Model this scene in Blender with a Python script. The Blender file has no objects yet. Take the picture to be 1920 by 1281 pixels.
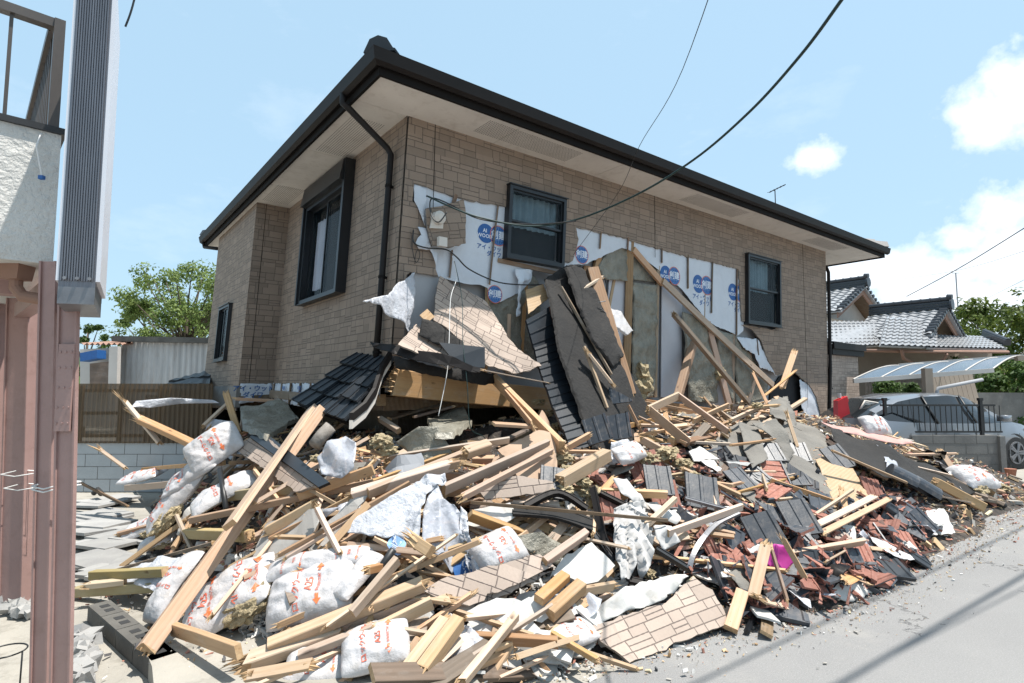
import bpy, bmesh, math, random
from mathutils import Vector, Matrix, noise
from math import radians, sin, cos, pi
V = Vector
# ------------------------------------------------------------ camera, sky, sun, exposure
sc = bpy.context.scene
PXF = 1070.6; PITCH = 0.08027; CAM = V((0, 0, 1.6))
cam = bpy.data.objects.new('camera', bpy.data.cameras.new('camera'))
cam.data.sensor_width = 36; cam.data.lens = PXF / 1920 * 36; cam.data.clip_end = 2000; cam.data.clip_start = .05
cam.location = CAM; cam.rotation_euler = (pi / 2 + PITCH, 0, 0)
sc.collection.objects.link(cam); sc.camera = cam
SUN = V((0.31, -0.045, 0.95)).normalized()
w = bpy.data.worlds.new('World'); sc.world = w; w.use_nodes = True
nt = w.node_tree; nt.nodes.clear()
def WN(t): return nt.nodes.new(t)
sky = WN('ShaderNodeTexSky'); sky.sky_type = 'NISHITA'; sky.sun_disc = False
sky.sun_elevation = math.asin(SUN.z); sky.sun_rotation = math.atan2(SUN.x, SUN.y)
sky.altitude = 50; sky.air_density = 1.0; sky.dust_density = 1.6; sky.ozone_density = 1.3
tc = WN('ShaderNodeTexCoord'); dirn = WN('ShaderNodeVectorMath'); dirn.operation = 'NORMALIZE'
nt.links.new(tc.outputs['Generated'], dirn.inputs[0])
def wmath(op, a, b=None, c=None, clamp=False):
    n = WN('ShaderNodeMath'); n.operation = op; n.use_clamp = clamp
    for i, x in enumerate((a, b, c)):
        if x is None: continue
        if isinstance(x, (int, float)): n.inputs[i].default_value = x
        else: nt.links.new(x, n.inputs[i])
    return n.outputs[0]
def ray(px, py):
    cx = (px - 960) / PXF; cy = (640.5 - py) / PXF
    return V((cx, cos(PITCH) - cy * sin(PITCH), sin(PITCH) + cy * cos(PITCH)))
def wnoise(scale, det, rough=.55, off=(0, 0, 0), st=(1, 1, 1)):
    m = WN('ShaderNodeMapping'); m.inputs['Location'].default_value = off; m.inputs['Scale'].default_value = st
    nt.links.new(dirn.outputs[0], m.inputs[0])
    n = WN('ShaderNodeTexNoise'); n.inputs['Scale'].default_value = scale; n.inputs['Detail'].default_value = det
    n.inputs['Roughness'].default_value = rough; nt.links.new(m.outputs[0], n.inputs['Vector']); return n.outputs['Fac']
# cumulus masses: (direction, angular radius, vertical squash) in world directions
blobs = [((1865, 215), .085, 1.35), ((1915, 175), .07, 1.0), ((1525, 300), .05, 1.6), ((1875, 400), .055, 1.2), ((1810, 450), .05, 1.5),
         ((1700, 505), .10, 2.2), ((1890, 480), .12, 1.6), ((1620, 480), .04, 2.2), ((1780, 560), .14, 3.0), ((1560, 520), .10, 2.5), ((2150, 440), .25, 1.8), ((2300, 150), .2, 1.3)]
acc = None
for (q, rad, sq) in blobs:
    d = ray(*q).normalized()
    s = WN('ShaderNodeVectorMath'); s.operation = 'SUBTRACT'; nt.links.new(dirn.outputs[0], s.inputs[0]); s.inputs[1].default_value = d
    m = WN('ShaderNodeVectorMath'); m.operation = 'MULTIPLY'; nt.links.new(s.outputs[0], m.inputs[0]); m.inputs[1].default_value = (1, 1, sq)
    l = WN('ShaderNodeVectorMath'); l.operation = 'LENGTH'; nt.links.new(m.outputs[0], l.inputs[0])
    v = wmath('SUBTRACT', 1.0, wmath('DIVIDE', l.outputs['Value'], rad * .86))
    acc = v if acc is None else wmath('MAXIMUM', acc, v)
acc = wmath('MAXIMUM', acc, -1.5)
n1 = wnoise(9, 9, .6); n2 = wnoise(30, 7, .6, (3, 1, 2))
shape = wmath('ADD', wmath('ADD', wmath('MULTIPLY', acc, .75), wmath('MULTIPLY', wmath('SUBTRACT', n1, .5), 1.9)), wmath('MULTIPLY', wmath('SUBTRACT', n2, .5), .8))
mask = wmath('MULTIPLY', wmath('ADD', shape, .03), 1.7, clamp=True)
mask = wmath('SMOOTH_MIN', mask, .9, .25)
wisp = wmath('MULTIPLY', wmath('SUBTRACT', wnoise(4, 8, .62, (7, 2, 5), (1, 1, 2.4)), .56), .8, clamp=True)
mask = wmath('MAXIMUM', mask, wisp)
mix = WN('ShaderNodeMix'); mix.data_type = 'RGBA'; mix.inputs[7].default_value = (10.6, 11.1, 11.7, 1)
hz = WN('ShaderNodeMix'); hz.data_type = 'RGBA'; hz.inputs[0].default_value = .6; hz.inputs[7].default_value = (5.6, 8.3, 10.3, 1)
nt.links.new(sky.outputs[0], hz.inputs[6]); nt.links.new(hz.outputs[2], mix.inputs[6]); nt.links.new(mask, mix.inputs[0])
bg = WN('ShaderNodeBackground'); bg.inputs['Strength'].default_value = 0.078
nt.links.new(mix.outputs[2], bg.inputs['Color'])
wo = WN('ShaderNodeOutputWorld'); nt.links.new(bg.outputs[0], wo.inputs['Surface'])
sl = bpy.data.lights.new('sun', 'SUN'); sl.energy = 4.9; sl.angle = radians(.53); sl.color = (1, .955, .89)
so = bpy.data.objects.new('sun', sl); so.rotation_euler = SUN.to_track_quat('Z', 'Y').to_euler(); so.location = (0, -5, 20)
sc.collection.objects.link(so)
sc.view_settings.view_transform = 'Standard'; sc.view_settings.look = 'None'; sc.view_settings.exposure = 0.70; sc.view_settings.gamma = 1
rnd = random.Random(7)
U = rnd.uniform

# ------------------------------------------------------------ geometry of the place
TH = .9059; RV = V((sin(TH), cos(TH), 0)); LV = V((-cos(TH), sin(TH), 0)); C0 = V((-1.116, 5.924, 0))
ZT = 4.5; RACK = .058; LR = 9.94; LL = 4.04; OV = .6
def atY(px, py, Y): d = ray(px, py); return CAM + d * (Y / d.y)
def atZ(px, py, z): d = ray(px, py); return CAM + d * ((z - 1.6) / d.z)
def onL(px, py, l=0):
    d = ray(px, py); return CAM + d * ((l - (CAM - C0).dot(LV)) / d.dot(LV))
def onR(px, py, r=0):
    d = ray(px, py); n = RV + V((0, 0, -RACK))     # (p-C0).R = r - K(ZT-z)
    return CAM + d * ((r - RACK * ZT - (CAM - C0).dot(n)) / d.dot(n))
def H(r, l, z): p = C0 + RV * r + LV * l; p.z = z; return p
def HW(r, l, z): return H(r - RACK * (ZT - z), l, z)
def toH(p): q = p - C0; return q.dot(RV), q.dot(LV)
def sat(x): return max(0., min(1., x))
def sst(x): x = sat(x); return x * x * (3 - 2 * x)
def gz(x): return math.exp(-x * x)
def pile_h(x, y):
    q = V((x, y, 0)); r, l = toH(q)
    n1 = noise.noise(V((x * .9, y * .9, 3))); n2 = noise.noise(V((x * 2.6, y * 2.6, 9)))
    d1 = (l + 3.42 - .27 * max(0, 1.7 - r) + .15 * n1) / 3.0; d2 = (r + 2.15 - .17 * max(0, l - 1) + .2 * n1) / 2.1; d3 = ((r + 2.15) * .894 + (l + 1.0) * .447) / 2.1
    d4 = (10.9 - 1.7 * sat((-l - .5) / 1.2) - r) / 3; d5 = 9.; d6 = (5.4 - l) / 2.2
    if r > 7: d5 = (10.5 - y) / .9 if x > 6.7 else 9.
    m = min(d1, d2, d3, d4, d5, d6)
    if m <= 0: return -.02
    m = sat(m); h = 1.22 * (1 - (1 - m) ** 1.7)
    if r > 3.2: h *= 1 - .12 * sat((r - 3.2) / 4)
    if l < 0: h -= .45 * gz((r - .7) / 1.3) * gz((l + .25) / .7)
    else: h -= .25 * sst(r / .8) * sst(l / .5)
    h -= .42 * gz((r + .35) / .75) * sst((l + .4) / .6) * (1 - sst((l - 3.2) / 1.2))
    h += (.13 * n1 + .09 * n2) * sat(m * 4)
    return max(h, -.02)
def onP(px, py, lift=0.):
    d = ray(px, py); t = 1.0; s = .04
    while t < 16:
        p = CAM + d * t
        if p.z <= pile_h(p.x, p.y) + lift: break
        t += s
    a, b = t - s, t
    for _ in range(8):
        m = (a + b) / 2; p = CAM + d * m
        if p.z <= pile_h(p.x, p.y) + lift: b = m
        else: a = m
    return CAM + d * b
def P(px, py, s=0.):
    if isinstance(s, tuple):
        k, v = s; return {'Y': atY, 'Z': atZ, 'L': onL, 'R': onR}[k](px, py, v)
    return onP(px, py, s)
def toPX(p):
    q = p - CAM; yc = q.y * cos(PITCH) + q.z * sin(PITCH); zc = -q.y * sin(PITCH) + q.z * cos(PITCH)
    return (960 + PXF * q.x / yc, 640.5 - PXF * zc / yc) if yc > .1 else (-9999, 0)

# ------------------------------------------------------------ materials
class G:
    def __init__(s, name):
        s.mat = bpy.data.materials.new(name); s.mat.use_nodes = True; s.t = s.mat.node_tree
        s.b = s.t.nodes['Principled BSDF']
    def n(s, t, **k):
        x = s.t.nodes.new(t)
        for a, b in k.items(): setattr(x, a, b)
        return x
    def l(s, a, b): s.t.links.new(a, b)
    def m(s, op, a, b=None, c=None, clamp=False):
        x = s.n('ShaderNodeMath', operation=op, use_clamp=clamp)
        for i, y in enumerate((a, b, c)):
            if y is None: continue
            if isinstance(y, (int, float)): x.inputs[i].default_value = y
            else: s.l(y, x.inputs[i])
        return x.outputs[0]
    def mixc(s, f, a, b, mode='MIX'):
        x = s.n('ShaderNodeMix', data_type='RGBA', blend_type=mode)
        for i, y in ((0, f), (6, a), (7, b)):
            if isinstance(y, (int, float)): x.inputs[i].default_value = y
            elif isinstance(y, tuple): x.inputs[i].default_value = (*y[:3], 1)
            else: s.l(y, x.inputs[i])
        return x.outputs[2]
    def co(s, kind='Object', sc=(1, 1, 1)):
        x = s.n('ShaderNodeTexCoord'); m = s.n('ShaderNodeMapping'); m.inputs['Scale'].default_value = sc
        s.l(x.outputs[kind], m.inputs[0]); return m.outputs[0]
    def noise(s, vec, scale, det=5, rough=.55, out='Fac'):
        x = s.n('ShaderNodeTexNoise'); x.inputs['Scale'].default_value = scale; x.inputs['Detail'].default_value = det
        x.inputs['Roughness'].default_value = rough; s.l(vec, x.inputs['Vector']); return x.outputs[out]
    def ramp(s, f, lo, hi):
        x = s.n('ShaderNodeMapRange'); x.inputs[1].default_value = lo; x.inputs[2].default_value = hi; x.clamp = True
        s.l(f, x.inputs[0]); return x.outputs[0]
    def bump(s, h, st, dist=.01):
        x = s.n('ShaderNodeBump'); x.inputs['Strength'].default_value = st; x.inputs['Distance'].default_value = dist
        s.l(h, x.inputs['Height']); s.l(x.outputs[0], s.b.inputs['Normal'])
    def fin(s, col=None, rough=.7, metal=0., spec=.5):
        if col is not None:
            if isinstance(col, tuple): s.b.inputs['Base Color'].default_value = (*col[:3], 1)
            else: s.l(col, s.b.inputs['Base Color'])
        if isinstance(rough, (int, float)): s.b.inputs['Roughness'].default_value = rough
        else: s.l(rough, s.b.inputs['Roughness'])
        s.b.inputs['Metallic'].default_value = metal; s.b.inputs['Specular IOR Level'].default_value = spec
        return s.mat
    def rand(s, lo, hi):
        x = s.n('ShaderNodeObjectInfo'); return s.m('MULTIPLY_ADD', x.outputs['Random'], hi - lo, lo)
    def scalec(s, col, f):
        x = s.n('ShaderNodeVectorMath', operation='SCALE')
        if isinstance(col, tuple): x.inputs[0].default_value = col[:3]
        else: s.l(col, x.inputs[0])
        s.l(f, x.inputs['Scale']); return x.outputs[0]
def simple(name, c1, c2=None, rough=.7, scale=6, bump=0, bs=30, metal=0., spec=.5, st=(1, 1, 1), rv=0, dist=.01, lo=.3, hi=.7, dirt=None, coord='Object'):
    g = G(name); vec = g.co(coord, st); c2 = c2 or tuple(x * .75 for x in c1)
    col = g.mixc(g.ramp(g.noise(vec, scale, 7, .6), lo, hi), c1, c2)
    if dirt: col = g.mixc(g.m('MULTIPLY', g.ramp(g.noise(vec, scale * 3.1, 8, .7), .52, .72), dirt[1]), col, dirt[0])
    if rv: col = g.scalec(col, g.rand(1 - rv, 1 + rv))
    if bump: g.bump(g.noise(vec, bs, 6, .6), bump, dist)
    return g.fin(col, rough, metal, spec)
def wood(name, c1, c2, cd, gray=0):
    g = G(name); inf = g.n('ShaderNodeObjectInfo'); tcn = g.n('ShaderNodeTexCoord')
    off = g.n('ShaderNodeVectorMath', operation='ADD'); g.l(tcn.outputs['Object'], off.inputs[0])
    cr = g.n('ShaderNodeCombineXYZ'); r5 = g.m('MULTIPLY', inf.outputs['Random'], 37.0); g.l(r5, cr.inputs[0]); g.l(g.m('MULTIPLY', inf.outputs['Random'], 5.0), cr.inputs[1]); g.l(cr.outputs[0], off.inputs[1])
    def mp(s):
        m = g.n('ShaderNodeMapping'); m.inputs['Scale'].default_value = s; g.l(off.outputs[0], m.inputs[0]); return m.outputs[0]
    big = g.noise(mp((.5, 6, 6)), 1.5, 3)
    wv = g.n('ShaderNodeTexWave', wave_type='RINGS', rings_direction='X'); wv.inputs['Scale'].default_value = 9; wv.inputs['Distortion'].default_value = 3.5
    wv.inputs['Detail'].default_value = 3; wv.inputs['Detail Scale'].default_value = .8; g.l(mp((.25, 1, 1)), wv.inputs[0])
    fine = g.noise(mp((6, 120, 120)), 1, 4, .6)
    col = g.mixc(g.m('MULTIPLY', g.ramp(wv.outputs['Fac'], .2, 1.), .6), c1, c2)
    col = g.mixc(g.m('MULTIPLY', g.ramp(big, .3, .75), .5), col, c2)
    col = g.mixc(g.m('MULTIPLY', g.ramp(fine, .45, .8), .35), col, cd)
    vo = g.n('ShaderNodeTexVoronoi'); vo.inputs['Scale'].default_value = 1; g.l(mp((3.2, 9, 9)), vo.inputs['Vector'])
    kn = g.m('SUBTRACT', 1, g.ramp(vo.outputs['Distance'], .05, .16)); sel = g.m('GREATER_THAN', g.noise(mp((2, 3, 3)), 2.3, 1), .56)
    col = g.mixc(g.m('MULTIPLY', g.m('MULTIPLY', kn, sel), .85), col, (cd[0] * .45, cd[1] * .38, cd[2] * .3))
    v2 = g.n('ShaderNodeTexVoronoi'); v2.inputs['Scale'].default_value = 1; g.l(mp((5, 22, 22)), v2.inputs['Vector'])
    nail = g.m('MULTIPLY', g.m('LESS_THAN', v2.outputs['Distance'], .055), g.m('GREATER_THAN', g.noise(mp((4, 8, 8)), 1.3, 1), .55)); col = g.mixc(nail, col, (.04, .03, .025))
    pd = g.noise(mp((3, 7, 7)), 1.7, 7, .7); col = g.mixc(g.m('MULTIPLY', g.ramp(pd, .52, .8), .4), col, (.48, .44, .39))
    dn = g.noise(mp((2, 5, 5)), 2.2, 6, .65); col = g.mixc(g.m('MULTIPLY', g.ramp(dn, .55, .85), .4), col, (.20, .17, .14))
    hs = g.n('ShaderNodeHueSaturation'); g.l(g.rand(.55, 1.05), hs.inputs['Saturation']); hs.inputs['Hue'].default_value = .5
    r2 = g.m('FRACT', g.m('MULTIPLY', inf.outputs['Random'], 13.7)); g.l(g.m('MULTIPLY_ADD', r2, .52, .60), hs.inputs['Value']); g.l(g.m('MULTIPLY_ADD', g.m('FRACT', g.m('MULTIPLY', inf.outputs['Random'], 71.3)), .022, .488), hs.inputs['Hue']); g.l(col, hs.inputs['Color'])
    g.bump(fine, .35, .004); return g.fin(hs.outputs[0], .62, 0, .35)
def ashlar(name, base, line, hi=1.12, coord='UV', W=.43, Hh=.205, lw=.0075, grime=.38):
    g = G(name); tcn = g.n('ShaderNodeTexCoord'); sp = g.n('ShaderNodeSeparateXYZ'); g.l(tcn.outputs[coord], sp.inputs[0])
    u, v = sp.outputs[0], sp.outputs[1]; M = g.m
    vy = M('DIVIDE', v, Hh); j = M('FLOOR', vy); b = M('SUBTRACT', vy, j)
    ux = M('ADD', M('DIVIDE', u, W), M('MULTIPLY', j, .381)); i = M('FLOOR', ux); a = M('SUBTRACT', ux, i)
    def wn(x, y):
        c = g.n('ShaderNodeCombineXYZ'); g.l(x, c.inputs[0]); g.l(y, c.inputs[1]); k = g.n('ShaderNodeTexWhiteNoise', noise_dimensions='2D'); g.l(c.outputs[0], k.inputs[0]); return k
    k1 = wn(i, j); s3 = g.n('ShaderNodeSeparateXYZ'); g.l(k1.outputs['Color'], s3.inputs[0]); R1, G1, B1 = s3.outputs
    hs_ = M('MULTIPLY_ADD', R1, .42, .29); nosplit = M('GREATER_THAN', B1, .86)
    up = M('GREATER_THAN', b, hs_)
    vl = M('MULTIPLY_ADD', G1, .5, .25); vu = M('MULTIPLY_ADD', M('FRACT', M('MULTIPLY', G1, 7.31)), .5, .25)
    vs = M('ADD', M('MULTIPLY', up, vu), M('MULTIPLY', M('SUBTRACT', 1, up), vl))
    third = M('GREATER_THAN', M('FRACT', M('MULTIPLY', B1, 9.7)), .45)       # an extra thin course in part of the cells
    h3 = M('MULTIPLY', hs_, .5)
    right = M('GREATER_THAN', a, vs)
    dmin = M('MINIMUM', M('MULTIPLY', M('MINIMUM', a, M('SUBTRACT', 1, a)), W), M('MULTIPLY', M('MINIMUM', b, M('SUBTRACT', 1, b)), Hh))
    dh = M('ADD', M('MULTIPLY', M('ABSOLUTE', M('SUBTRACT', b, hs_)), Hh), nosplit)
    dv = M('MULTIPLY', M('ABSOLUTE', M('SUBTRACT', a, vs)), W)
    d3 = M('ADD', M('MULTIPLY', M('ABSOLUTE', M('SUBTRACT', b, h3)), Hh), M('SUBTRACT', 1, M('MULTIPLY', third, right)))
    d = M('MINIMUM', M('MINIMUM', dmin, dh), M('MINIMUM', dv, d3))
    pert = M('MULTIPLY', M('SUBTRACT', g.noise(tcn.outputs[coord], 45, 2), .5), .006); d = M('ADD', d, pert)
    ln = M('SUBTRACT', 1, g.ramp(d, lw * .35, lw))
    k2 = wn(M('ADD', M('MULTIPLY', i, 2), right), M('ADD', M('MULTIPLY', j, 2), up))
    col = g.scalec(base, M('MULTIPLY_ADD', k2.outputs['Value'], hi - .84, .84))
    fn = g.noise(tcn.outputs[coord], 60, 5, .7); col = g.mixc(M('MULTIPLY', g.ramp(fn, .4, .75), .3), col, tuple(x * .7 for x in base))
    mpg = g.n('ShaderNodeMapping'); mpg.inputs['Scale'].default_value = (2.2, .5, 1); g.l(tcn.outputs[coord], mpg.inputs[0]); gr = g.noise(mpg.outputs[0], 1.3, 6, .65); col = g.mixc(M('MULTIPLY', g.ramp(gr, .45, .8), grime), col, tuple(x * .62 for x in base))
    col = g.mixc(ln, col, line)
    g.bump(M('SUBTRACT', M('MULTIPLY', fn, .35), ln), .6, .006)
    return g.fin(col, .78, 0, .3)
m = {}
m['wood'] = wood('pine wood', (.52, .31, .145), (.39, .205, .08), (.22, .115, .055))
m['wood2'] = wood('pale timber', (.57, .385, .22), (.46, .28, .135), (.27, .15, .065))
m['wood3'] = wood('weathered timber', (.25, .16, .095), (.16, .10, .055), (.10, .06, .035))
m['woody'] = wood('yellow treated timber', (.46, .35, .15), (.38, .27, .095), (.36, .22, .06))
m['woodend'] = simple('end grain', (.50, .35, .20), (.33, .20, .10), .8, 30, .3, 90, rv=.2)
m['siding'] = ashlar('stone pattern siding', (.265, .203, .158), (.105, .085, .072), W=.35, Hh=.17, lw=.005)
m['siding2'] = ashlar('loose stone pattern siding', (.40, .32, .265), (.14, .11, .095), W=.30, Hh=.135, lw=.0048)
m['sidecore'] = simple('siding core', (.30, .27, .24), (.16, .14, .12), .95, 20, .5, 60)
m['soffit'] = simple('soffit board', (.70, .66, .61), (.62, .58, .535), .8, 2.2, .05, 40, dirt=((.36, .30, .25), .35))
m['brown'] = simple('dark brown metal', (.011, .009, .0085), (.016, .013, .012), .55, 3, .05, 20, spec=.22)
m['brown2'] = simple('dark fascia', (.008, .0065, .006), (.012, .01, .009), .75, 3, spec=.15)
m['frame'] = simple('window frame', (.009, .010, .012), (.013, .015, .018), .38, 4)
g = G('window glass'); g.b.inputs['Base Color'].default_value = (.9, .95, 1, 1); g.b.inputs['Roughness'].default_value = .02
g.b.inputs['Alpha'].default_value = .14; g.b.inputs['Base Color'].default_value = (.02, .03, .035, 1); m['glass'] = g.mat
m['darkroom'] = simple('painted interior shade', (.012, .013, .015), (.02, .02, .022), .9)  # near-black colour standing for the shade inside rooms
m['curtain'] = simple('curtain cloth', (.22, .32, .37), (.13, .20, .24), .85, 3)  # sky reflection of the upper panes is painted into the cloth's blue
m['sheer'] = simple('pale curtain', (.62, .64, .72), (.5, .52, .6), .85, 3)
m['wrap'] = simple('house wrap', (.60, .63, .68), (.53, .56, .61), .55, 3, .25, 14, dist=.02, dirt=((.42, .42, .42), .25))
m['blue'] = simple('blue print', (.015, .085, .27), (.02, .11, .33), .55, 20)
m['blueL'] = simple('pale blue print', (.20, .36, .62), (.26, .42, .68), .55, 20)
m['whiteP'] = simple('white print', (.72, .75, .8), (.66, .7, .76), .6, 20)
m['orange'] = simple('orange red print', (.66, .11, .03), (.75, .19, .06), .55, 12, dirt=((.8, .62, .55), .5))
m['redP'] = simple('red print', (.60, .09, .045), (.62, .16, .09), .55, 12, dirt=((.62, .5, .46), .6))
m['bag'] = simple('bag film', (.55, .535, .54), (.44, .42, .415), .3, 5, .5, 20, dist=.02, dirt=((.36, .31, .25), .5))
m['plastic'] = simple('white plastic sheet', (.52, .53, .56), (.43, .44, .48), .35, 4, .8, 14, dist=.03, dirt=((.5, .47, .42), .3))
g = G('translucent plastic'); vec = g.co(); g.b.inputs['Alpha'].default_value = .72; g.bump(g.noise(vec, 16, 6), .5, .02); g.fin(g.mixc(g.noise(vec, 5, 4), (.40, .42, .47), (.52, .53, .57)), .28); m['film'] = g.mat
m['wool'] = simple('rock wool', (.50, .41, .26), (.33, .26, .15), 1., 22, 1., 50, dist=.03, rv=.15)
m['woolgrey'] = simple('film faced insulation', (.27, .25, .20), (.15, .14, .11), .42, 6, .8, 16, dist=.04, dirt=((.12, .11, .08), .5))
m['gyp'] = simple('plasterboard', (.44, .425, .40), (.36, .34, .315), .9, 3, .15, 40, dirt=((.33, .30, .26), .4), rv=.12)
m['gypw'] = simple('white plaster face', (.56, .55, .53), (.47, .455, .43), .9, 4, .25, 30, dirt=((.40, .34, .28), .45), rv=.08)
m['gypg'] = simple('grey wallboard', (.34, .345, .36), (.28, .285, .30), .75, 2)
m['door'] = simple('inner board', (.50, .50, .53), (.43, .43, .46), .7, 1.5)
m['cardb'] = simple('brown board', (.46, .33, .235), (.38, .26, .18), .85, 3, .1, 40, rv=.12, dirt=((.24, .17, .12), .4))
m['felt'] = simple('roofing felt', (.008, .0075, .0075), (.015, .0135, .0125), .85, 5, .5, 30, dist=.02, dirt=((.04, .034, .028), .4))
m['feltg'] = simple('dusty grey felt', (.20, .187, .165), (.13, .122, .11), .92, 2.5, .5, 35, dist=.02, dirt=((.09, .085, .08), .45))
m['tile'] = simple('slate blue glazed tile', (.030, .036, .046), (.055, .062, .073), .42, 4, .12, 40, rv=.3, dirt=((.26, .22, .19), .45))
m['tiled'] = simple('deep blue black tile', (.009, .012, .017), (.016, .021, .027), .5, 3, .1, 40, rv=.2)
m['terra'] = simple('terracotta', (.31, .135, .10), (.21, .085, .06), .88, 9, .35, 50, rv=.22, dirt=((.5, .38, .33), .4))
g = G('asphalt'); vec = g.co(); c = g.mixc(g.ramp(g.noise(vec, .6, 6, .6), .3, .7), (.235, .23, .224), (.185, .181, .178)); c = g.mixc(g.m('MULTIPLY', g.ramp(g.noise(vec, 120, 3, .8), .5, .72), .55), c, (.40, .39, .375)); c = g.mixc(g.m('MULTIPLY', g.ramp(g.noise(vec, 90, 2, .6), .6, .75), .5), c, (.10, .10, .10))
vo = g.n('ShaderNodeTexVoronoi', feature='DISTANCE_TO_EDGE'); vo.inputs['Scale'].default_value = .55; dv = g.n('ShaderNodeVectorMath', operation='ADD'); nz = g.noise(vec, 2.2, 6, .7, 'Color'); g.l(vec, dv.inputs[0]); g.l(nz, dv.inputs[1]); g.l(dv.outputs[0], vo.inputs['Vector'])
ck = g.m('MULTIPLY', g.m('LESS_THAN', vo.outputs['Distance'], .006), g.m('GREATER_THAN', g.noise(vec, .8, 2), .5)); c = g.mixc(g.m('MULTIPLY', ck, .75), c, (.06, .06, .06)); c = g.mixc(g.m('MULTIPLY', g.ramp(g.noise(vec, 1.7, 8, .7), .55, .75), .35), c, (.36, .335, .30))
g.bump(g.noise(vec, 150, 4, .7), .7, .006); m['asph'] = g.fin(c, .95)
m['conc'] = simple('yard concrete', (.36, .335, .29), (.26, .245, .215), .95, 1.3, .5, 40, dist=.01, dirt=((.15, .138, .115), .85))
m['concd'] = simple('old concrete', (.125, .118, .105), (.07, .066, .06), .95, 4, .5, 40, dirt=((.07, .065, .06), .5))  # colour darkened for the shade on the curb block sides
m['slab'] = simple('broken paving', (.33, .325, .31), (.25, .245, .24), .92, 4, .3, 50, rv=.15)
m['pink'] = simple('pink brown painted steel', (.35, .222, .20), (.30, .19, .17), .45, 3, .35, 18, dist=.006, dirt=((.22, .13, .11), .5))
m['stucco'] = simple('white stucco', (.66, .645, .61), (.58, .565, .53), .95, 3, 1., 22, dist=.03)
m['alu'] = simple('weathered aluminium', (.22, .22, .24), (.15, .15, .165), .45, 6, .1, 60, .7, st=(20, 20, .6))
m['white'] = simple('white acrylic', (.74, .74, .78), (.68, .68, .72), .35, 1)
m['bronze'] = simple('bronze railing', (.055, .046, .04), (.075, .063, .055), .4, 5)
m['cream'] = simple('cream soffit', (.62, .58, .53), (.56, .52, .47), .85, 2)
m['black'] = simple('black plastic', (.012, .012, .013), (.02, .02, .02), .45, 6)
m['silver'] = simple('metal strip', (.24, .24, .25), (.15, .15, .16), .4, 8, .1, 30, .5)
m['cloth'] = simple('grey white curtain cloth', (.47, .46, .45), (.38, .37, .36), .85, 4, .3, 20, dist=.01, dirt=((.40, .36, .31), .35))
m['magenta'] = simple('magenta cloth', (.52, .04, .30), (.42, .03, .24), .6, 5)
m['red'] = simple('red plastic', (.55, .02, .03), (.48, .015, .02), .45, 5)
m['pinkm'] = simple('pink membrane', (.52, .30, .27), (.42, .23, .2), .8, 5)
m['cord'] = simple('white cord', (.75, .74, .72), None, .7, 5)
m['green'] = simple('green cable', (.008, .035, .033), (.006, .025, .024), .5, 5)
m['bark'] = simple('bark', (.12, .095, .07), (.07, .055, .04), .95, 8, .8, 30, st=(1, 1, .3))
for nm, a, b in (('leafA', (.20, .26, .075), (.115, .17, .04)), ('leafB', (.075, .13, .025), (.035, .07, .012)), ('leafC', (.13, .17, .03), (.06, .09, .018))):
    g = G('foliage ' + nm); nz = g.noise(g.co(), 1.6, 3); c = g.mixc(g.ramp(nz, .35, .65), a, b)
    g.b.inputs['Subsurface Weight'].default_value = 0.
    tr = g.n('ShaderNodeBsdfTranslucent'); mx = g.n('ShaderNodeMixShader'); mx.inputs[0].default_value = .3
    g.l(c, tr.inputs[0]); g.fin(c, .6, 0, .3); g.l(g.b.outputs[0], mx.inputs[1]); g.l(tr.outputs[0], mx.inputs[2])
    g.l(mx.outputs[0], g.t.nodes['Material Output'].inputs['Surface']); m[nm] = g.mat
g = G('amber corrugated sheet'); g.b.inputs['Alpha'].default_value = .9; g.fin(g.mixc(g.noise(g.co(), 2, 5), (.095, .055, .02), (.05, .03, .012)), .3); m['amber'] = g.mat
m['tin'] = simple('corrugated tin', (.56, .55, .54), (.36, .355, .35), .55, 2, 0, 10, .1, st=(2, 2, .3), dirt=((.28, .2, .15), .4))
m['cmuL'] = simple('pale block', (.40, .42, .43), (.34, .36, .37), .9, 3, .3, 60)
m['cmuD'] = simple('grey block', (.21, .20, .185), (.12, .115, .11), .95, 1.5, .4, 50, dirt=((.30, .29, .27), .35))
m['ktile'] = simple('silver black clay tile', (.25, .255, .265), (.34, .345, .355), .3, 3, .1, 10)
m['kridge'] = simple('black ridge tile', (.025, .028, .033), (.04, .043, .05), .35, 5)
m['bargeb'] = simple('brown barge board', (.30, .17, .12), (.24, .14, .1), .7, 5)
m['plaster'] = simple('grey white plaster wall', (.52, .49, .46), (.44, .41, .38), .9, 2)
m['tanw'] = simple('tan wall', (.30, .25, .2), (.25, .2, .16), .9, 2)
g = G('car paint'); g.b.inputs['Coat Weight'].default_value = .8; g.b.inputs['Coat Roughness'].default_value = .05; m['paint'] = g.fin((.20, .21, .23), .34, .5)
m['cglass'] = simple('car glass', (.012, .015, .017), (.02, .022, .025), .05, 2)
m['rubber'] = simple('rubber', (.018, .018, .018), (.025, .025, .025), .8, 9)
g = G('polycarbonate'); g.b.inputs['Alpha'].default_value = .82; m['poly'] = g.fin(g.mixc(g.noise(g.co(), 2, 4), (.085, .12, .165), (.13, .17, .215)), .25)
m['plastpot'] = simple('clay pot', (.3, .12, .07), None, .8)
m['hblk'] = simple('block holes', (.03, .03, .03), None, .9)
m['pave'] = m['conc']
g = G('tile chips'); gi = g.n('ShaderNodeNewGeometry'); cr = g.n('ShaderNodeValToRGB'); cr.color_ramp.interpolation = 'CONSTANT'
stops = [(0, (.28, .12, .085)), (.3, (.20, .08, .055)), (.5, (.035, .04, .05)), (.75, (.07, .075, .085)), (.88, (.48, .3, .24))]
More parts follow.
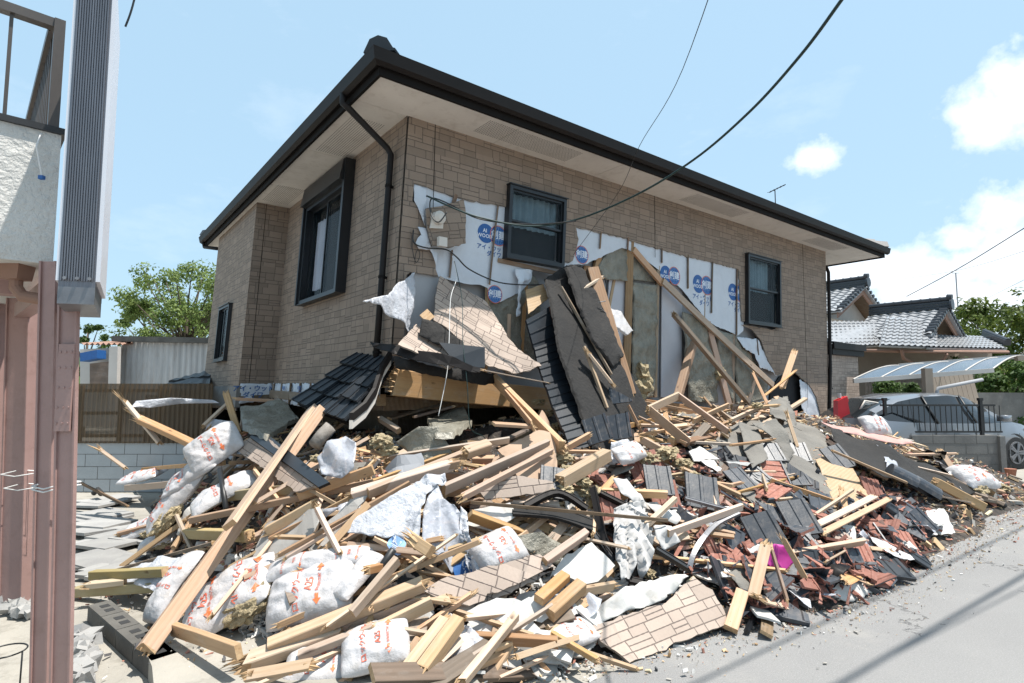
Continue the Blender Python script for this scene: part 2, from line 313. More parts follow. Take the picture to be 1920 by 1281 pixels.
while len(cr.color_ramp.elements) < len(stops): cr.color_ramp.elements.new(.5)
for e, (p_, c_) in zip(cr.color_ramp.elements, stops): e.position = p_; e.color = (*c_, 1)
g.l(gi.outputs['Random Per Island'], cr.inputs[0]); m['tchips'] = g.fin(cr.outputs[0], .8)
# rubble: small chips in many colours
g = G('rubble chips'); gi = g.n('ShaderNodeNewGeometry'); rr = gi.outputs['Random Per Island']
cr = g.n('ShaderNodeValToRGB'); cr.color_ramp.interpolation = 'CONSTANT'
stops = [(0, (.60, .42, .24)), (.20, (.45, .28, .14)), (.30, (.74, .72, .69)), (.42, (.40, .165, .115)), (.56, (.30, .11, .075)), (.64, (.05, .055, .065)), (.76, (.33, .31, .28)), (.86, (.58, .50, .33)), (.93, (.16, .13, .1))]
while len(cr.color_ramp.elements) < len(stops): cr.color_ramp.elements.new(.5)
for e, (p_, c_) in zip(cr.color_ramp.elements, stops): e.position = p_; e.color = (*c_, 1)
g.l(rr, cr.inputs[0]); g.bump(g.noise(g.co(), 60, 4), .4, .004); m['chips'] = g.fin(g.mixc(g.m('MULTIPLY', g.noise(g.co(), 14, 5), .3), cr.outputs[0], (.3, .26, .22)), .9)
g = G('rubble bed'); vec = g.co(); vo = g.n('ShaderNodeTexVoronoi'); vo.inputs['Scale'].default_value = 16; g.l(vec, vo.inputs['Vector'])
s3 = g.n('ShaderNodeSeparateColor'); g.l(vo.outputs['Color'], s3.inputs[0]); cr = g.n('ShaderNodeValToRGB'); cr.color_ramp.interpolation = 'CONSTANT'
stops = [(0, (.05, .042, .035)), (.25, (.09, .07, .055)), (.42, (.11, .06, .045)), (.55, (.03, .028, .028)), (.7, (.15, .13, .11)), (.8, (.07, .06, .055)), (.92, (.2, .18, .16))]  # bed colours darkened to carry the shade of the gaps
while len(cr.color_ramp.elements) < len(stops): cr.color_ramp.elements.new(.5)
for e, (p_, c_) in zip(cr.color_ramp.elements, stops): e.position = p_; e.color = (*c_, 1)
g.l(s3.outputs[0], cr.inputs[0]); g.bump(g.noise(vec, 30, 7, .7), 1., .04); m['bed'] = g.fin(g.mixc(g.noise(vec, 9, 6), cr.outputs[0], (.06, .05, .042)), .95)

g = G('wood splinters'); gi = g.n('ShaderNodeNewGeometry'); m['splint'] = g.fin(g.mixc(gi.outputs['Random Per Island'], (.58, .38, .21), (.30, .17, .085)), .8)
# ------------------------------------------------------------ mesh helpers
class MB:
    def __init__(s): s.v = []; s.f = []; s.mi = []; s.uv = []
    def add(s, vs, fs, mi=0, uv=None):
        o = len(s.v); s.v += [V(x) for x in vs]
        for k, f in enumerate(fs): s.f.append([i + o for i in f]); s.mi.append(mi); s.uv.append([uv[i] for i in f] if uv else None)
        return s
    def box(s, c, d, M=None, mi=0):
        c = V(c); x, y, z = (q / 2 for q in d)
        vs = [c + V(q) for q in ((-x, -y, -z), (x, -y, -z), (x, y, -z), (-x, y, -z), (-x, -y, z), (x, -y, z), (x, y, z), (-x, y, z))]
        if M: vs = [M @ q for q in vs]
        return s.add(vs, [(0, 3, 2, 1), (4, 5, 6, 7), (0, 1, 5, 4), (1, 2, 6, 5), (2, 3, 7, 6), (3, 0, 4, 7)], mi)
    def hex(s, q, mi=0): return s.add(q, [(0, 3, 2, 1), (4, 5, 6, 7), (0, 1, 5, 4), (1, 2, 6, 5), (2, 3, 7, 6), (3, 0, 4, 7)], mi)
    def hbox(s, r0, r1, l0, l1, z0, z1, mi=0, rack=True):
        f = HW if rack else H
        return s.hex([f(r0, l0, z0), f(r1, l0, z0), f(r1, l1, z0), f(r0, l1, z0), f(r0, l0, z1), f(r1, l0, z1), f(r1, l1, z1), f(r0, l1, z1)], mi)
    def bar(s, p1, p2, w, h, mi=0, roll=0):
        M = frame(V(p1), V(p2), roll); L = (V(p2) - V(p1)).length; return s.box((0, 0, 0), (L, w, h), M, mi)
    def tube(s, pts, r, n=8, mi=0, cap=True):
        pts = [V(p) for p in pts]; o = len(s.v); prev = None; rs = r if isinstance(r, (list, tuple)) else [r] * len(pts)
        for i, p in enumerate(pts):
            t = (pts[min(i + 1, len(pts) - 1)] - pts[max(i - 1, 0)]).normalized()
            if prev is None: a = t.cross(V((0, 0, 1)) if abs(t.z) < .9 else V((1, 0, 0))).normalized()
            else: a = (prev - t * prev.dot(t)).normalized()
            prev = a; b = t.cross(a)
            for k in range(n): q = 2 * pi * k / n; s.v.append(p + (a * cos(q) + b * sin(q)) * rs[i])
        for i in range(len(pts) - 1):
            for k in range(n):
                a0 = o + i * n + k; a1 = o + i * n + (k + 1) % n; s.f.append([a0, a1, a1 + n, a0 + n]); s.mi.append(mi); s.uv.append(None)
        if cap:
            s.f.append([o + k for k in range(n)][::-1]); s.mi.append(mi); s.uv.append(None)
            e = o + (len(pts) - 1) * n; s.f.append([e + k for k in range(n)]); s.mi.append(mi); s.uv.append(None)
        return s
    def prism(s, poly, ext, mi=0, side=None):
        n = len(poly); poly = [V(p) for p in poly]; ext = V(ext)
        s.add(poly, [list(range(n))], mi); s.add([p + ext for p in poly], [list(range(n))[::-1]], mi if side is None else side)
        vs = poly + [p + ext for p in poly]
        return s.add(vs, [(i, i + n, (i + 1) % n + n, (i + 1) % n) for i in range(n)], mi if side is None else side)
    def merge(s, o, M=None, mi=None):
        k = len(s.v); s.v += [(M @ q if M else q.copy()) for q in o.v]
        for f, a, u in zip(o.f, o.mi, o.uv): s.f.append([i + k for i in f]); s.mi.append(a if mi is None else mi); s.uv.append(u)
        return s
    def mesh(s, name, mats, smooth=False):
        me = bpy.data.meshes.new(name); me.from_pydata(s.v, [], s.f)
        for x in (mats if isinstance(mats, (list, tuple)) else [mats]): me.materials.append(m[x] if isinstance(x, str) else x)
        me.polygons.foreach_set('material_index', s.mi)
        if smooth: me.polygons.foreach_set('use_smooth', [True] * len(s.f))
        if any(s.uv):
            ul = me.uv_layers.new(name='UVMap'); k = 0
            for f, u in zip(s.f, s.uv):
                for q in range(len(f)):
                    if u: ul.data[k].uv = u[q]
                    k += 1
        me.update(); return me
    def build(s, name, mats, parent=None, smooth=False, fixn=False):
        me = s.mesh(name, mats, smooth)
        if fixn:
            b = bmesh.new(); b.from_mesh(me); bmesh.ops.recalc_face_normals(b, faces=b.faces); b.to_mesh(me); b.free()
        return link(me, name, parent)
def frame(p1, p2, roll=0):
    x = (p2 - p1).normalized(); up = V((0, 0, 1)) if abs(x.z) < .97 else V((0, 1, 0))
    y = up.cross(x).normalized(); z = x.cross(y); c = (p1 + p2) / 2
    M = Matrix(((x.x, y.x, z.x, c.x), (x.y, y.y, z.y, c.y), (x.z, y.z, z.z, c.z), (0, 0, 0, 1)))
    return M @ Matrix.Rotation(roll, 4, 'X')
WMAT = {}
def link(me, name, parent=None, M=None):
    o = bpy.data.objects.new(name, me); sc.collection.objects.link(o)
    Mw = M or Matrix.Identity(4)
    if parent:
        o.parent = parent; o.matrix_parent_inverse = Matrix.Identity(4); o.matrix_basis = WMAT[parent.name].inverted() @ Mw
    else:
        if M is None and me and len(me.vertices):     # put the origin at the thing's base
            co = [q.co for q in me.vertices]; c = V(((min(q.x for q in co) + max(q.x for q in co)) / 2, (min(q.y for q in co) + max(q.y for q in co)) / 2, min(q.z for q in co)))
            me.transform(Matrix.Translation(-c)); Mw = Matrix.Translation(c)
        o.matrix_basis = Mw
    WMAT[o.name] = Mw; return o
def empty(name, loc, label, cat, group=None):
    o = bpy.data.objects.new(name, None); sc.collection.objects.link(o); o.location = loc; o.empty_display_size = .3
    WMAT[o.name] = Matrix.Translation(V(loc)); return tag(o, label, cat, group)
def tag(o, label, cat=None, group=None, kind=None):
    if label: o['label'] = label
    if cat: o['category'] = cat
    if group: o['group'] = group
    if kind: o['kind'] = kind
    return o
def beammb(L, w, h, s1=0, s2=0, rn=rnd):
    """squared timber along X with eased edges; s1/s2 = length of splintered break at each end"""
    b = MB(); c = min(w, h) * .07; y, z = w / 2, h / 2
    sec = [(-y, -z + c), (-y + c, -z), (y - c, -z), (y, -z + c), (y, z - c), (y - c, z), (-y + c, z), (-y, z - c)]
    n = 8; N = max(2, int(L / .35)); bow = rn.uniform(-.004, .004) * L
    vs = []
    for i in range(N + 1):
        t = i / N; x = (t - .5) * L
        for k, (a, d) in enumerate(sec):
            xx = x
            if i == 0: xx += s1 * rn.uniform(0, .6)
            if i == N: xx -= s2 * rn.uniform(0, .6)
            vs.append((xx, a, d + bow * sin(pi * t)))
    fs = [(i * n + k, i * n + (k + 1) % n, (i + 1) * n + (k + 1) % n, (i + 1) * n + k) for i in range(N) for k in range(n)]
    b.add(vs, [f[::-1] for f in fs], 0); b.add(vs[:n], [list(range(n))], 1); b.add(vs[-n:], [list(range(n))[::-1]], 1)
    for s, sg in ((s1, -1), (s2, 1)):
        if s <= 0: continue
        for q in range(int(7 + 60 * w)):
            a, d = rn.uniform(-y, y) * .85, rn.uniform(-z, z) * .85; e = rn.uniform(.004, .016) * min(1, w / .05); ln = rn.uniform(.3, 1.5) * s
            x0 = sg * (L / 2 - s * .7); x1 = sg * (L / 2 + ln * .5); da, dd = rn.uniform(-.25, .25) * ln, rn.uniform(-.2, .2) * ln
            vs = [(x0, a - e, d - e), (x0, a + e, d - e), (x0, a, d + e), (x1, a + da, d + dd), (x0 * .5 + x1 * .5, a + e + da * .3, d + dd * .3)]
            b.add(vs, [(0, 1, 4), (1, 2, 4), (4, 2, 3), (0, 4, 3), (0, 3, 2)], 1)
    return b
def beam(name, p1, p2, w, h, mat='wood', roll=0., s1=0, s2=0, parent=None, label=None, cat=None, group=None):
    me = beammb((p2 - p1).length, w, h, s1, s2).mesh(name, [mat, 'woodend'])
    o = link(me, name, parent, frame(p1, p2, roll))
    return tag(o, label, cat, group)
def newell(pts):
    n = V((0, 0, 0))
    for a, b in zip(pts, pts[1:] + pts[:1]): n += V(((a.y - b.y) * (a.z + b.z), (a.z - b.z) * (a.x + b.x), (a.x - b.x) * (a.y + b.y)))
    return n.normalized()
def sheet(name, pts, mats, thick=.002, step=.08, amp=0., freq=3., jag=0., parent=None, smooth=True, udir=None, ridged=False, fan=None, face=None, bend=1., label=None, cat=None, group=None, deco=None, uvo=(0, 0)):
    """a panel or cloth whose outline runs through world points; out-of-plane control points bend it"""
    pts = [V(p) for p in pts]; n = newell(pts); c = sum(pts, V()) / len(pts)
    if face is None: face = CAM - c
    if n.dot(face) < 0: n = -n
    u = (udir or (pts[1] - pts[0])); u = (u - n * u.dot(n)).normalized(); v = n.cross(u)
    M = Matrix(((u.x, v.x, n.x, c.x), (u.y, v.y, n.y, c.y), (u.z, v.z, n.z, c.z), (0, 0, 0, 1)))
    ctl = [((p - c).dot(u), (p - c).dot(v), (p - c).dot(n) * bend) for p in pts]
    out = []
    for i, a in enumerate(ctl):
        b = ctl[(i + 1) % len(ctl)]; L = math.hypot(b[0] - a[0], b[1] - a[1]); k = max(1, int(L / .045)) if jag else 1
        for q in range(k):
            t = q / k; x, y = a[0] + (b[0] - a[0]) * t, a[1] + (b[1] - a[1]) * t
            if q and jag: x += rnd.gauss(0, jag); y += rnd.gauss(0, jag)
            out.append((x, y))
    sd = rnd.uniform(0, 50)
    def zz(x, y):
        s = w = 0
        for a in ctl:
            d = 1 / ((x - a[0]) ** 2 + (y - a[1]) ** 2 + 1e-4); s += a[2] * d; w += d
        z = s / w
        if amp:
            if fan is not None:
                fx, fy = ctl[fan][0], ctl[fan][1]; ds = math.hypot(x - fx, y - fy); th_ = math.atan2(y - fy, x - fx)
                z += amp * min(1.3, .25 + ds * 2.2) * (1 - 2 * abs(noise.noise(V((th_ * freq, ds * .7, sd))) * 1.6)) + amp * .14 * noise.fractal(V((x * 14, y * 14, sd)), 1, 2, 3)
            elif ridged: z += amp * (1 - 2 * abs(noise.noise(V((x * freq, y * freq * .45, sd))))) + amp * .5 * noise.noise(V((x * freq * 2.3, y * freq * 2, sd)))
            else: z += amp * noise.fractal(V((x * freq, y * freq, sd)), 1, 2, 3)
        return z
    bm = bmesh.new(); f = bm.faces.new([bm.verts.new((x, y, 0)) for x, y in out])
    bm.normal_update(); bmesh.ops.triangulate(bm, faces=[f])
    if step:
        xs = [p[0] for p in out]; ys = [p[1] for p in out]
        for ax, lo, hi in ((0, min(xs), max(xs)), (1, min(ys), max(ys))):
            q = lo + step * .5
            while q < hi:
                co = (q, 0, 0) if ax == 0 else (0, q, 0); no = (1, 0, 0) if ax == 0 else (0, 1, 0)
                bmesh.ops.bisect_plane(bm, geom=bm.verts[:] + bm.edges[:] + bm.faces[:], plane_co=co, plane_no=no, dist=1e-5); q += step
    for q in bm.verts: q.co.z = zz(q.co.x, q.co.y)
    for f in bm.faces:
        if f.normal.z < 0: f.normal_flip()
    bm.normal_update()
    if deco:
        # printed shapes: list of (x, y, angle, scale, text/shape mesh, material index)
        for (x0, y0, an, scl, (tv, tf), mi) in deco:
            ca, sa = cos(an), sin(an); vv = []
            for (a, b) in tv:
                X = x0 + (a * ca - b * sa) * scl; Y = y0 + (a * sa + b * ca) * scl; vv.append(bm.verts.new((X, Y, zz(X, Y) + thick + .003)))
            for t in tf:
                try: bm.faces.new([vv[i] for i in t]).material_index = mi
                except Exception: pass
        front = [f for f in bm.faces if f.material_index == 0]
    else: front = bm.faces[:]
    if thick: 
        ext = bmesh.ops.extrude_face_region(bm, geom=front)
        for q in ext['geom']:
            if isinstance(q, bmesh.types.BMVert): q.co.z += thick
        bmesh.ops.reverse_faces(bm, faces=[f for f in front if f.is_valid])
    ul = bm.loops.layers.uv.new('UVMap')
    nm = 2 if isinstance(mats, (list, tuple)) and len(mats) > 1 and not deco else 1
    for f in bm.faces:
        f.smooth = smooth and amp > 0
        if nm == 2 and (abs(f.normal.z) < .4 or f.normal.z < 0): f.material_index = 1
        for l in f.loops: l[ul].uv = (l.vert.co.x + uvo[0], l.vert.co.y + uvo[1])
    me = bpy.data.meshes.new(name); bm.to_mesh(me); bm.free()
    for x in (mats if isinstance(mats, (list, tuple)) else [mats]): me.materials.append(m[x])
    return tag(link(me, name, parent, M), label, cat, group)
_tc = {}
def text2d(s, sub=0):
    if (s, sub) in _tc: return _tc[(s, sub)]
    cu = bpy.data.curves.new('t', 'FONT'); cu.body = s; cu.size = 1; cu.align_x = 'CENTER'; cu.align_y = 'CENTER'; cu.resolution_u = 2; cu.offset = .02
    o = bpy.data.objects.new('t', cu); sc.collection.objects.link(o); dg = bpy.context.evaluated_depsgraph_get()
    me = bpy.data.meshes.new_from_object(o.evaluated_get(dg)); bpy.data.objects.remove(o)
    bm = bmesh.new(); bm.from_mesh(me); bmesh.ops.triangulate(bm, faces=bm.faces[:])
    for _ in range(sub): bmesh.ops.subdivide_edges(bm, edges=[e for e in bm.edges if e.calc_length() > .22], cuts=1); bmesh.ops.triangulate(bm, faces=bm.faces[:])
    bm.normal_update(); bm.verts.index_update()
    r = ([(q.co.x, q.co.y) for q in bm.verts], [([x.index for x in f.verts] if f.normal.z > 0 else [x.index for x in f.verts][::-1]) for f in bm.faces]); bm.free(); bpy.data.meshes.remove(me)
    _tc[(s, sub)] = r; return r
def disc2d(n=28, r=1., r0=0.):
    if r0: return [(a * cos(2 * pi * k / n), a * sin(2 * pi * k / n)) for a in (r0, r) for k in range(n)], [(k, n + k, n + (k + 1) % n, (k + 1) % n) for k in range(n)]
    return [(r * cos(2 * pi * k / n), r * sin(2 * pi * k / n)) for k in range(n)] + [(0, 0)], [(k, (k + 1) % n, n) for k in range(n)]
def arrow2d():
    return [(-.5, -.16), (0, -.16), (.0, -.42), (.55, 0), (0, .42), (0, .16), (-.5, .16)], [(0, 1, 5, 6), (2, 3, 4)]
# ============================================================ SETTING
def struct(o, label, cat): return tag(o, label, cat, kind='structure')
gm = MB(); gm.add([(-400, -60, -.012), (400, -60, -.012), (400, 700, -.012), (-400, 700, -.012)], [(0, 1, 2, 3)])
struct(gm.build('ground', 'conc'), 'pale concrete and dirt ground around the collapsed house', 'ground')
def strip(r0, r1, l0, l1, z): return MB().add([H(r0, l0, z), H(r1, l0, z), H(r1, l1, z), H(r0, l1, z)], [(0, 1, 2, 3)])
struct(strip(-40, 60, -9.5, -3.05, -.004).build('road', 'asph'), 'grey asphalt road with cable shadows beside the rubble', 'road')

# ============================================================ THE HOUSE
house = empty('house', C0, 'two storey house with stone pattern siding dropped onto its crushed ground floor', 'house')
hp = dict(parent=house)
def wquad(b, f, cs, uvs, mi=0): b.add([f(*c) for c in cs], [(0, 1, 2, 3)], mi, uvs)
TH_S = .02
# --- torn front wall (plane l = 0); outline followed round the hole
k = HW
def z_of(px, py, l=0): p = onL(px, py, l); return p
top = [(0, ZT), (LR, ZT)]
def rl(p): r, l = toH(p); return (r, p.z)
hole = [(1541, 800), (1538, 775), (1531, 745), (1518, 722), (1503, 710), (1490, 697), (1470, 700), (1455, 703), (1440, 675), (1428, 640), (1410, 618), (1391, 609), (1455, 619), (1457, 494), (1399, 484), (1398, 602), (1391, 602), (1385, 505),
        (1336, 492), (1285, 480), (1230, 466), (1185, 452), (1176, 447), (1130, 437), (1080, 426), (1085, 449), (1080, 470), (1074, 489), (1056, 493), (1048, 492),
        (1052, 378), (954, 356), (950, 388), (910, 382), (868, 373), (820, 358), (777, 344), (773, 377), (784, 387), (790, 395), (794, 412), (799, 426), (803, 440), (807, 454), (812, 480), (817, 505), (822, 519), (798, 514), (770, 511), (763, 515), (765, 560), (759, 600), (757, 640), (748, 692)]
bx = [rl(onL(x, y, -TH_S)) for x, y in hole]
w2tl, w2br = rl(onL(1397, 481, -TH_S)), rl(onL(1458, 612, -TH_S))
bnd = [(0 - RACK * (ZT - 1.62), 1.62), (0, ZT), (LR, ZT), (LR - RACK * (ZT - .7), .7)] + bx
def wallpanel(name, bnd, mats, l0, l1, jag, parent=house, label=None):
    bm = bmesh.new(); out = []
    for i, a in enumerate(bnd):
        b = bnd[(i + 1) % len(bnd)]; out.append(a); d = math.hypot(b[0] - a[0], b[1] - a[1])
        if jag and i >= 4:
            n = int(d / .05)
            for q in range(1, n): t = q / n; out.append((a[0] + (b[0] - a[0]) * t + rnd.gauss(0, jag), a[1] + (b[1] - a[1]) * t + rnd.gauss(0, jag)))
    vf = [bm.verts.new(H(r, l0, z)) for r, z in out]; vb = [bm.verts.new(H(r, l1, z)) for r, z in out]
    f = bm.faces.new(vf); fb = bm.faces.new(vb[::-1]); n = len(out); sides = [bm.faces.new((vf[i], vb[i], vb[(i + 1) % n], vf[(i + 1) % n])) for i in range(n)]
    for s_ in sides: s_.material_index = 1
    ul = bm.loops.layers.uv.new('UVMap')
    for fc in bm.faces:
        for lp in fc.loops:
            r, l = toH(lp.vert.co); lp[ul].uv = (r, lp.vert.co.z)
    bm.normal_update(); bmesh.ops.triangulate(bm, faces=[f, fb]); bmesh.ops.recalc_face_normals(bm, faces=bm.faces)
    me = bpy.data.meshes.new(name); bm.to_mesh(me); bm.free()
    for x in mats: me.materials.append(m[x])
    return tag(link(me, name, parent), label)
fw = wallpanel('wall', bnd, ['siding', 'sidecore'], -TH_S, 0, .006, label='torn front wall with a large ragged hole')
# --- left wall, inner return and bay
lw = MB()
def lwall(r, l0, l1, z0, z1, flip=False):
    t = TH_S
    lw.add([HW(r - t, l0, z0), HW(r - t, l1, z0), HW(r - t, l1, z1), HW(r - t, l0, z1)], [(0, 1, 2, 3)], 0, [(l0, z0), (l1, z0), (l1, z1), (l0, z1)])
    lw.add([HW(r, l0, z0), HW(r, l1, z0), HW(r, l1, z1), HW(r, l0, z1)], [(3, 2, 1, 0)], 1)
    lw.add([HW(r - t, l0, z0), HW(r - t, l1, z0), HW(r, l1, z0), HW(r, l0, z0)], [(0, 1, 2, 3)], 1)
a = onR(668, 318, 0); b = onR(573, 570, 0); wl0, wl1 = toH(a)[1] + .04, toH(b)[1] - .02; wz1 = toH(a) and a.z; wz0 = b.z
wz1 = onR(672, 322, 0).z - .1; wz0 = onR(618, 560, 0).z
ZB = 1.62                                            # lower edge of the upper storey's siding on this side
lwall(0, -TH_S, wl0, ZB, ZT); lwall(0, wl1, LL, ZB, ZT); lwall(0, wl0, wl1, ZB, wz0); lwall(0, wl0, wl1, wz1, ZT)
BO = .50; BL = 2.75
q0 = [HW(-TH_S, LL - TH_S, ZB), HW(-BO - TH_S, LL - TH_S, ZB), HW(-BO - TH_S, LL - TH_S, ZT), HW(-TH_S, LL - TH_S, ZT)]
lw.add(q0, [(3, 2, 1, 0)], 0, [(0, ZB), (BO, ZB), (BO, ZT), (0, ZT)])
bz0, bz1, bl0, bl1 = 2.05, 3.0, LL + .95, LL + 1.75
lwall(-BO, LL - TH_S, bl0, 1.25, ZT); lwall(-BO, bl1, LL + BL, 1.25, ZT); lwall(-BO, bl0, bl1, 1.25, bz0); lwall(-BO, bl0, bl1, bz1, ZT)
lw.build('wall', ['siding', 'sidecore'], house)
# corner trim strips and vertical joints
for r in (.32, 4.15, LR - 1.05): 
    z1_ = ZT
    z0_ = {.32: 3.45, 4.15: 3.55}.get(r, 1.2)
    cj = MB(); cj.hex([H(r - RACK * (ZT - z0_) * .3, -.0235, z0_), H(r + .007 - RACK * (ZT - z0_) * .3, -.0235, z0_), H(r + .007 - RACK * (ZT - z0_) * .3, -.02, z0_), H(r - RACK * (ZT - z0_) * .3, -.02, z0_), H(r, -.0235, z1_), H(r + .007, -.0235, z1_), H(r + .007, -.02, z1_), H(r, -.02, z1_)]); cj.build('joint_seal', 'brown2', house)
cj = MB(); cj.hbox(-BO + .12, -BO + .127, LL - TH_S - .0035, LL - TH_S, ZB, ZT)
cj.build('joint_seal', 'brown2', house)
cap = MB(); cap.hbox(-BO - .05, -BO + .02, LL - .05, LL + BL, 1.3, 1.62); cap.build('skirt_band', 'cmuD', house)
# --- housewrap, furring strips, inner wall, floor, back of the house
tx_ai = text2d('AI\nWOOD'); tx_so = text2d('創建'); tx_kt = text2d('アイ・ウッド'); tx_kd = text2d('ダイワ'); tx_dw = text2d('アイ・ウッド\nダイワ')
wr = [(770, 338), (868, 366), (948, 380), (946, 478), (1048, 500), (1056, 415), (1090, 418), (1178, 440), (1290, 475), (1394, 500), (1394, 620), (1384, 629), (1341, 611), (1326, 601), (1300, 570), (1279, 543), (1256, 522), (1232, 504), (1212, 488), (1196, 474), (1166, 465), (1144, 474), (1122, 484), (1101, 495), (1069, 496), (1040, 508), (1000, 502), (995, 528), (973, 550), (950, 560), (934, 568), (922, 565), (914, 540), (900, 534), (877, 533), (846, 526), (822, 519), (800, 470)]
wrp = [rl(onL(x, y, .004)) for x, y in wr]
hw = wallpanel('house_wrap', wrp, ['wrap', 'wrap'], .004, .006, .004, label='white housewrap printed with blue logos')
def print_on_wall(px, py, kind, s, l=.001, par=hw):
    b = MB()
    def put(sh, x0, y0, sc_, mi, dz=0, an=0):
        vs, fs = sh; c = onL(px, py, l); r0, _ = toH(c)
        ca, sa = cos(an), sin(an)
        b.add([H(r0 + x0 + (a * ca - b_ * sa) * sc_, l - dz, c.z + y0 + (a * sa + b_ * ca) * sc_) for a, b_ in vs], fs, mi)
    R = s
    if 'A' in kind: put(disc2d(), -R * .75 if 'S' in kind else 0, 0, R, 0); put(tx_ai, -R * .85 if 'S' in kind else 0, 0, R * .55, 1, .001)
    if 'S' in kind:
        X = R * .85 if 'A' in kind else 0; put(disc2d(28, 1, .93), X, 0, R * 1.08, 2, .0012); put(disc2d(), X, 0, R, 0, .0008)
        for q in range(-2, 3):
            b_ = []; 
            for t in range(9): a_ = -pi / 2 + pi * t / 8; b_.append((q * .42 * cos(a_), sin(a_)))
            vs = [(x, y) for x, y in b_] + [(x + .03, y) for x, y in b_]; put((vs, [(i, i + 9, i + 10, i + 1) for i in range(8)]), X, 0, R * .98, 3, .0016)
        for q in (-.5, 0, .5): h_ = math.sqrt(1 - q * q); put(([(-h_, q), (h_, q), (h_, q + .03), (-h_, q + .03)], [(0, 1, 2, 3)]), X, 0, R * .98, 3, .0016)
        put(tx_so, X, 0, R * .95, 1, .0022)
    if 'T' in kind: put(tx_kt, 0, -R * 1.45, R * .62, 0); put(tx_kd, R * .3, -R * 2.05, R * .62, 0)
    b.build('printed_logo', ['blue', 'whiteP', 'redP', 'blueL'], par)
for px, py, kd, s in ((922, 440, 'AST', .115), (1091, 478, 'S', .115), (1256, 516, 'AS', .135), (1317, 534, 'AST', .15), (1381, 549, 'AST', .15), (928, 552, 'S', .10)): print_on_wall(px, py, kd, s)
dt = MB()
fur = MB
for (x1, y1, x2, y2) in ((855, 365, 849, 386), (934, 386, 918, 533), (848, 470, 843, 520), (1127, 436, 1125, 466), (1178, 446, 1177, 470), (1241, 466, 1241, 493), (1290, 478, 1290, 541), (1336, 491, 1334, 587), (1382, 505, 1381, 628), (1419, 636, 1422, 666)):
    beam('furring_strip', onL(x1, y1, -.012), onL(x2, y2, -.012), .045, .017, 'wood3', pi / 2 + TH * 0, parent=house)
beam('furring_strip', onL(934, 488, -.012), onL(1050, 514, -.012), .018, .05, 'wood3', 0, 0, .05, parent=house)
bk = MB(); bk.hbox(.02, 2.6, .13, .15, 1.55, 4.4); bk.hbox(2.6, 9.7, .13, .15, 1.2, 4.4, 0); bk.build('inner_wall', 'gypg', house)
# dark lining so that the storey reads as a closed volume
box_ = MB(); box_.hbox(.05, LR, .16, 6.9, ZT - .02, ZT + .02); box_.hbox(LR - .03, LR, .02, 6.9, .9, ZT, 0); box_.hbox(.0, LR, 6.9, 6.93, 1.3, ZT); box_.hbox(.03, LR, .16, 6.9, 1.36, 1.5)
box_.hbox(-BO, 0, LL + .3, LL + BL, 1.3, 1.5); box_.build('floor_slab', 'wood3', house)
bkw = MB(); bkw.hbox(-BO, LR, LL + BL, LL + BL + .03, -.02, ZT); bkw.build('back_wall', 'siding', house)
crw = MB(); crw.hbox(.9, LR, 1.9, 1.93, 0, 1.4, 0, False); crw.hbox(.9, .93, 1.93, 6.6, 0, 1.4, 0, False); crw.hbox(LR - .1, LR - .06, .1, 6.6, 0, 1.3, 0, False); crw.build('added_partition', 'wood3', house)  # made-up partitions added to keep light out of the crushed storey
# grey board corner inside the lower left tear, and inner wall panel seen as a door
tag(sheet('wall_board', [onL(772, 506, .03), onL(824, 520, .03), onL(822, 560, .03), onL(815, 605, .03), onL(765, 625, .03)], 'gypg', .012, 0, parent=house, smooth=False), None)
tag(sheet('inner_panel', [onL(1240, 520, .09), onL(1278, 540, .09), onL(1276, 745, .09), onL(1238, 745, .09)], 'door', .015, 0, parent=house, smooth=False), 'pale inner board between the studs')
sheet('inner_panel', [onL(1141, 520, .1), onL(1176, 520, .1), onL(1176, 745, .1), onL(1130, 745, .1)], 'door', .015, 0, parent=house, smooth=False)
# exposed framing
def stud(x1, y1, x2, y2, w_, h_, l=.05, mat='wood', s1=0, s2=0, roll=0, l2=None): return beam('stud', onL(x1, y1, l), onL(x2, y2, l if l2 is None else l2), w_, h_, mat, roll, s1, s2, parent=house)
for a in ((1181, 455, 1173, 745, .105, .10), (1233, 500, 1228, 745, .045, .10), (1215, 640, 1222, 745, .03, .09, .09), (1318, 552, 1316, 640, .06, .1), (1373, 622, 1372, 762, .06, .1, .06), (1125, 470, 1112, 530, .05, .1, .07), (1100, 500, 1090, 745, .09, .1, .09),
          (988, 508, 975, 700, .05, .1, .06), (914, 540, 910, 700, .05, .1, .06), (1160, 480, 1140, 580, .04, .05, .09), (1405, 650, 1402, 765, .05, .1, .07), (955, 590, 952, 700, .045, .1, .07)): stud(*a)
stud(1301, 640, 1270, 748, .11, .11, -.02, l2=-.35); stud(1326, 604, 1368, 764, .055, .10, .0, l2=-.12); stud(1422, 690, 1400, 765, .03, .09, .02)
tag(beam('diagonal_brace', onL(1187, 468, -.02), onL(1242, 532, -.03), .045, .10, 'wood', 0, parent=house), None)
tag(beam('diagonal_brace', onL(1242, 527, -.06), onL(1449, 722, -.12), .045, .105, 'wood', 0, parent=house), None)
tag(beam('diagonal_brace', onL(1262, 588, -.16), onL(1410, 764, -.65), .10, .05, 'wood', 0, .08, 0, parent=house), None)
beam('sill_beam', onL(1190, 757, .02), onL(1408, 786, .0), .11, .16, 'wood', 0, parent=house)
g_ = beam('girder', onL(728, 716, -.1), onL(1036, 750, .02), .115, .27, 'wood', 0, .12, 0, parent=house)
tag(g_, 'floor girder with a splintered left end')
beam('girder', HW(-.02, .12, 1.47), HW(-.02, LL, 1.50), .105, .12, 'wood3', 0, parent=house)
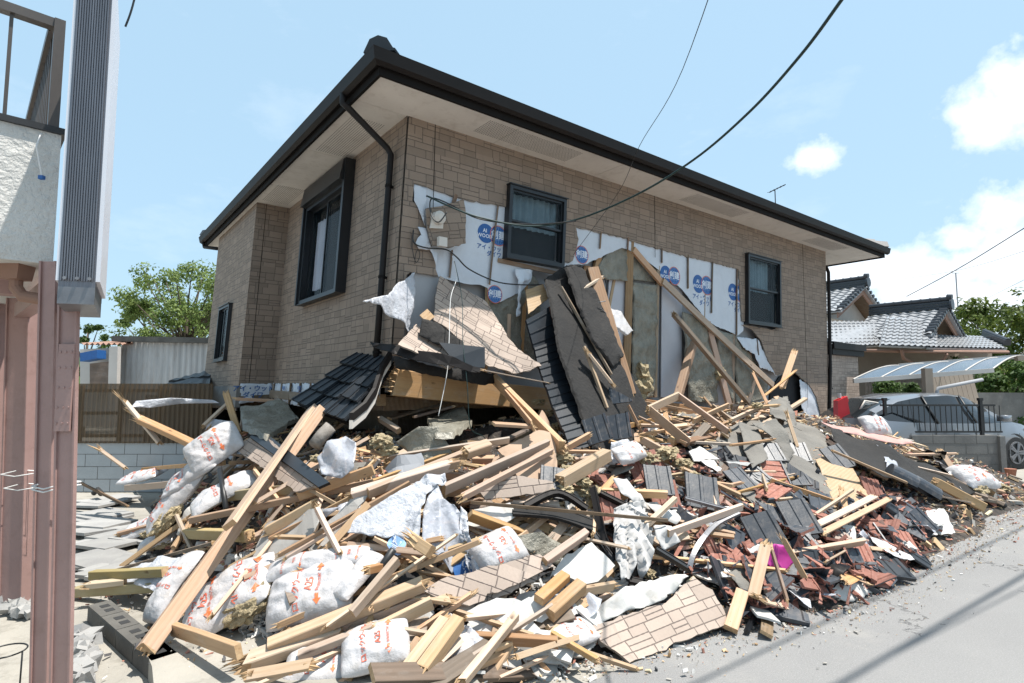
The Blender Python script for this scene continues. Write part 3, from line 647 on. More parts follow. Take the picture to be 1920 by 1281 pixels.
beam('girder', HW(-.02, LL, 1.45), HW(-BO, LL, 1.42), .105, .1, 'wood3', 0, parent=house)
# insulation mats between the studs
for pts, l, mt, am in (([(1137, 470), (1168, 466), (1176, 470), (1176, 528), (1130, 524), (1120, 500)], .06, 'woolgrey', .03), ([(1184, 470), (1230, 505), (1231, 530), (1184, 525)], .07, 'woolgrey', .03), ([(1186, 530), (1229, 536), (1228, 650), (1224, 745), (1186, 745), (1184, 640)], .02, 'woolgrey', .045),
                       ([(1278, 585), (1318, 600), (1340, 690), (1345, 756), (1292, 752)], .0, 'woolgrey', .04), ([(1340, 618), (1372, 628), (1372, 756), (1348, 700)], .04, 'woolgrey', .03), ([(1376, 628), (1400, 660), (1440, 715), (1430, 750), (1380, 758)], .05, 'woolgrey', .03),
                       ([(912, 512), (988, 506), (1010, 530), (1010, 690), (960, 690), (915, 600)], .07, 'woolgrey', .04)):
    sheet('insulation', [onL(x, y, l) for x, y in pts], mt, .03, .05, am, 6, 0, parent=house)
for (x, y, l) in ((1205, 700, -.05), (1198, 735, -.05), (1346, 700, -.02), (1210, 722, -.07)):
    b = bmesh.new(); bmesh.ops.create_icosphere(b, subdivisions=3, radius=.11)
    for q in b.verts: q.co *= 1 + .5 * noise.fractal(q.co * 16 + V((x, 0, 0)), 1, 2, 3); q.co.z *= 1.3
    me = bpy.data.meshes.new('insulation'); b.to_mesh(me); b.free(); me.materials.append(m['wool']); link(me, 'insulation', house, Matrix.Translation(onL(x, y, l)))
# wrap torn and hanging over the lower left wall
for pts in ([HW(-.04, LL - .05, 1.66), HW(-.04, .1, 1.64), HW(-.04, .1, 1.50), HW(-.04, 1.2, 1.38), HW(-.04, 2.4, 1.33), HW(-.04, LL - .05, 1.42)], [HW(-.05, LL - .045, 1.66), HW(-BO, LL - .045, 1.66), HW(-BO, LL - .045, 1.36), HW(-.05, LL - .045, 1.40)]):
    sheet('wrap_remnant', pts, 'wrap', .002, .1, .02, 4, .008, parent=house, face=-RV if pts[0].y > 0 and abs(toH(pts[1])[1] - .1) < .1 else -LV)
for t in range(9): l = .5 + t * .42; beam('furring_strip', HW(-.055, l, 1.66), HW(-.055, l, 1.36), .02, .045, 'wood3', 0, parent=house)
b = MB(); vs, fs = tx_dw; b.add([HW(-BO * .62 + a * .1, LL - .06, 1.53 + c * .1) for a, c in vs], fs, 0); b.build('printed_logo', 'blue', house)
for l0 in (.9, 1.8, 2.6, 3.3):
    b = MB(); b.add([HW(-.072, l0 - a * .07, 1.55 + c * .07) for a, c in text2d('創建\nWOOD')[0]], text2d('創建\nWOOD')[1], 0); b.build('printed_logo', 'blue', house)
sheet('wrap_remnant', [onL(1382, 632, .0), onL(1420, 636, .0), (onL(1458, 706, .0)), onL(1440, 693, -.02), onL(1425, 690, -.05), onL(1414, 664, -.04), onL(1392, 652, -.02)], 'wrap', .002, .06, .02, 5, .01, parent=house)
sheet('wrap_remnant', [onL(1499, 712, .0), onL(1518, 722, .0), onL(1534, 748, .0), onL(1541, 790, .0), onL(1515, 790, .0), onL(1502, 760, .0)], 'wrap', .002, .06, .01, 5, .01, parent=house)
sheet('wrap_remnant', [onL(966, 505, -.05), onL(995, 506, -.05), onL(994, 526, -.05), onL(980, 530, -.08), onL(975, 592, -.1), onL(968, 594, -.1), onL(972, 540, -.06)], 'wrap', .002, .05, .02, 6, .006, parent=house)
sheet('wrap_remnant', [onL(777, 345, -.01), onL(800, 352, -.01), onL(800, 372, -.05), onL(796, 400, -.06), onL(797, 424, -.07), onL(790, 405, -.05), onL(776, 376, -.02)], 'wrap', .002, .04, .015, 6, .004, parent=house)
sheet('wrap_remnant', [onL(784, 425, -.05), onL(800, 428, -.06), onL(808, 462, -.07), onL(822, 468, -.06), onL(817, 500, -.05), onL(806, 468, -.05), onL(786, 466, -.08), onL(780, 455, -.08), onL(790, 440, -.06)], 'wrap', .002, .04, .02, 6, .006, parent=house)
dk = MB(); vs = [onL(x, y, .1) for x, y in ((1462, 706), (1490, 697), (1500, 712), (1506, 790), (1440, 790), (1445, 730))]; dk.prism(vs, LV * .02); dk.build('opening_shade_sheet', 'darkroom', house)  # near-black sheet painted as the shade inside the hole
# --- soffit, fascia, gutter, roof
RE = 11.42; LE = 7.62
sf = MB()
def sbox(b, r0, r1, l0, l1, z0, z1, mi=0): b.hbox(r0, r1, l0, l1, z0, z1, mi, False)
def boards(r0, r1, l0, l1, nr, nl, holes=()):
    for i in range(nr):
        for j in range(nl):
            a0, a1 = r0 + (r1 - r0) * i / nr, r0 + (r1 - r0) * (i + 1) / nr; b0, b1 = l0 + (l1 - l0) * j / nl, l0 + (l1 - l0) * (j + 1) / nl
            sbox(sf, a0 + .004, a1 - .004, b0 + .004, b1 - .004, ZT, ZT + .012)
boards(-OV, RE, -OV, .0, 7, 1); boards(-OV, .03, .0, LE, 1, 5); boards(LR - .03, RE, 0, 7.0, 1, 4)
sf.build('soffit', 'soffit', house)
vp = MB()
for (r0, r1) in ((.75, 2.2), (4.6, 6.1), (8.6, 10.0)):
    n_ = int((r1 - r0) / .026)
    for i in range(n_):
        for j in range(13): c = (r0 + i * .026, -.47 + j * .026); vp.add([H(c[0] + a, c[1] + d, ZT - .001) for a, d in ((-.006, -.006), (.006, -.006), (.006, .006), (-.006, .006))], [(0, 1, 2, 3)])
for (l0, l1) in ((.35, 1.5), (3.0, 3.9)):
    n_ = int((l1 - l0) / .03)
    for i in range(n_):
        for j in range(14): c = (-.48 + j * .028, l0 + i * .03); vp.add([H(c[0] + a, c[1] + d, ZT - .001) for a, d in ((-.0035, -.009), (.0035, -.009), (.0035, .009), (-.0035, .009))], [(0, 1, 2, 3)])
vp.build('soffit_vent', 'brown2', house)
fa = MB()
sbox(fa, -OV - .03, RE + .03, -OV - .03, -OV, ZT - .03, ZT + .13); sbox(fa, -OV - .03, -OV, -OV, LE, ZT - .03, ZT + .13); sbox(fa, RE, RE + .03, -OV, 7.2, ZT - .03, ZT + .13); sbox(fa, -OV, .0, LE, LE + .03, ZT - .03, ZT + .13)
fa.build('fascia', 'brown2', house)
gt = MB()
prof = [(.032, .05), (.07, .035), (.115, .06), (.135, .15), (.14, .165), (.128, .165), (.12, .15), (.05, .15), (.032, .15)]
def gutter(path):     # path of (r, l, outward r, outward l)
    rings = [[H(r + orr * a, l + oll * a, ZT + z) for a, z in prof] for r, l, orr, oll in path]; n = len(prof)
    vs = [q for rg in rings for q in rg]; gt.add(vs, [(i * n + k_, i * n + (k_ + 1) % n, (i + 1) * n + (k_ + 1) % n, (i + 1) * n + k_) for i in range(len(path) - 1) for k_ in range(n)])
    gt.add(rings[0], [list(range(n))]); gt.add(rings[-1], [list(range(n))[::-1]])
gutter([(-OV, LE + .05, -1, 0), (-OV, -OV, -1, -1), (RE + .08, -OV, 0, -1)])
gt.build('gutter', 'brown', house, fixn=True)
sg = MB()
rf = MB(); t0 = ZT + .15
def rp(r, l): d = min(r + OV, l + OV, RE - r, LE - l); return H(r, l, t0 + max(0, d) * .34)
A_, B_, C_, D_ = H(-OV - .05, -OV - .05, t0), H(RE + .05, -OV - .05, t0), H(RE + .05, LE, t0), H(-OV - .05, LE, t0)
ml = (LE + OV) / 2; E_ = rp(-OV + ml, -OV + ml); F_ = rp(RE - ml, -OV + ml)
rf.add([A_, B_, F_, E_], [(0, 1, 2, 3)]); rf.add([B_, C_, F_], [(0, 1, 2)]); rf.add([C_, D_, E_, F_], [(0, 1, 2, 3)]); rf.add([D_, A_, E_], [(0, 1, 2)]); rf.add([A_, B_, C_, D_], [(3, 2, 1, 0)])
roof = rf.build('roof', 'tiled', house)
rc = MB()          # hip cap tiles stepping up from the corner, raised eave tiles
dirh = (E_ - A_).normalized(); sd = dirh.cross(V((0, 0, 1))).normalized(); upn = sd.cross(dirh)
for i in range(16):
    p = A_ + dirh * (.02 + i * .27) + upn * (.03 + (.03 if i else .0)); q = p + dirh * .32; k_ = .13 if i else .15; hh = .105 if i else .14
    rc.prism([p - sd * k_, p - sd * k_ * .55 + upn * hh * .8, p + upn * hh, p + sd * k_ * .55 + upn * hh * .8, p + sd * k_], (q - p) + upn * -.035 * (1 if i else 1.8))
rc.build('ridge_cap', 'tiled', roof, fixn=True); rc = MB()
dirh = (F_ - B_).normalized(); sd = dirh.cross(V((0, 0, 1))).normalized(); upn = sd.cross(dirh)
for i in range(14):
    p = B_ + dirh * (.0 + i * .27) + upn * .04; rc.prism([p - sd * .13, p + upn * .15, p + sd * .13], dirh * .3 - upn * .03)
rc.build('ridge_cap', 'tiled', roof, fixn=True); rc = MB()
dirh = (E_ - D_).normalized(); sd = dirh.cross(V((0, 0, 1))).normalized(); upn = sd.cross(dirh)
for i in range(3):
    p = D_ + dirh * (.0 + i * .27) + upn * .04; rc.prism([p - sd * .13, p + upn * .14, p + sd * .13], dirh * .3 - upn * .03)
rc.build('ridge_cap', 'tiled', roof, fixn=True); rc = MB()
for i in range(38):
    r = -OV + .1 + i * .31
    rc.hex([H(r, -OV - .075, t0 + .0), H(r + .29, -OV - .075, t0 + .02), H(r + .29, -OV + .3, t0 + .13), H(r, -OV + .3, t0 + .11), H(r, -OV - .075, t0 + .022), H(r + .29, -OV - .075, t0 + .045), H(r + .29, -OV + .3, t0 + .15), H(r, -OV + .3, t0 + .13)])
rc.build('eave_tiles', 'tiled', roof, fixn=True)
# --- windows
def window(c, ux, n_, w_, h_, rows, curtain=None, depth=.07, fr=.045, shear=0., slide=False):
    """ux along the wall, n_ outward; c = centre on the wall face"""
    Z = V((0, 0, 1)) + RV * RACK; par = None
    def B(b, x0, x1, z0, z1, d0, d1, mi=0):
        def q(x, d, z): return c + ux * x + n_ * d + Z * z
        b.hex([q(x0, d0, z0), q(x1, d0, z0), q(x1, d1, z0), q(x0, d1, z0), q(x0, d0, z1), q(x1, d0, z1), q(x1, d1, z1), q(x0, d1, z1)], mi)
    a, d = w_ / 2, h_ / 2; f = MB()
    B(f, -a, a, d - fr, d, -.05, depth); B(f, -a, a, -d, -d + fr, -.05, depth); B(f, -a, -a + fr, -d + fr, d - fr, -.05, depth); B(f, a - fr, a, -d + fr, d - fr, -.05, depth)
    B(f, -a - .012, a + .012, -d - .012, -d, -.02, depth + .02); B(f, -a - .012, a + .012, d, d + .012, -.02, depth + .02)
    fo = f.build('window', 'frame', house, fixn=True)
    s = MB(); k2 = fr * .55; g2 = MB()
    if rows:
        zm = d * .02
        for (z0, z1, dd) in ((zm, d - fr, .03), (-d + fr, zm + .02, .012)):
            B(s, -a + fr, a - fr, z1 - k2, z1, dd - .02, dd + .012); B(s, -a + fr, a - fr, z0, z0 + k2, dd - .02, dd + .012)
            B(s, -a + fr, -a + fr + k2, z0 + k2, z1 - k2, dd - .02, dd + .012); B(s, a - fr - k2, a - fr, z0 + k2, z1 - k2, dd - .02, dd + .012)
            B(g2, -a + fr + k2, a - fr - k2, z0 + k2, z1 - k2, dd - .006, dd - .003)
    else:
        for (x0, x1, dd) in ((-a + fr, .02, .012), (-.02, a - fr, .035)):
            B(s, x0, x1, d - fr - k2, d - fr, dd - .02, dd); B(s, x0, x1, -d + fr, -d + fr + k2, dd - .02, dd); B(s, x0, x0 + k2, -d + fr + k2, d - fr - k2, dd - .02, dd); B(s, x1 - k2, x1, -d + fr + k2, d - fr - k2, dd - .02, dd)
            B(g2, x0 + k2, x1 - k2, -d + fr + k2, d - fr - k2, dd - .012, dd - .009)
    s.build('sash', 'frame', fo, fixn=True); g2.build('pane', 'glass', fo, fixn=True)
    r = MB(); B(r, -a + .01, a - .01, -d + .01, d - .01, -.125, -.12); r.build('room_shade', 'darkroom', fo)  # near-black plate painted as the shade of the room
    if curtain:
        cu = MB(); (x0, x1, z0, z1, mt) = curtain; N = 40; vs = []
        for i in range(N + 1):
            x = x0 + (x1 - x0) * i / N; dd = -.075 + .018 * sin(i * 1.35) + .008 * sin(i * .5)
            vs += [c + ux * x + n_ * dd + Z * z0, c + ux * x + n_ * dd + Z * z1]
        cu.add(vs, [(2 * i, 2 * i + 2, 2 * i + 3, 2 * i + 1) for i in range(N)]); cu.build('curtain', mt, fo, smooth=True)
    return fo
def wdim(x0, y0, x1, y1, f=onL): a, b = f(x0, y0, -TH_S if f is onL else 0), f(x1, y1, -TH_S if f is onL else 0); return (a + b) / 2, a, b
c1, a1, b1 = wdim(950, 350, 1051, 503); c1 = (onL(951, 350, -.02) + onL(1056, 374, -.02) + onL(944, 484, -.02) + onL(1052, 503, -.02)) / 4
W1 = ((onL(1056, 374, -.02) - onL(951, 350, -.02)).length + (onL(1052, 503, -.02) - onL(944, 484, -.02)).length) / 2
H1 = (onL(951, 350, -.02).z - onL(944, 484, -.02).z + onL(1056, 374, -.02).z - onL(1052, 503, -.02).z) / 2
window(c1, RV, -LV, W1, H1, True, (-W1 / 2 + .05, W1 / 2 - .05, -.02, H1 / 2 - .05, 'curtain'))
cs = [(1397, 479), (1460, 491), (1397, 605), (1457, 616)]; p4 = [onL(x, y, -.02) for x, y in cs]; c2 = sum(p4, V()) / 4
W2 = ((p4[1] - p4[0]).length + (p4[3] - p4[2]).length) / 2; H2 = (p4[0].z - p4[2].z + p4[1].z - p4[3].z) / 2
window(c2, RV, -LV, W2, H2, True, (-W2 / 2 + .05, W2 / 2 - .25, .0, H2 / 2 - .05, 'curtain'))
wc = HW(-TH_S, (wl0 + wl1) / 2, (wz0 + wz1) / 2)
w3 = window(wc, -LV, -RV, wl1 - wl0 - .02, wz1 - wz0 - .02, False, (-.62, -.28, -.5, .5, 'sheer'), depth=.10, fr=.05)
sh = MB(); zc = wz1
sh.hex([HW(-.20, wl0 - .02, zc), HW(-.02, wl0 - .02, zc), HW(-.02, wl1 + .02, zc), HW(-.20, wl1 + .02, zc), HW(-.16, wl0 - .02, zc + .27), HW(-.02, wl0 - .02, zc + .27), HW(-.02, wl1 + .02, zc + .27), HW(-.16, wl1 + .02, zc + .27)])
sh.hbox(-.15, -.02, wl0 - .06, wl0, wz0, zc + .27); sh.hbox(-.15, -.02, wl1, wl1 + .05, wz0, zc); sh.build('shutter_box', 'frame', w3, fixn=True)
wb = HW(-BO - TH_S, (bl0 + bl1) / 2, (bz0 + bz1) / 2); window(wb, -LV, -RV, bl1 - bl0, bz1 - bz0, False, None, depth=.06)
# --- downpipes
pr = .034
def dpt(path, label): 
    b = MB(); b.tube(path, pr, 10)
    o = b.build('downpipe', 'brown', house, smooth=True); k_ = MB()
    for p in path[3::2] if len(path) > 5 else path[3:]: pass
    return o
e = toH(onR(645, 190, -OV))[1]
l_g = toH(atZ(650, 200, ZT - .02))[1]
g0 = atZ(643, 192, ZT + .0); r0_, l0_ = toH(g0)
path = [H(-OV - .09, l0_ - .05, ZT + .06), H(-OV - .09, l0_ - .05, ZT - .04), H(-OV - .05, l0_ - .08, ZT - .08), H(-.12, .24, ZT - .30), HW(-.075, .20, ZT - .38), HW(-.075, .20, 3.6), HW(-.075, .20, 2.6), HW(-.075, .20, 1.7)]
o = dpt(path, None); bk2 = MB()
for z in (3.75, 2.75, 1.95): bk2.tube([HW(-.075, .20, z), HW(-.075, .20, z + .03)], pr + .006, 10); bk2.hbox(-.075, 0, .19, .21, z, z + .025)
bk2.build('pipe_clip', 'brown2', o)
path = [H(RE - .25, 1.2, ZT - .02), H(RE - .25, 1.2, ZT - .16), H(LR + .3, .25, ZT - .26), HW(LR + .06, .0, ZT - .32), HW(LR + .05, -.05, ZT - .45), HW(LR + .05, -.05, 3), HW(LR + .05, -.05, 2), HW(LR + .0, -.05, 1.35), HW(LR - .04, -.05, .95)]
dpt(path, None)
path = [H(-OV - .08, LE - .15, ZT + .03), H(-OV - .05, LE - .1, ZT - .05), H(-BO - .02, LE - .7, ZT - .18)]; dpt(path, None)

# --- siding pieces hanging off the front wall: still nailed on = parts of the house
fl = sheet('loose_siding', [onL(797, 392, -.10), onL(832, 386, -.10), onL(868, 374, -.06), onL(872, 400, -.09), onL(872, 457, -.12), onL(841, 466, -.14), (onL(809, 460, -.10)), onL(800, 430, -.07)], ['siding', 'sidecore'], .016, 0, 0, 3, .004, parent=house, smooth=False, udir=RV * .97 + V((0, 0, .22)), label='loose square of siding hanging by the vent hood')
vh = MB(); c = onL(824, 408, -.16)
vh.tube([c + LV * .06, c - LV * .02, c - LV * .04], [.075, .07, .035], 14); vh.hex([c + RV * a + LV * d + V((0, 0, z)) for a, d, z in ((-.09, .06, -.12), (.07, .06, -.10), (.07, .04, -.10), (-.09, .04, -.12), (-.06, .06, .02), (.08, .06, .03), (.08, .04, .03), (-.06, .04, .02))])
vh.build('vent_hood', 'cream', fl)
jb = MB(); c = onL(829, 454, -.17); jb.box((0, 0, 0), (.10, .05, .10), Matrix.Translation(c) @ Matrix.Rotation(TH * -1 + pi / 2, 4, 'Z')); jb.build('junction_box', 'cream', house)
sheet('loose_siding', [onL(824, 519, -.05), onL(866, 543, -.09), onL(905, 563, -.12), onL(930, 598, -.22), onL(950, 634, -.45), onL(1014, 688, -.80), onL(960, 702, -.72), onL(908, 684, -.55), onL(870, 650, -.45), onL(840, 620, -.32), onL(812, 602, -.22), onL(815, 560, -.12)], ['siding2', 'sidecore'], .018, .2, 0, 3, .005, parent=house, smooth=False, udir=V((.82, .3, -.55)), label='big torn siding panel swinging out from the wall', bend=1)
sheet('loose_siding', [onL(779, 610, -.25), onL(865, 682, -.55), onL(840, 694, -.6), onL(800, 672, -.55), onL(745, 648, -.45)], ['siding2', 'sidecore'], .018, 0, 0, 3, .004, parent=house, smooth=False, udir=V((.75, .2, -.6)), label='triangular scrap of siding over the porch roof', uvo=(.3, .2))
pa = sheet('wrap_remnant', [onL(778, 511, -.06), onL(776, 560, -.22), onL(768, 625, -.28), onL(752, 604, -.38), onL(722, 590, -.5), onL(712, 572, -.6), onL(681, 565, -.75), onL(712, 556, -.6), onL(728, 553, -.5), onL(740, 535, -.35)], 'plastic', .002, .04, .03, 4, .006, parent=house, label='torn wrap flapping out at the corner with a pale logo',
    deco=[(.05, -.02, .15, .12, disc2d(), 1), (.05, -.02, .15, .11, tx_so, 0)] if False else None)
# ============================================================ AROUND THE HOUSE
tinr = MB; Zv = V((0, 0, 1)); Xv = V((1, 0, 0)); Yv = V((0, 1, 0))
def corr(b, a, u, Lu, v_, Lv, amp, per, nrm, mi=0):
    n = int(Lu / per * 4); vs = []
    for i in range(n + 1):
        q = a + u * (Lu * i / n) + nrm * (amp * sin(i * pi / 2)); vs += [q, q + v_ * Lv]
    b.add(vs, [(2 * i, 2 * i + 2, 2 * i + 3, 2 * i + 1) for i in range(n)], mi)
def vbox(b, c, ux, uy, dx, dy, z0, z1, mi=0):
    c = V((c[0], c[1], 0)); p = [c + ux * a * dx / 2 + uy * d * dy / 2 for a, d in ((-1, -1), (1, -1), (1, 1), (-1, 1))]
    return b.hex([q + Zv * z0 for q in p] + [q + Zv * z1 for q in p], mi)
# --- annex at the far end of the house
an = empty('annex', H(LR + .8, 1, 0), 'low flat roofed annex with pale stone siding at the far end of the house', 'annex')
b = MB(); r0, r1 = LR + .03, 11.5
for (A_, B_, zt) in (((r0, .04), (r1, .04), 2.3), ((r1, .04), (r1, 3), 2.3), ((r0, 3), (r1, 3), 2.3)):
    L = math.hypot(B_[0] - A_[0], B_[1] - A_[1]); b.add([H(*A_, 0), H(*B_, 0), H(*B_, zt), H(*A_, zt)], [(0, 1, 2, 3)], 0, [(0, 0), (L, 0), (L, zt), (0, zt)])
b.build('wall', 'siding2', an)
b = MB(); b.hbox(r0, r1 + .1, -.06, 3.1, 2.3, 2.52, 0, False); b.hbox(r0, r1 + .14, -.1, -.06, 2.42, 2.56, 0, False); b.build('roof', 'brown', an)
b = MB(); b.tube([H(r0, .3, 2.62), H(11.3, .3, 2.62)], .025); b.tube([H(10.6, .3, 2.52), H(10.6, .3, 2.62)], .02); b.tube([H(11.2, .3, 2.52), H(11.2, .3, 2.62)], .02); b.build('roof_rail', 'brown', an)
tagd = MB(); c = H(11.0, .6, 2.60); dvec = (CAM - c).normalized(); sv = dvec.cross(Zv).normalized(); uv_ = sv.cross(dvec)
vs = [c + (sv * cos(a) + uv_ * sin(a)) * .19 * (q / 3) + dvec * (.05 * (q / 3) ** 2) for q in (1, 2, 3) for a in [2 * pi * k / 20 for k in range(20)]] + [c]
tagd.add(vs, [(k, (k + 1) % 20, 60) for k in range(20)] + [(q * 20 + k, q * 20 + 20 + k, q * 20 + 20 + (k + 1) % 20, q * 20 + (k + 1) % 20) for q in (0, 1) for k in range(20)])
tagd.tube([c, c - Zv * .1], .02); tag(tagd.build('satellite_dish', 'gypg', smooth=True), 'small grey satellite dish on the annex roof', 'satellite dish')

# --- traditional tiled house beyond
th = empty('tiled_house', (15.5, 21, 0), 'old house with silvery black clay tile roofs behind the carport', 'house')
def tileroof(b, e0, e1, t1, t0, nt_, nc, amp=.045, step=.035):
    """eave e0>e1, top t0>t1"""
    n = (e1 - e0).cross(t0 - e0).normalized(); n = n if n.z > 0 else -n; NU = nt_ * 6; vs = []; rows = []
    for j in range(nc):
        for s_ in (0, 1):
            t = (j + s_) / nc; hh = step * (1 - s_)
            for i in range(NU + 1):
                a = i / NU; p = (e0 + (e1 - e0) * a) * (1 - t) + (t0 + (t1 - t0) * a) * t
                ph = (i % 6) / 6; vs.append(p + n * (hh + amp * (sin(2 * pi * ph) * .5 + .5) ** 1.3))
    fs = []; W_ = NU + 1
    for j in range(nc * 2 - 1):
        for i in range(NU): fs.append((j * W_ + i, j * W_ + i + 1, (j + 1) * W_ + i + 1, (j + 1) * W_ + i))
    b.add(vs, fs)
    b.prism([e0, e1, t1, t0], -n * .06)
def Q(px, py, Y): return atY(px, py, Y)
def gable(apx, apy, Y, half, drop, ln, nm):
    ap = Q(apx, apy, Y); L_ = LV; R_ = RV
    lf, rt = ap - R_ * half - Zv * drop, ap + R_ * half - Zv * drop * 1.05
    tb = MB(); tileroof(tb, lf - LV * .12, lf + L_ * ln, ap + L_ * ln, ap - LV * .12, int(ln / .27), 9); tileroof(tb, rt - LV * .12, rt + L_ * ln, ap + L_ * ln, ap - LV * .12, int(ln / .27), 9)
    o = tb.build('roof', 'ktile', th)
    rg = MB(); p0, p1 = ap - LV * .2 + Zv * .05, ap + L_ * ln + Zv * .05
    for i in range(3): rg.bar(p0 + Zv * .09 * i, p1 + Zv * .09 * i, .22 - .03 * i, .075)
    rg.tube([p0 + Zv * .30, p1 + Zv * .30], .075, 10)
    for i in range(int(ln / .28)): c = p0 + L_ * (.28 * i) + Zv * .3; rg.tube([c, c + L_ * .04], .09, 10)
    rg.tube([p0 - L_ * .06 + Zv * .1, p0 + Zv * .1], .19, 12); rg.tube([p0 - L_ * .05 + Zv * .34, p0 + L_ * .1 + Zv * .36], .1, 10)
    for q in (lf, rt):
        d_ = (q - ap)
        for i in range(10): c = ap + d_ * (i / 10) - L_ * .12 + Zv * .05; rg.tube([c - L_ * .05, c + L_ * .2], .07, 8)
    rg.build('ridge', 'kridge', o)
    bb = MB()
    for q, sg_ in ((lf, -1), (rt, 1)): bb.hex([ap - Zv * .30 - L_ * .02, q - Zv * .24 - L_ * .02, q - Zv * .24 + L_ * .03, ap - Zv * .30 + L_ * .03, ap - Zv * .08 - L_ * .02, q - Zv * .04 - L_ * .02, q - Zv * .04 + L_ * .03, ap - Zv * .08 + L_ * .03])
    bb.build('barge_board', 'bargeb', o, fixn=True)
    sfb = MB()
    for q in (lf, rt): sfb.hex([ap - Zv * .12 - L_ * .0, q - Zv * .10, q - Zv * .10 + L_ * .9, ap - Zv * .12 + L_ * .9, ap - Zv * .08, q - Zv * .07, q - Zv * .07 + L_ * .9, ap - Zv * .08 + L_ * .9])
    sfb.build('eave_board', 'wood3', o, fixn=True)
    g_ = MB(); g_.prism([ap + L_ * .6 - Zv * .15, lf + L_ * .6 - Zv * .12, rt + L_ * .6 - Zv * .12], L_ * .1); g_.build('gable_wall', 'plaster', th, fixn=True)
    return ap, lf, rt
gA = gable(1616, 538, 22, 2.3, 1.15, 3.2, 'a'); gB = gable(1770, 580, 19.5, 1.9, 1.0, 2.3, 'b')
b = MB()
tileroof(b, Q(1520, 655, 17.5), Q(1660, 647, 19.2), Q(1655, 604, 20.6), Q(1520, 603, 20), 16, 8)
tileroof(b, Q(1650, 648, 16.8), Q(1756, 652, 17.9), Q(1756, 600, 19.9), Q(1662, 595, 18.9), 9, 9)
tileroof(b, Q(1738, 652, 17.6), Q(1888, 655, 20.0), Q(1848, 632, 21.5), Q(1724, 627, 19.4), 18, 6)
b.build('roof', 'ktile', th)
b = MB(); b.bar(Q(1846, 626, 21.4), Q(1890, 643, 20.1), .2, .2); b.tube([Q(1846, 621, 21.4), Q(1890, 639, 20.1)], .09); b.build('ridge', 'kridge', th)
b = MB(); b.prism([Q(1560, 642, 19.7), Q(1560, 800, 19.5), Q(1860, 800, 21), Q(1860, 646, 21.2)], LV * .2); b.build('wall', 'tanw', th)
b = MB(); b.tube([Q(1600, 657, 17.8), Q(1756, 660, 17.8), Q(1890, 660, 19.9)], .05); b.tube([Q(1690, 655, 17.6), Q(1694, 672, 17.8), Q(1718, 683, 18.5)], .05); b.tube([Q(1775, 664, 18), Q(1770, 675, 18.2), Q(1720, 688, 18.8)], .045); b.build('gutter', 'bargeb', th, smooth=True)
b = MB()
for i in range(8): x = 1625 + i * 6; b.bar(Q(x, 700, 18), Q(x, 770, 18), .05, .03)
b.prism([Q(1690, 705, 18.5), Q(1690, 800, 18.5), Q(1740, 800, 18.5), Q(1740, 705, 18.5)], Yv * .05); b.build('lattice', 'wood3', th)
b = MB()
for i in range(9): x = 1745 + i * 9; b.bar(Q(x, 700, 15.4), Q(x + 18, 768, 15.2), .12, .05)
tag(b.build('leaning_boards', 'tanw'), 'old boards leaning behind the carport post', 'boards', kind='stuff')
# --- carport
cp = empty('carport', (10.5, 12.6, 0), 'aluminium carport with curved smoky polycarbonate roof over the silver car', 'carport')
p0, p1 = Q(1600, 712, 12.2), Q(1862, 692, 12.2)
def cpt(a, t):   # along a, across t (curved)
    f0 = p0 + (p1 - p0) * a; z_ = .36 * sin(t * pi * .5); return f0 + RV * (2.7 * t) + V((0, 0, z_))
b = MB(); fr_ = MB(); NA, NT = 5, 10
for i in range(NA):
    vs = [cpt((i + x) / NA, j / NT) for j in range(NT + 1) for x in (0.01, .99)]; b.add(vs, [(2 * j, 2 * j + 1, 2 * j + 3, 2 * j + 2) for j in range(NT)])
b.build('roof_panel', 'poly', cp, smooth=True)
for i in range(NA + 1): fr_.tube([cpt(i / NA, j / NT) + Zv * .01 for j in range(NT + 1)], .014, 6)
fr_.bar(cpt(0, 0) - Zv * .03, cpt(1, 0) - Zv * .03, .05, .09); fr_.bar(cpt(0, 1), cpt(1, 1), .06, .1); fr_.build('roof_frame', 'plaster', cp)
b = MB(); c = Q(1738, 700, 11.9); vbox(b, (c.x, c.y), Xv, Yv, .16, .12, 0, c.z + .1); b.build('post', 'tanw', cp)
b = MB(); c = Q(1757, 735, 11.6); d_ = Q(1842, 712, 11.6); b.tube([V((c.x, c.y, .3)), c, c + V((.02, 0, .07)), d_], .035); b.build('drain_pipe', 'gypg', cp, smooth=True)
b = MB(); b.bar(Q(1905, 672, 13.5), Q(1960, 668, 13.5), .1, .12); b.build('roof_frame', 'tanw', cp)
# --- garden wall and railing
gwl = MB(); wy = 10.62; x0, x1, zt = 6.15, 8.93, .72
gwl.box(((x0 + x1) / 2, wy + .06, zt / 2), (x1 - x0, .12, zt)); gwl.box((x1 + .05, wy + .15, zt / 2 - .01), (.1, .42, zt + .0))
for j in range(1, 4): gwl.box(((x0 + x1) / 2 - .01, wy - .0005, j * .19), (x1 - x0 - .02, .003, .008), mi=1)
for j in range(4):
    for i in range(8): gwl.box((x0 + .2 + i * .4 + (j % 2) * .2, wy - .0005, j * .19 + .095), (.008, .003, .182), mi=1)
tag(gwl.build('block_wall', ['cmuD', 'concd']), 'low stained grey block wall in front of the silver car', 'wall')
rl_ = MB(); xr0 = 6.9
rl_.box(((xr0 + x1) / 2, wy + .06, 1.27), (x1 - xr0 + .1, .03, .035)); rl_.box(((xr0 + x1) / 2, wy + .06, zt + .06), (x1 - xr0 + .3, .03, .03))
rail = rl_.build('railing', 'black'); tag(rail, 'black metal railing with thin bars on the low block wall', 'railing')
b = MB(); 
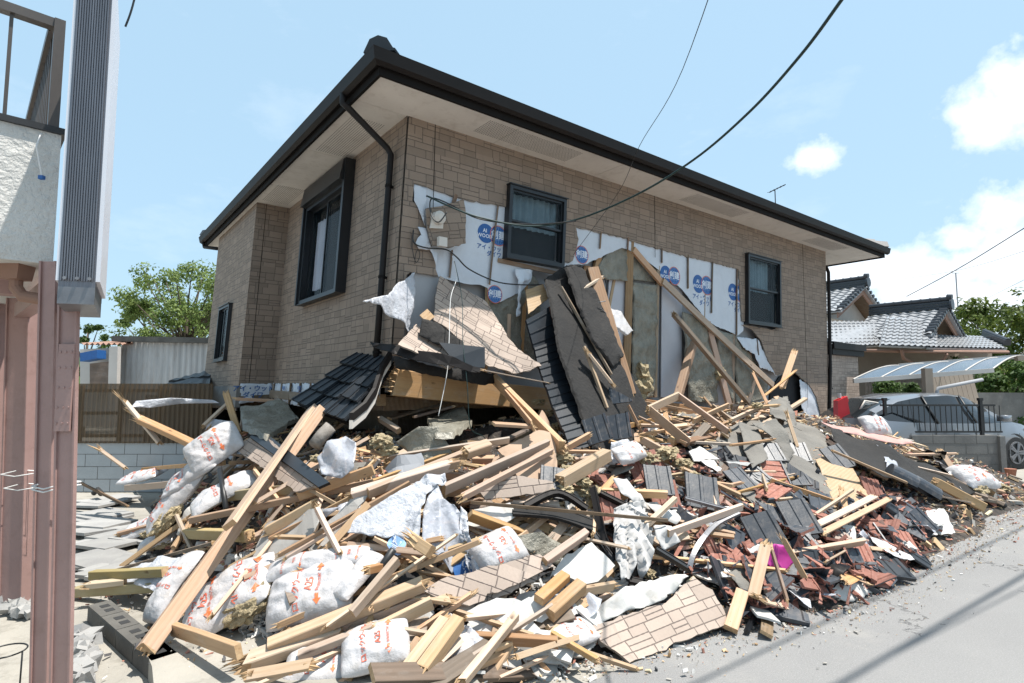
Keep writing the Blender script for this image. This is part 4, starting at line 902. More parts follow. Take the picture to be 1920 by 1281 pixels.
for i in range(22): b.tube([(xr0 + .06 + i * .1, wy + .06, zt + .05), (xr0 + .06 + i * .1, wy + .06, 1.27)], .008, 6)
b.build('baluster', 'black', rail)
for x in (xr0 + .03, x1 - .22): b = MB(); b.box((x, wy + .06, zt + .32), (.05, .05, .66)); b.box((x, wy + .06, zt + .66), (.07, .07, .05)); b.build('railing_post', 'black', rail)
b = MB(); 
for i in range(6): x = 6.2 + i * .11; b.tube([(x, 12.2, .6), (x, 12.2, 1.58)], .009, 6)
b.box((6.45, 12.2, 1.58), (.75, .03, .035)); b.box((6.45, 12.2, 1.1), (.75, .02, .02)); tag(b.build('railing', 'black'), 'far black railing between annex and block wall', 'railing')
# --- silver car
car = empty('car', (7.9, 11.6, 0), 'silver hatchback parked under the carport behind the block wall', 'car')
fwd = V((.955, .296, 0)).normalized(); lat = V((-fwd.y, fwd.x, 0)); fc = V((9.93, 11.5, 0)) # front wheel centre near side (ground)
cc = fc - fwd * 1.35 + lat * .80            # car centre
CM = Matrix(((fwd.x, lat.x, 0, cc.x), (fwd.y, lat.y, 0, cc.y), (0, 0, 1, 0), (0, 0, 0, 1)))
stn = [(-2.22, .35, .55, .80, .82, .62, .55), (-2.15, .28, .60, .98, 1.02, .78, .60), (-1.85, .2, .62, .99, 1.17, .84, .56), (-1.3, .2, .6, .95, 1.38, .87, .57), (-.7, .2, .6, .93, 1.47, .88, .57), (0., .2, .6, .91, 1.49, .88, .57), (.5, .2, .6, .90, 1.44, .88, .57),
       (.95, .2, .6, .90, 1.24, .88, .60), (1.35, .2, .6, .91, 1.0, .88, .66), (1.6, .2, .6, .87, .90, .87, .72), (1.9, .2, .55, .78, .80, .83, .68), (2.15, .26, .5, .62, .66, .70, .55), (2.24, .34, .45, .52, .55, .55, .4)]
vs = []; fs = []; gl = []
for (x, zb, zm, zbl, zr, wb_, wr_) in stn:
    half = [(wb_ * .9, zb), (wb_, zb + .12), (wb_ + .01, zm), (wb_ - .02, zbl), (wr_ + (.02 if zr > 1 else .1), zr - .05), (wr_ - .12, zr)]
    vs += [(x, -a, z) for a, z in half] + [(x, a, z) for a, z in half[::-1]]
n = 12
for i in range(len(stn) - 1):
    for k_ in range(n - 1):
        f = (i * n + k_, (i + 1) * n + k_, (i + 1) * n + k_ + 1, i * n + k_ + 1)
        if (k_ in (3, 7) and 2 <= i <= 7) or (k_ == 5 and i in (1, 2, 6, 7)) or (k_ in (4, 6) and i in (6, 7, 1)): gl.append(f)
        else: fs.append(f)
b = MB(); vs2 = [CM @ V(q) for q in vs]; b.add(vs2, fs, 0); b.add([vs2[k_] for k_ in range(n)], [list(range(n))], 0); b.add(vs2[-n:], [list(range(n))[::-1]], 0)
for s_ in (-1, 1):
    for x in (-.68, .32): b.bar(CM @ V((x, s_ * .885, .92)), CM @ V((x - .02, s_ * .60, 1.44)), .05, .02, 1)
    b.box((.95, s_ * .97, 1.0), (.16, .17, .12), CM, 0); b.box((-.2, s_ * .895, .78), (.16, .02, .03), CM, 2); b.box((-.95, s_ * .895, .78), (.16, .02, .03), CM, 2); b.box((.3, s_ * .888, .6), (.006, .01, .6), CM, 1); b.box((-.75, s_ * .888, .6), (.006, .01, .6), CM, 1)
body = b.build('body', ['paint', 'black', 'silver'], car, smooth=True)
b = MB(); b.add(vs2, gl, 0); b.build('car_window', 'cglass', car, smooth=True)
for s_ in (-1, 1): b = MB(); b.add([CM @ V(q) for q in ((1.95, s_ * .80, .60), (2.2, s_ * .55, .56), (2.15, s_ * .6, .68), (1.7, s_ * .86, .80))], [(0, 1, 2, 3)]); b.build('headlight', 'white', car)
for x in (-1.35, 1.35):
    for s_ in (-1, 1):
        y = s_ * .80; b = MB(); c = CM @ V((x, y, .315)); o_ = lat * s_
        b.tube([c - o_ * .12, c - o_ * .11, c + o_ * .08, c + o_ * .095], [.29, .315, .315, .30], 28); b.tube([c + o_ * .05, c + o_ * .083], .375, 28)
        wh = b.build('wheel', 'rubber', car, smooth=False); b = MB(); b.tube([c + o_ * .09, c + o_ * .099], .205, 24, 1)
        b.tube([c + o_ * .095, c + o_ * .11], .05, 12)
        for k_ in range(5):
            a_ = 2 * pi * k_ / 5
            for da in (-.13, .13): b.bar(c + o_ * .104, c + o_ * .104 + (fwd * cos(a_ + da) + Zv * sin(a_ + da)) * .20, .03, .04)
        for k_ in range(24): a_ = 2 * pi * k_ / 24; a2 = a_ + 2 * pi / 24; b.bar(c + o_ * .10 + (fwd * cos(a_) + Zv * sin(a_)) * .205, c + o_ * .10 + (fwd * cos(a2) + Zv * sin(a2)) * .205, .02, .03)
        b.build('rim', ['silver', 'black'], wh)
# --- trees and shrubs
def tree(name, base, hgt, rad, nl, leaf, size, label, cat='tree', trunk=.14, clumps=16, squash=.8, seed=1, low=.35, group=None, lean=(0, 0), bark='bark'):
    R_ = random.Random(seed); root = empty(name, base, label, cat, group); B0 = V(base); cl = []
    top_ = B0 + V((lean[0], lean[1], hgt * .8)); tr = MB(); tr.tube([B0 - Zv * .1, B0 + (top_ - B0) * .3 + V((R_.uniform(-.1, .1) * rad, 0, 0)), B0 + (top_ - B0) * .65, top_], [trunk, trunk * .75, trunk * .5, trunk * .15], 8)
    for i in range(clumps):
        a = R_.uniform(0, 2 * pi); q = R_.random() ** .5 * rad * .85; z = B0.z + hgt * (low + (1 - low) * R_.random() * (1 - .35 * (q / rad) ** 2))
        c = B0 + V((q * cos(a) + lean[0] * .6, q * sin(a) + lean[1] * .6, 0)); c.z = z; s_ = rad * R_.uniform(.2, .42) * (1 - .3 * q / rad); cl.append((c, s_))
        st = B0 + (top_ - B0) * max(.1, min(.95, (z - B0.z) / hgt - R_.uniform(.12, .25))); mid = (st + c) / 2 + V((R_.uniform(-.1, .1), R_.uniform(-.1, .1), -.1)) * rad * .4
        tr.tube([st, mid, c], [trunk * .38, trunk * .24, trunk * .08], 6)
    tr.build('trunk', bark, root, smooth=True); lf = MB(); per = nl // clumps
    for c, s_ in cl:
        for _ in range(per):
            d = V((R_.gauss(0, 1), R_.gauss(0, 1), R_.gauss(0, 1))).normalized() * (R_.random() ** .45) * s_; d.z *= squash
            if noise.noise((c + d) * (2.2 / rad * 2)) < -.12: continue
            p = c + d; n_ = (d.normalized() + V((R_.uniform(-1, 1), R_.uniform(-1, 1), R_.uniform(-.2, 1.2)))).normalized(); a = n_.cross(V((R_.uniform(-1, 1), R_.uniform(-1, 1), R_.uniform(-1, 1)))).normalized(); b_ = n_.cross(a); e = size * R_.uniform(.6, 1.3)
            lf.add([p - a * e, p - b_ * e * .45 - n_ * e * .1, p + a * e, p + b_ * e * .45 - n_ * e * .1], [(0, 1, 2, 3)])
    lf.build('crown', leaf, root); return root
def gp(px, Y): d = ray(px, 726); q = CAM + d * (Y / d.y); q.z = 0; return q
tree('broadleaf_tree', gp(345, 21), 6.3, 2.6, 26000, 'leafA', .07, 'airy pale green tree rising behind the tin shed', trunk=.13, clumps=60, squash=.6, seed=4, low=.38)
tree('broadleaf_tree', gp(285, 24), 5.3, 1.9, 9000, 'leafA', .07, 'thin bamboo like tree left of the airy pale green tree', trunk=.1, clumps=16, squash=.7, seed=9, low=.4)
tree('broadleaf_tree', gp(158, 20), 4.4, .8, 1500, 'leafB', .08, 'dark tree top peeking beside the pink brown post', trunk=.1, clumps=9, seed=5)
tree('evergreen_tree', gp(1850, 27), 5.9, 3.4, 15000, 'leafC', .12, 'wide dark green tree behind the right end of the tiled roof', clumps=34, seed=11, low=.1)
tree('evergreen_tree', gp(1955, 24), 5.2, 3.0, 15000, 'leafC', .11, 'dense green tree cut off by the right edge of the photo', clumps=34, seed=12, low=.05)
tree('garden_bush', gp(1885, 17.5), 2.6, 2.0, 9000, 'leafB', .09, 'dark bush below the carport roof at the right edge', 'bush', clumps=22, seed=13, low=.05, trunk=.06)
tree('garden_bush', gp(1692, 15), 1.9, .95, 5000, 'leafB', .06, 'leafy shrub just above the roof of the silver car', 'bush', clumps=14, seed=14, low=.2, trunk=.04)
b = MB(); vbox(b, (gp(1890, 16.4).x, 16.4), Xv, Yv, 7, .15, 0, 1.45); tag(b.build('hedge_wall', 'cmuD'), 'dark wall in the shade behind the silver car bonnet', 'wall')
b = MB(); c = gp(1884, 10.3); b.tube([c, c + Zv * .13, c + Zv * .16], [.06, .085, .09], 14); tag(b.build('flower_pot', 'plastpot'), 'small terracotta flower pot at the end of the low block wall', 'flower pot')

# ---------------- left background: block wall, amber screen, tin shed
b = MB(); y0 = 8.95; xa, xb = -7.6, -4.75
b.box(((xa + xb) / 2, y0 + .06, .38), (xb - xa, .12, .76))
for j in range(1, 4): b.box(((xa + xb) / 2, y0 - .0005, j * .19), (xb - xa, .003, .007), mi=1)
for j in range(4):
    for i in range(8): b.box((xa + .2 + i * .4 + (j % 2) * .2, y0 - .0005, j * .19 + .095), (.006, .003, .183), mi=1)
tag(b.build('block_wall', ['cmuL', 'concd']), 'pale blue grey block wall under the amber corrugated screen', 'wall')
b = MB(); corr(b, V((xa, y0 - .03, .74)), Xv, xb - xa + .1, Zv, .92, .016, .075, -Yv); scr = b.build('corrugated_screen', 'amber', smooth=True); tag(scr, 'brown amber corrugated plastic screen on top of the pale block wall', 'screen')
b = MB()
for z in (.85, 1.2, 1.55): b.box(((xa + xb) / 2, y0 + .05, z), (xb - xa, .04, .05))
for i in range(5): b.box((xa + .2 + i * .62, y0 + .09, 1.18), (.05, .05, .9))
b.build('screen_frame', 'wood3', scr)
sd_ = empty('tin_shed', gp(270, 14), 'rusty corrugated tin shed behind the amber screen', 'shed'); ys = 14.
a_, b_ = Q(228, 640, ys), Q(398, 644, ys - .3)
b = MB(); corr(b, V((a_.x, ys, .3)), (V((b_.x, ys - .3, 0)) - V((a_.x, ys, 0))).normalized(), b_.x - a_.x + .4, Zv, a_.z - .3, .03, .15, -Yv); b.build('wall', 'tin', sd_, smooth=True)
b = MB(); b.bar(a_ + V((-.1, -.1, .05)), b_ + V((.4, -.1, .05)), .2, .13); b.build('roof_edge', 'concd', sd_)
b = MB(); corr(b, Q(150, 645, 13.6), Xv, 1.05, V((.05, 1, .12)).normalized(), 1.3, .03, .13, Zv); b.build('roof', 'bargeb', sd_, smooth=True)
b = MB(); c = Q(216, 650, 13.4); b.bar(c, V((c.x + .05, c.y, .8)), .2, .12); b.prism([Q(150, 655, 13.8), Q(150, 800, 13.8), Q(225, 800, 13.8), Q(225, 652, 13.8)], Yv * .05); b.build('wall', 'plaster', sd_)
b = MB(); b.prism([Q(170, 682, 13.5), Q(170, 735, 13.5), Q(206, 735, 13.5), Q(206, 678, 13.5)], -Yv * .03); b.build('door', 'wood3', sd_)
b = MB(); b.prism([Q(150, 662, 13.3), Q(150, 678, 13.3), Q(182, 672, 13.3), Q(182, 656, 13.3)], Yv * .3); tag(b.build('blue_tarp', 'teal' if 'teal' in m else 'blue'), 'strip of blue tarp hanging on the shed corner', 'tarp')
# low tiled lean-to roof at the back of the bay
lt = empty('lean_to', HW(-1.2, LL + 3.2, 0), 'low lean-to with dark roof tiles behind the bay of the house', 'lean-to')
b = MB(); tileroof(b, Q(296, 735, 9.6), Q(392, 742, 9.3), Q(396, 694, 10.9), Q(325, 712, 10.9), 4, 3, .02, .04)
b.build('roof', 'tiled', lt)
b = MB(); c = atY(350, 740, 10.3); b.box((c.x, c.y, c.z * .5), (1.1, .6, c.z)); b.build('wall', 'cmuD', lt)

# ---------------- left foreground building
nb = empty('neighbour_building', (-2.9, 3.2, 0), 'neighbouring building with a white stucco balcony on pink brown posts', 'building')
K = atY(107, 380, 3.08); K.z = 0; da = V((-.72, -.694, 0)); db = V((-.694, .72, 0)); zb, zt_ = 2.27, 3.0
def kb(b, a0, a1, b0, b1, z0, z1, mi=0): 
    q = [K + da * a + db * c for a, c in ((a0, b0), (a1, b0), (a1, b1), (a0, b1))]; b.hex([p + Zv * z0 for p in q] + [p + Zv * z1 for p in q], mi)
b = MB(); kb(b, 0, 2.5, 0, .15, zb, zt_); kb(b, 0, .15, .15, 3.2, zb, zt_); kb(b, 0, 2.5, .15, 3.2, zb + .02, zb + .14, 1); b.build('balcony_wall', ['stucco', 'cream'], nb, fixn=True)
b = MB(); kb(b, -.02, 2.5, -.02, .17, zt_, zt_ + .035); kb(b, -.02, .17, .17, 3.2, zt_, zt_ + .035); b.build('coping', 'black', nb, fixn=True)
b = MB()
kb(b, .01, .06, .03, .08, zt_ + .035, zt_ + .68); kb(b, .06, 2.4, .04, .10, zt_ + .63, zt_ + .68); kb(b, .02, .08, .11, 3., zt_ + .63, zt_ + .68)
for i in range(24): kb(b, .035, .06, .2 + i * .115, .22 + i * .115, zt_ + .035, zt_ + .63)
for i in range(8): kb(b, .23 + i * .14, .247 + i * .14, .06, .08, zt_ + .035, zt_ + .63)
b.build('balcony_railing', 'bronze', nb, fixn=True)
def post(px, Y, w_, d_, zt2, nm='post', tw=0.):
    a_, c_ = atY(px[0], px[1], Y), atY(px[2], px[3], Y); s_ = (c_.x - a_.x) / (c_.z - a_.z); b = MB()
    def col(x0, x1, y0, y1): 
        f = lambda z: a_.x + s_ * (z - a_.z)
        b.hex([V((f(0) + x, Y + y, 0)) for x, y in ((x0, y0), (x1, y0), (x1, y1), (x0, y1))] + [V((f(zt2) + x, Y + y, zt2)) for x, y in ((x0, y0), (x1, y0), (x1, y1), (x0, y1))])
    col(-w_ / 2, w_ / 2, 0, d_); col(-w_ / 2, -w_ / 2 + .01, -.012, 0); col(w_ / 2 - .01, w_ / 2, -.012, 0)
    return b.build(nm, 'pink', nb)
pA = post((114, 1281, 129, 575), 2.92, .10, .012, 2.27); post((74, 1281, 90, 575), 3.0, .088, .012, 2.27); post((20, 1120, 34, 600), 4.25, .17, .08, 2.3); post((-40, 1120, -30, 600), 4.5, .2, .1, 2.3)
b = MB(); c = atY(126, 728, 2.92); b.box((c.x, c.y - .016, 1.6), (.078, .012, .44)); 
for z in (1.42, 1.5, 1.6, 1.7, 1.78):
    for x in (-.028, 0, .028): b.tube([(c.x + x, c.y - .018, z), (c.x + x, c.y - .026, z)], .006, 8)
b.build('splice_plate', 'pink', nb)
b = MB(); cA = atY(40, 600, 4.25); kb(b, .12, 2.3, .5, .62, zb - .12, zb); b.bar(V((cA.x, cA.y, zb - .1)), V((atY(100, 560, 3.0).x, 3.05, zb - .1)), .09, .1); b.build('floor_beam', 'pink', nb)
b = MB(); c = Q(32, 505, 3.1); b.hex([c + V(q) for q in ((-.045, -.05, -.06), (.045, -.05, -.06), (.045, .05, -.06), (-.045, .05, -.06), (-.06, -.06, .05), (.06, -.06, .05), (.06, .06, .05), (-.06, .06, .05))]); b.tube([c - Zv * .05, c - Zv * .1, c + V((.04, 0, -.15)), c + V((.17, .02, -.17))], .032, 12); b.build('rain_hopper', 'rainb' if 'rainb' in m else 'bargeb', nb, smooth=False)
for k_, (px, py, Y) in enumerate(((30, 890, 4.12), (85, 912, 2.96), (85, 918, 2.96), (36, 916, 4.13))):
    b = MB(); c = Q(px, py, Y); w_ = .11 if Y > 4 else .07; b.tube([c + V((-w_, .0, .0)), c + V((0, -.012, -.012)), c + V((w_, 0, .006)), c + V((w_ + .02, .12, .004)), c + V((-w_, .16, .01)), c + V((-w_, .0, .0))], .004, 6); tag(b.build('cord', 'cord', smooth=True), ('thin white cord tied round the far left post above the other', 'white cord tied round the middle pink post', 'second white cord just under the one on the middle pink post', 'lower white cord tied round the far left post')[k_], 'cord')
# sign box
sg = empty('signboard', (-2.1, 2.7, 2.0), 'tall box shaped signboard with ribbed aluminium edge above the pink post', 'signboard')
cN = V((-2.05, 2.66, 0)); sx = V((.962, .27, 0)).normalized(); sy = V((-.27, .962, 0)).normalized() * 1.0; sy = V((-.55, .835, 0)).normalized(); hw_ = .075
def sgb(b, x0, x1, y0, y1, z0, z1, mi=0):
    q = [cN + sx * a + sy * c for a, c in ((x0, y0), (x1, y0), (x1, y1), (x0, y1))]; b.hex([p + Zv * z0 for p in q] + [p + Zv * z1 for p in q], mi)
b = MB(); sgb(b, -hw_, hw_, 0, .62, 2.07, 3.6)
for i in range(13): x = -hw_ + .006 + i * (2 * hw_ - .012) / 13; sgb(b, x, x + .006, -.006, 0, 2.10, 3.6)
b.build('frame', 'alu', sg, fixn=True)
b = MB(); sgb(b, -hw_ - .012, -hw_, .0, .62, 2.10, 3.6); sgb(b, hw_, hw_ + .018, .0, .62, 2.10, 3.6); b.build('panel', 'white', sg, fixn=True)
b = MB(); sgb(b, -hw_ + .0, hw_ + .0, -.008, .6, 1.99, 2.07); 
for x in (-.05, 0, .05): q = cN + sx * x - sy * .01 + Zv * 2.11; b.tube([q, q - sy * .012], .008, 8)
b.build('bracket', 'silver', sg, fixn=True)
b = MB(); vs, fs = text2d('ル'); 
for i, ch in enumerate('サロン'): 
    vs, fs = text2d(ch); b.add([cN - sx * (hw_ + .0135) + sy * (.17 - a * .20) + Zv * (3.22 - .3 * i + c * .22) for a, c in vs], fs)
b.build('lettering', 'blueL', sg)
b = MB(); c = Q(77, 250, 3.02); b.tube([c, c + V((.03, -.06, -.1)), c + V((.045, -.03, -.25))], .004, 6); b.box(c + V((.045, -.03, -.26)), (.025, .02, .02), None, 1); tag(b.build('cord', ['cord', 'blue']), 'short white cord with a blue knot hanging on the stucco', 'cord')
b = MB(); c = Q(8, 1240, 3.05); c.z = .25; b.tube([c + V((cos(a) * .09, sin(a) * .09, 0)) for a in [2 * pi * i / 24 for i in range(25)]], .004, 6); b.tube([c + V((.09, 0, 0)), c + V((.07, .02, -.25))], .004, 6); b.tube([c + V((-.09, 0, 0)), c + V((-.07, .02, -.25))], .004, 6); tag(b.build('plant_ring', 'black', smooth=True), 'black wire plant ring on legs in the bottom left corner', 'wire stand')
# --- yard slab, curb blocks, broken paving, rubble by posts
b = MB(); 
b.prism([atZ(x, y, .10) for x, y in ((262, 1190), (420, 1120), (760, 1100), (900, 1281), (820, 1400), (300, 1400), (285, 1250))], V((0, 0, -.13))); tag(b.build('concrete_slab', 'conc', fixn=True), 'raised pale concrete slab at the foot of the timbers', 'slab')
b = MB(); 
pA_, pB_ = atZ(165, 1135, .10), atZ(285, 1240, .10); n_ = 4
for i in range(n_):
    a_, c_ = pA_ + (pB_ - pA_) * (i / n_), pA_ + (pB_ - pA_) * ((i + .97) / n_); u_ = (c_ - a_); w2 = V((u_.y, -u_.x, 0)).normalized() * -.13
    b.prism([a_, c_, c_ + w2, a_ + w2], V((0, 0, -.14)))
    for t in (.25, .6): q = a_ + u_ * t + w2 * .35; b.prism([q, q + u_ * .2, q + u_ * .2 + w2 * .4, q + w2 * .4], V((0, 0, .002)), 1)
tag(b.build('curb_block', ['concd', 'hblk'], fixn=True), 'row of hollow concrete blocks edging the slab by the long timber', 'curb')
R_ = random.Random(3)
for i in range(20):
    px, py = R_.uniform(150, 275), R_.uniform(935, 1085); c = atZ(px, py, .03); s_ = R_.uniform(.2, .32); a0 = R_.uniform(-.15, .15) - .3
    b = MB(); q = [c + V((cos(a0) * x - sin(a0) * y, sin(a0) * x + cos(a0) * y, 0)) * s_ for x, y in ((-1, -.7), (.9 + R_.uniform(-.3, .2), -.7), (1, .7), (-.6 + R_.uniform(-.4, .3), .8))]
    tl = V((R_.uniform(-.05, .05), R_.uniform(-.05, .05), 1)); q = [p + Zv * (.01 + .0015 * i - (tl.x * (p - c).x + tl.y * (p - c).y)) for p in q]; b.prism(q, V((0, 0, -.03)))
    tag(b.build('paving_slab', 'slab', fixn=True), 'cracked grey paving slab lying between the pink post and the bags', 'paving slab', 'cracked paving slabs by the pink post')
b = MB(); R_ = random.Random(5)
for i in range(70):
    px, py = (R_.uniform(140, 172), R_.uniform(1195, 1281)) if i < 40 else (R_.uniform(5, 60), R_.uniform(1128, 1150)); c = atZ(px, py, .03); s_ = R_.uniform(.015, .05)
    M_ = Matrix.Translation(c + Zv * s_ * .3) @ Matrix.Rotation(R_.uniform(0, 6), 4, V((R_.uniform(-1, 1), R_.uniform(-1, 1), 1))); vs = [V((x, y, z)) * s_ * R_.uniform(.7, 1.3) for x in (-1, 1) for y in (-1, 1) for z in (-.7, .7)]
    b.add([M_ @ q for q in vs], [(0, 1, 3, 2), (4, 6, 7, 5), (0, 4, 5, 1), (2, 3, 7, 6), (0, 2, 6, 4), (1, 5, 7, 3)])
tag(b.build('concrete_crumbs', 'slab', fixn=True), 'broken white concrete crumbs at the foot of the pink posts', 'rubble', kind='stuff')

b = MB(); NH = 120; vs = []
for i in range(NH + 1):
    a = -1.35 + 2.7 * i / NH
    for (d_, z_) in ((62, -.5), (64, 2.6), (67, 3.6), (75, 4.0), (110, 4.4)): h_ = z_ + (noise.fractal(V((i * .35, d_ * .1, 2)), 1, 2, 5) * 1.3 if z_ > 0 else 0); vs.append((sin(a) * d_, cos(a) * d_, h_ * (d_ / 75)))
b.add(vs, [(i * 5 + k_, (i + 1) * 5 + k_, (i + 1) * 5 + k_ + 1, i * 5 + k_ + 1) for i in range(NH) for k_ in range(4)]); tag(b.build('hills', 'leafB', smooth=True), 'low distant wooded rise behind the houses', 'hills', kind='structure')
# ---------------- cables and antenna
def cable(name, pts, r, mat, label, sag=0): 
    b = MB(); P_ = []
    for i in range(len(pts) - 1):
        for k_ in range(8):
            t = k_ / 8; p0_ = pts[max(i - 1, 0)]; p1_ = pts[i]; p2_ = pts[i + 1]; p3_ = pts[min(i + 2, len(pts) - 1)]
            P_.append(.5 * ((2 * p1_) + (p2_ - p0_) * t + (2 * p0_ - 5 * p1_ + 4 * p2_ - p3_) * t * t + (3 * p1_ - p0_ - 3 * p2_ + p3_) * t ** 3))
    P_.append(pts[-1]); b.tube(P_, r, 7); return tag(b.build(name, mat, smooth=True), label, 'cable')
cable('service_cable', [Q(1620, -60, 2.4) * 5 - Q(1578, 0, 2.7) * 4, Q(1620, -60, 2.4), Q(1578, 0, 2.7), Q(1500, 105, 3.2), Q(1405, 210, 3.8), Q(1300, 300, 4.5), Q(1190, 367, 5.2), Q(1080, 412, 5.8), Q(990, 424, 5.9), Q(900, 408, 5.9), Q(845, 388, 5.75), Q(806, 370, 5.7), onL(800, 368, -.1)], .0095, 'green', 'thick dark green cable sweeping from the sky down to the wall corner')
cable('service_cable', [Q(1080, 415, 5.8), Q(990, 421, 5.92), Q(900, 411, 5.92), Q(845, 384, 5.77), Q(812, 372, 5.7), Q(806, 388, 5.65), Q(812, 410, 5.6), Q(824, 416, 5.58), Q(838, 398, 5.6)], .007, 'black', 'black strand twisted with the green cable and looping under the vent hood')
cable('thin_wire', [Q(1330, -20, 3.) * 3 - Q(1280, 130, 4.2) * 2, Q(1280, 130, 4.2), Q(1200, 272, 5.6), Q(1160, 360, 6.6), Q(1075, 478, 6.9)], .003, 'black', 'thin black wire crossing the eave down to the blue globe logo')
cable('thin_wire', [Q(235, 50, 3.4), Q(246, 20, 3.4), Q(262, -40, 3.4), Q(262, -40, 3.4) * 6 - Q(246, 20, 3.4) * 5], .006, 'black', 'short black wire end right of the signboard top')
cable('house_cable', [onL(775, 432, -.05), onL(776, 455, -.1), onL(800, 465, -.12), onL(836, 468, -.14), onL(856, 482, -.14), onL(880, 505, -.14), onL(930, 528, -.14), onL(975, 534, -.14), onL(1018, 534, -.14)], .008, 'black', 'black cable drooping across the torn wrap below the first window')
cable('house_cable', [onL(775, 432, -.04), onL(773, 465, -.06), onL(780, 492, -.06), onL(787, 480, -.06), onL(784, 468, -.06), onL(779, 478, -.06), onL(778, 495, -.05)], .004, 'black', 'small loop of black wire at the house corner')
cable('house_cable', [onL(848, 480, -.2), onL(856, 520, -.25), onL(845, 560, -.4), onL(842, 640, -.6), onL(838, 700, -.7), onL(822, 780, -.75)], .0035, 'cord', 'pale wire hanging from the junction box over the porch')
cable('house_cable', [onL(852, 490, -.2), onL(866, 560, -.3), onL(868, 640, -.6), onL(876, 720, -.75), onL(882, 800, -.8), onL(905, 818, -.8), onL(935, 840, -.8)], .004, 'green', 'green wire hanging beside the pale wire over the porch')
cable('house_cable', [onL(1075, 520, -.12), onL(1105, 516, -.18), onL(1128, 517, -.2), onL(1136, 530, -.2), onL(1138, 560, -.18), onL(1145, 585, -.16)], .008, 'black', 'black cable bent over the top of the leaning felt slab')
cable('overhead_wire', [Q(1700, 556, 19), Q(1800, 502, 16), Q(1930, 422, 13)], .012, 'black', 'dark wire rising from the tiled roof to the right edge')
cable('overhead_wire', [Q(1600, 535, 40), Q(1780, 510, 30), Q(1930, 468, 22)], .01, 'gypg', 'faint grey wire crossing the low clouds above the tiled roof')
cable('overhead_wire', [Q(1820, 575, 34), Q(1930, 520, 26)], .01, 'gypg', 'faint wire low at the right edge above the trees')
b = MB(); q0 = Q(1792, 512, 30); b.tube([V((q0.x, q0.y, 3)), q0], .03); b.tube([q0 - V((.2, 0, 0)), q0 + V((.2, 0, 0))], .02); tag(b.build('mast', 'gypg'), 'thin grey mast standing beyond the tiled roof', 'mast')
b = MB(); c = Q(1442, 361, 13.5); tp = Q(1473, 346, 13.2); b.tube([c, tp], .012)
for i in range(5): q = c + (tp - c) * (i / 5); b.tube([q - V((.0, .1, .03)), q + V((0, .1, .03))], .005)
q = Q(1453, 357, 13.4); b.tube([q, q - Zv * .9], .012); tag(b.build('tv_antenna', 'black'), 'small tv antenna poking above the long eave', 'antenna')
# overhead lines along the road, above the frame: they throw the shadow bands on the asphalt
for i, (a_, b_, r_, h_) in enumerate((((1743, 1072), (1920, 988), .014, 6.6), ((1781, 1160), (1920, 1078), .02, 6.6), ((1560, 1285), (1920, 1102), .009, 6.5))):
    A2, B2 = atZ(*a_, 0), atZ(*b_, 0); d_ = (B2 - A2).normalized(); off = SUN * (h_ / SUN.z)
    cable('power_line', [A2 - d_ * 14 + off, A2 + off, B2 + off, B2 + d_ * 25 + off], r_, 'black', ('overhead power line casting the upper shadow band on the road', 'thick overhead power line casting the wide shadow band on the road', 'overhead power line casting the lowest shadow on the road', 'thinnest overhead power line above the road')[i])
# ============================================================ THE RUBBLE HEAP
pm = MB(); NA, NB = 200, 150
vs = []
for i in range(NA + 1):
    for j in range(NB + 1): p = H(-3.0 + 14.4 * i / NA, -3.8 + 10.2 * j / NB, 0); p.z = pile_h(p.x, p.y); vs.append(p)
pm.add(vs, [(i * (NB + 1) + j, (i + 1) * (NB + 1) + j, (i + 1) * (NB + 1) + j + 1, i * (NB + 1) + j + 1) for i in range(NA) for j in range(NB)])
tag(pm.build('rubble_bed', 'bed', smooth=True), 'mixed earth, plaster and splinters under the rubble heap, coloured dark for the shade in its gaps', 'rubble', kind='stuff')
def pnorm(x, y, e=.18):
    return V((pile_h(x - e, y) - pile_h(x + e, y), pile_h(x, y - e) - pile_h(x, y + e), 2 * e)).normalized()
def surfM(p, yaw, tilt=(0, 0), follow=1.):
    n = pnorm(p.x, p.y); n = (Zv * (1 - follow) + n * follow).normalized(); n = (n + V((tilt[0], tilt[1], 0))).normalized()
    x = V((cos(yaw), sin(yaw), 0)); x = (x - n * x.dot(n)).normalized(); y = n.cross(x)
    return Matrix(((x.x, y.x, n.x, p.x), (x.y, y.y, n.y, p.y), (x.z, y.z, n.z, p.z), (0, 0, 0, 1)))
YR = math.atan2(RV.y, RV.x); YL = math.atan2(LV.y, LV.x)
def inpoly(x, y, poly):
    c = False; j = len(poly) - 1
    for i in range(len(poly)):
        a, b = poly[i], poly[j]
        if (a[1] > y) != (b[1] > y) and x < (b[0] - a[0]) * (y - a[1]) / (b[1] - a[1]) + a[0]: c = not c
        j = i
    return c
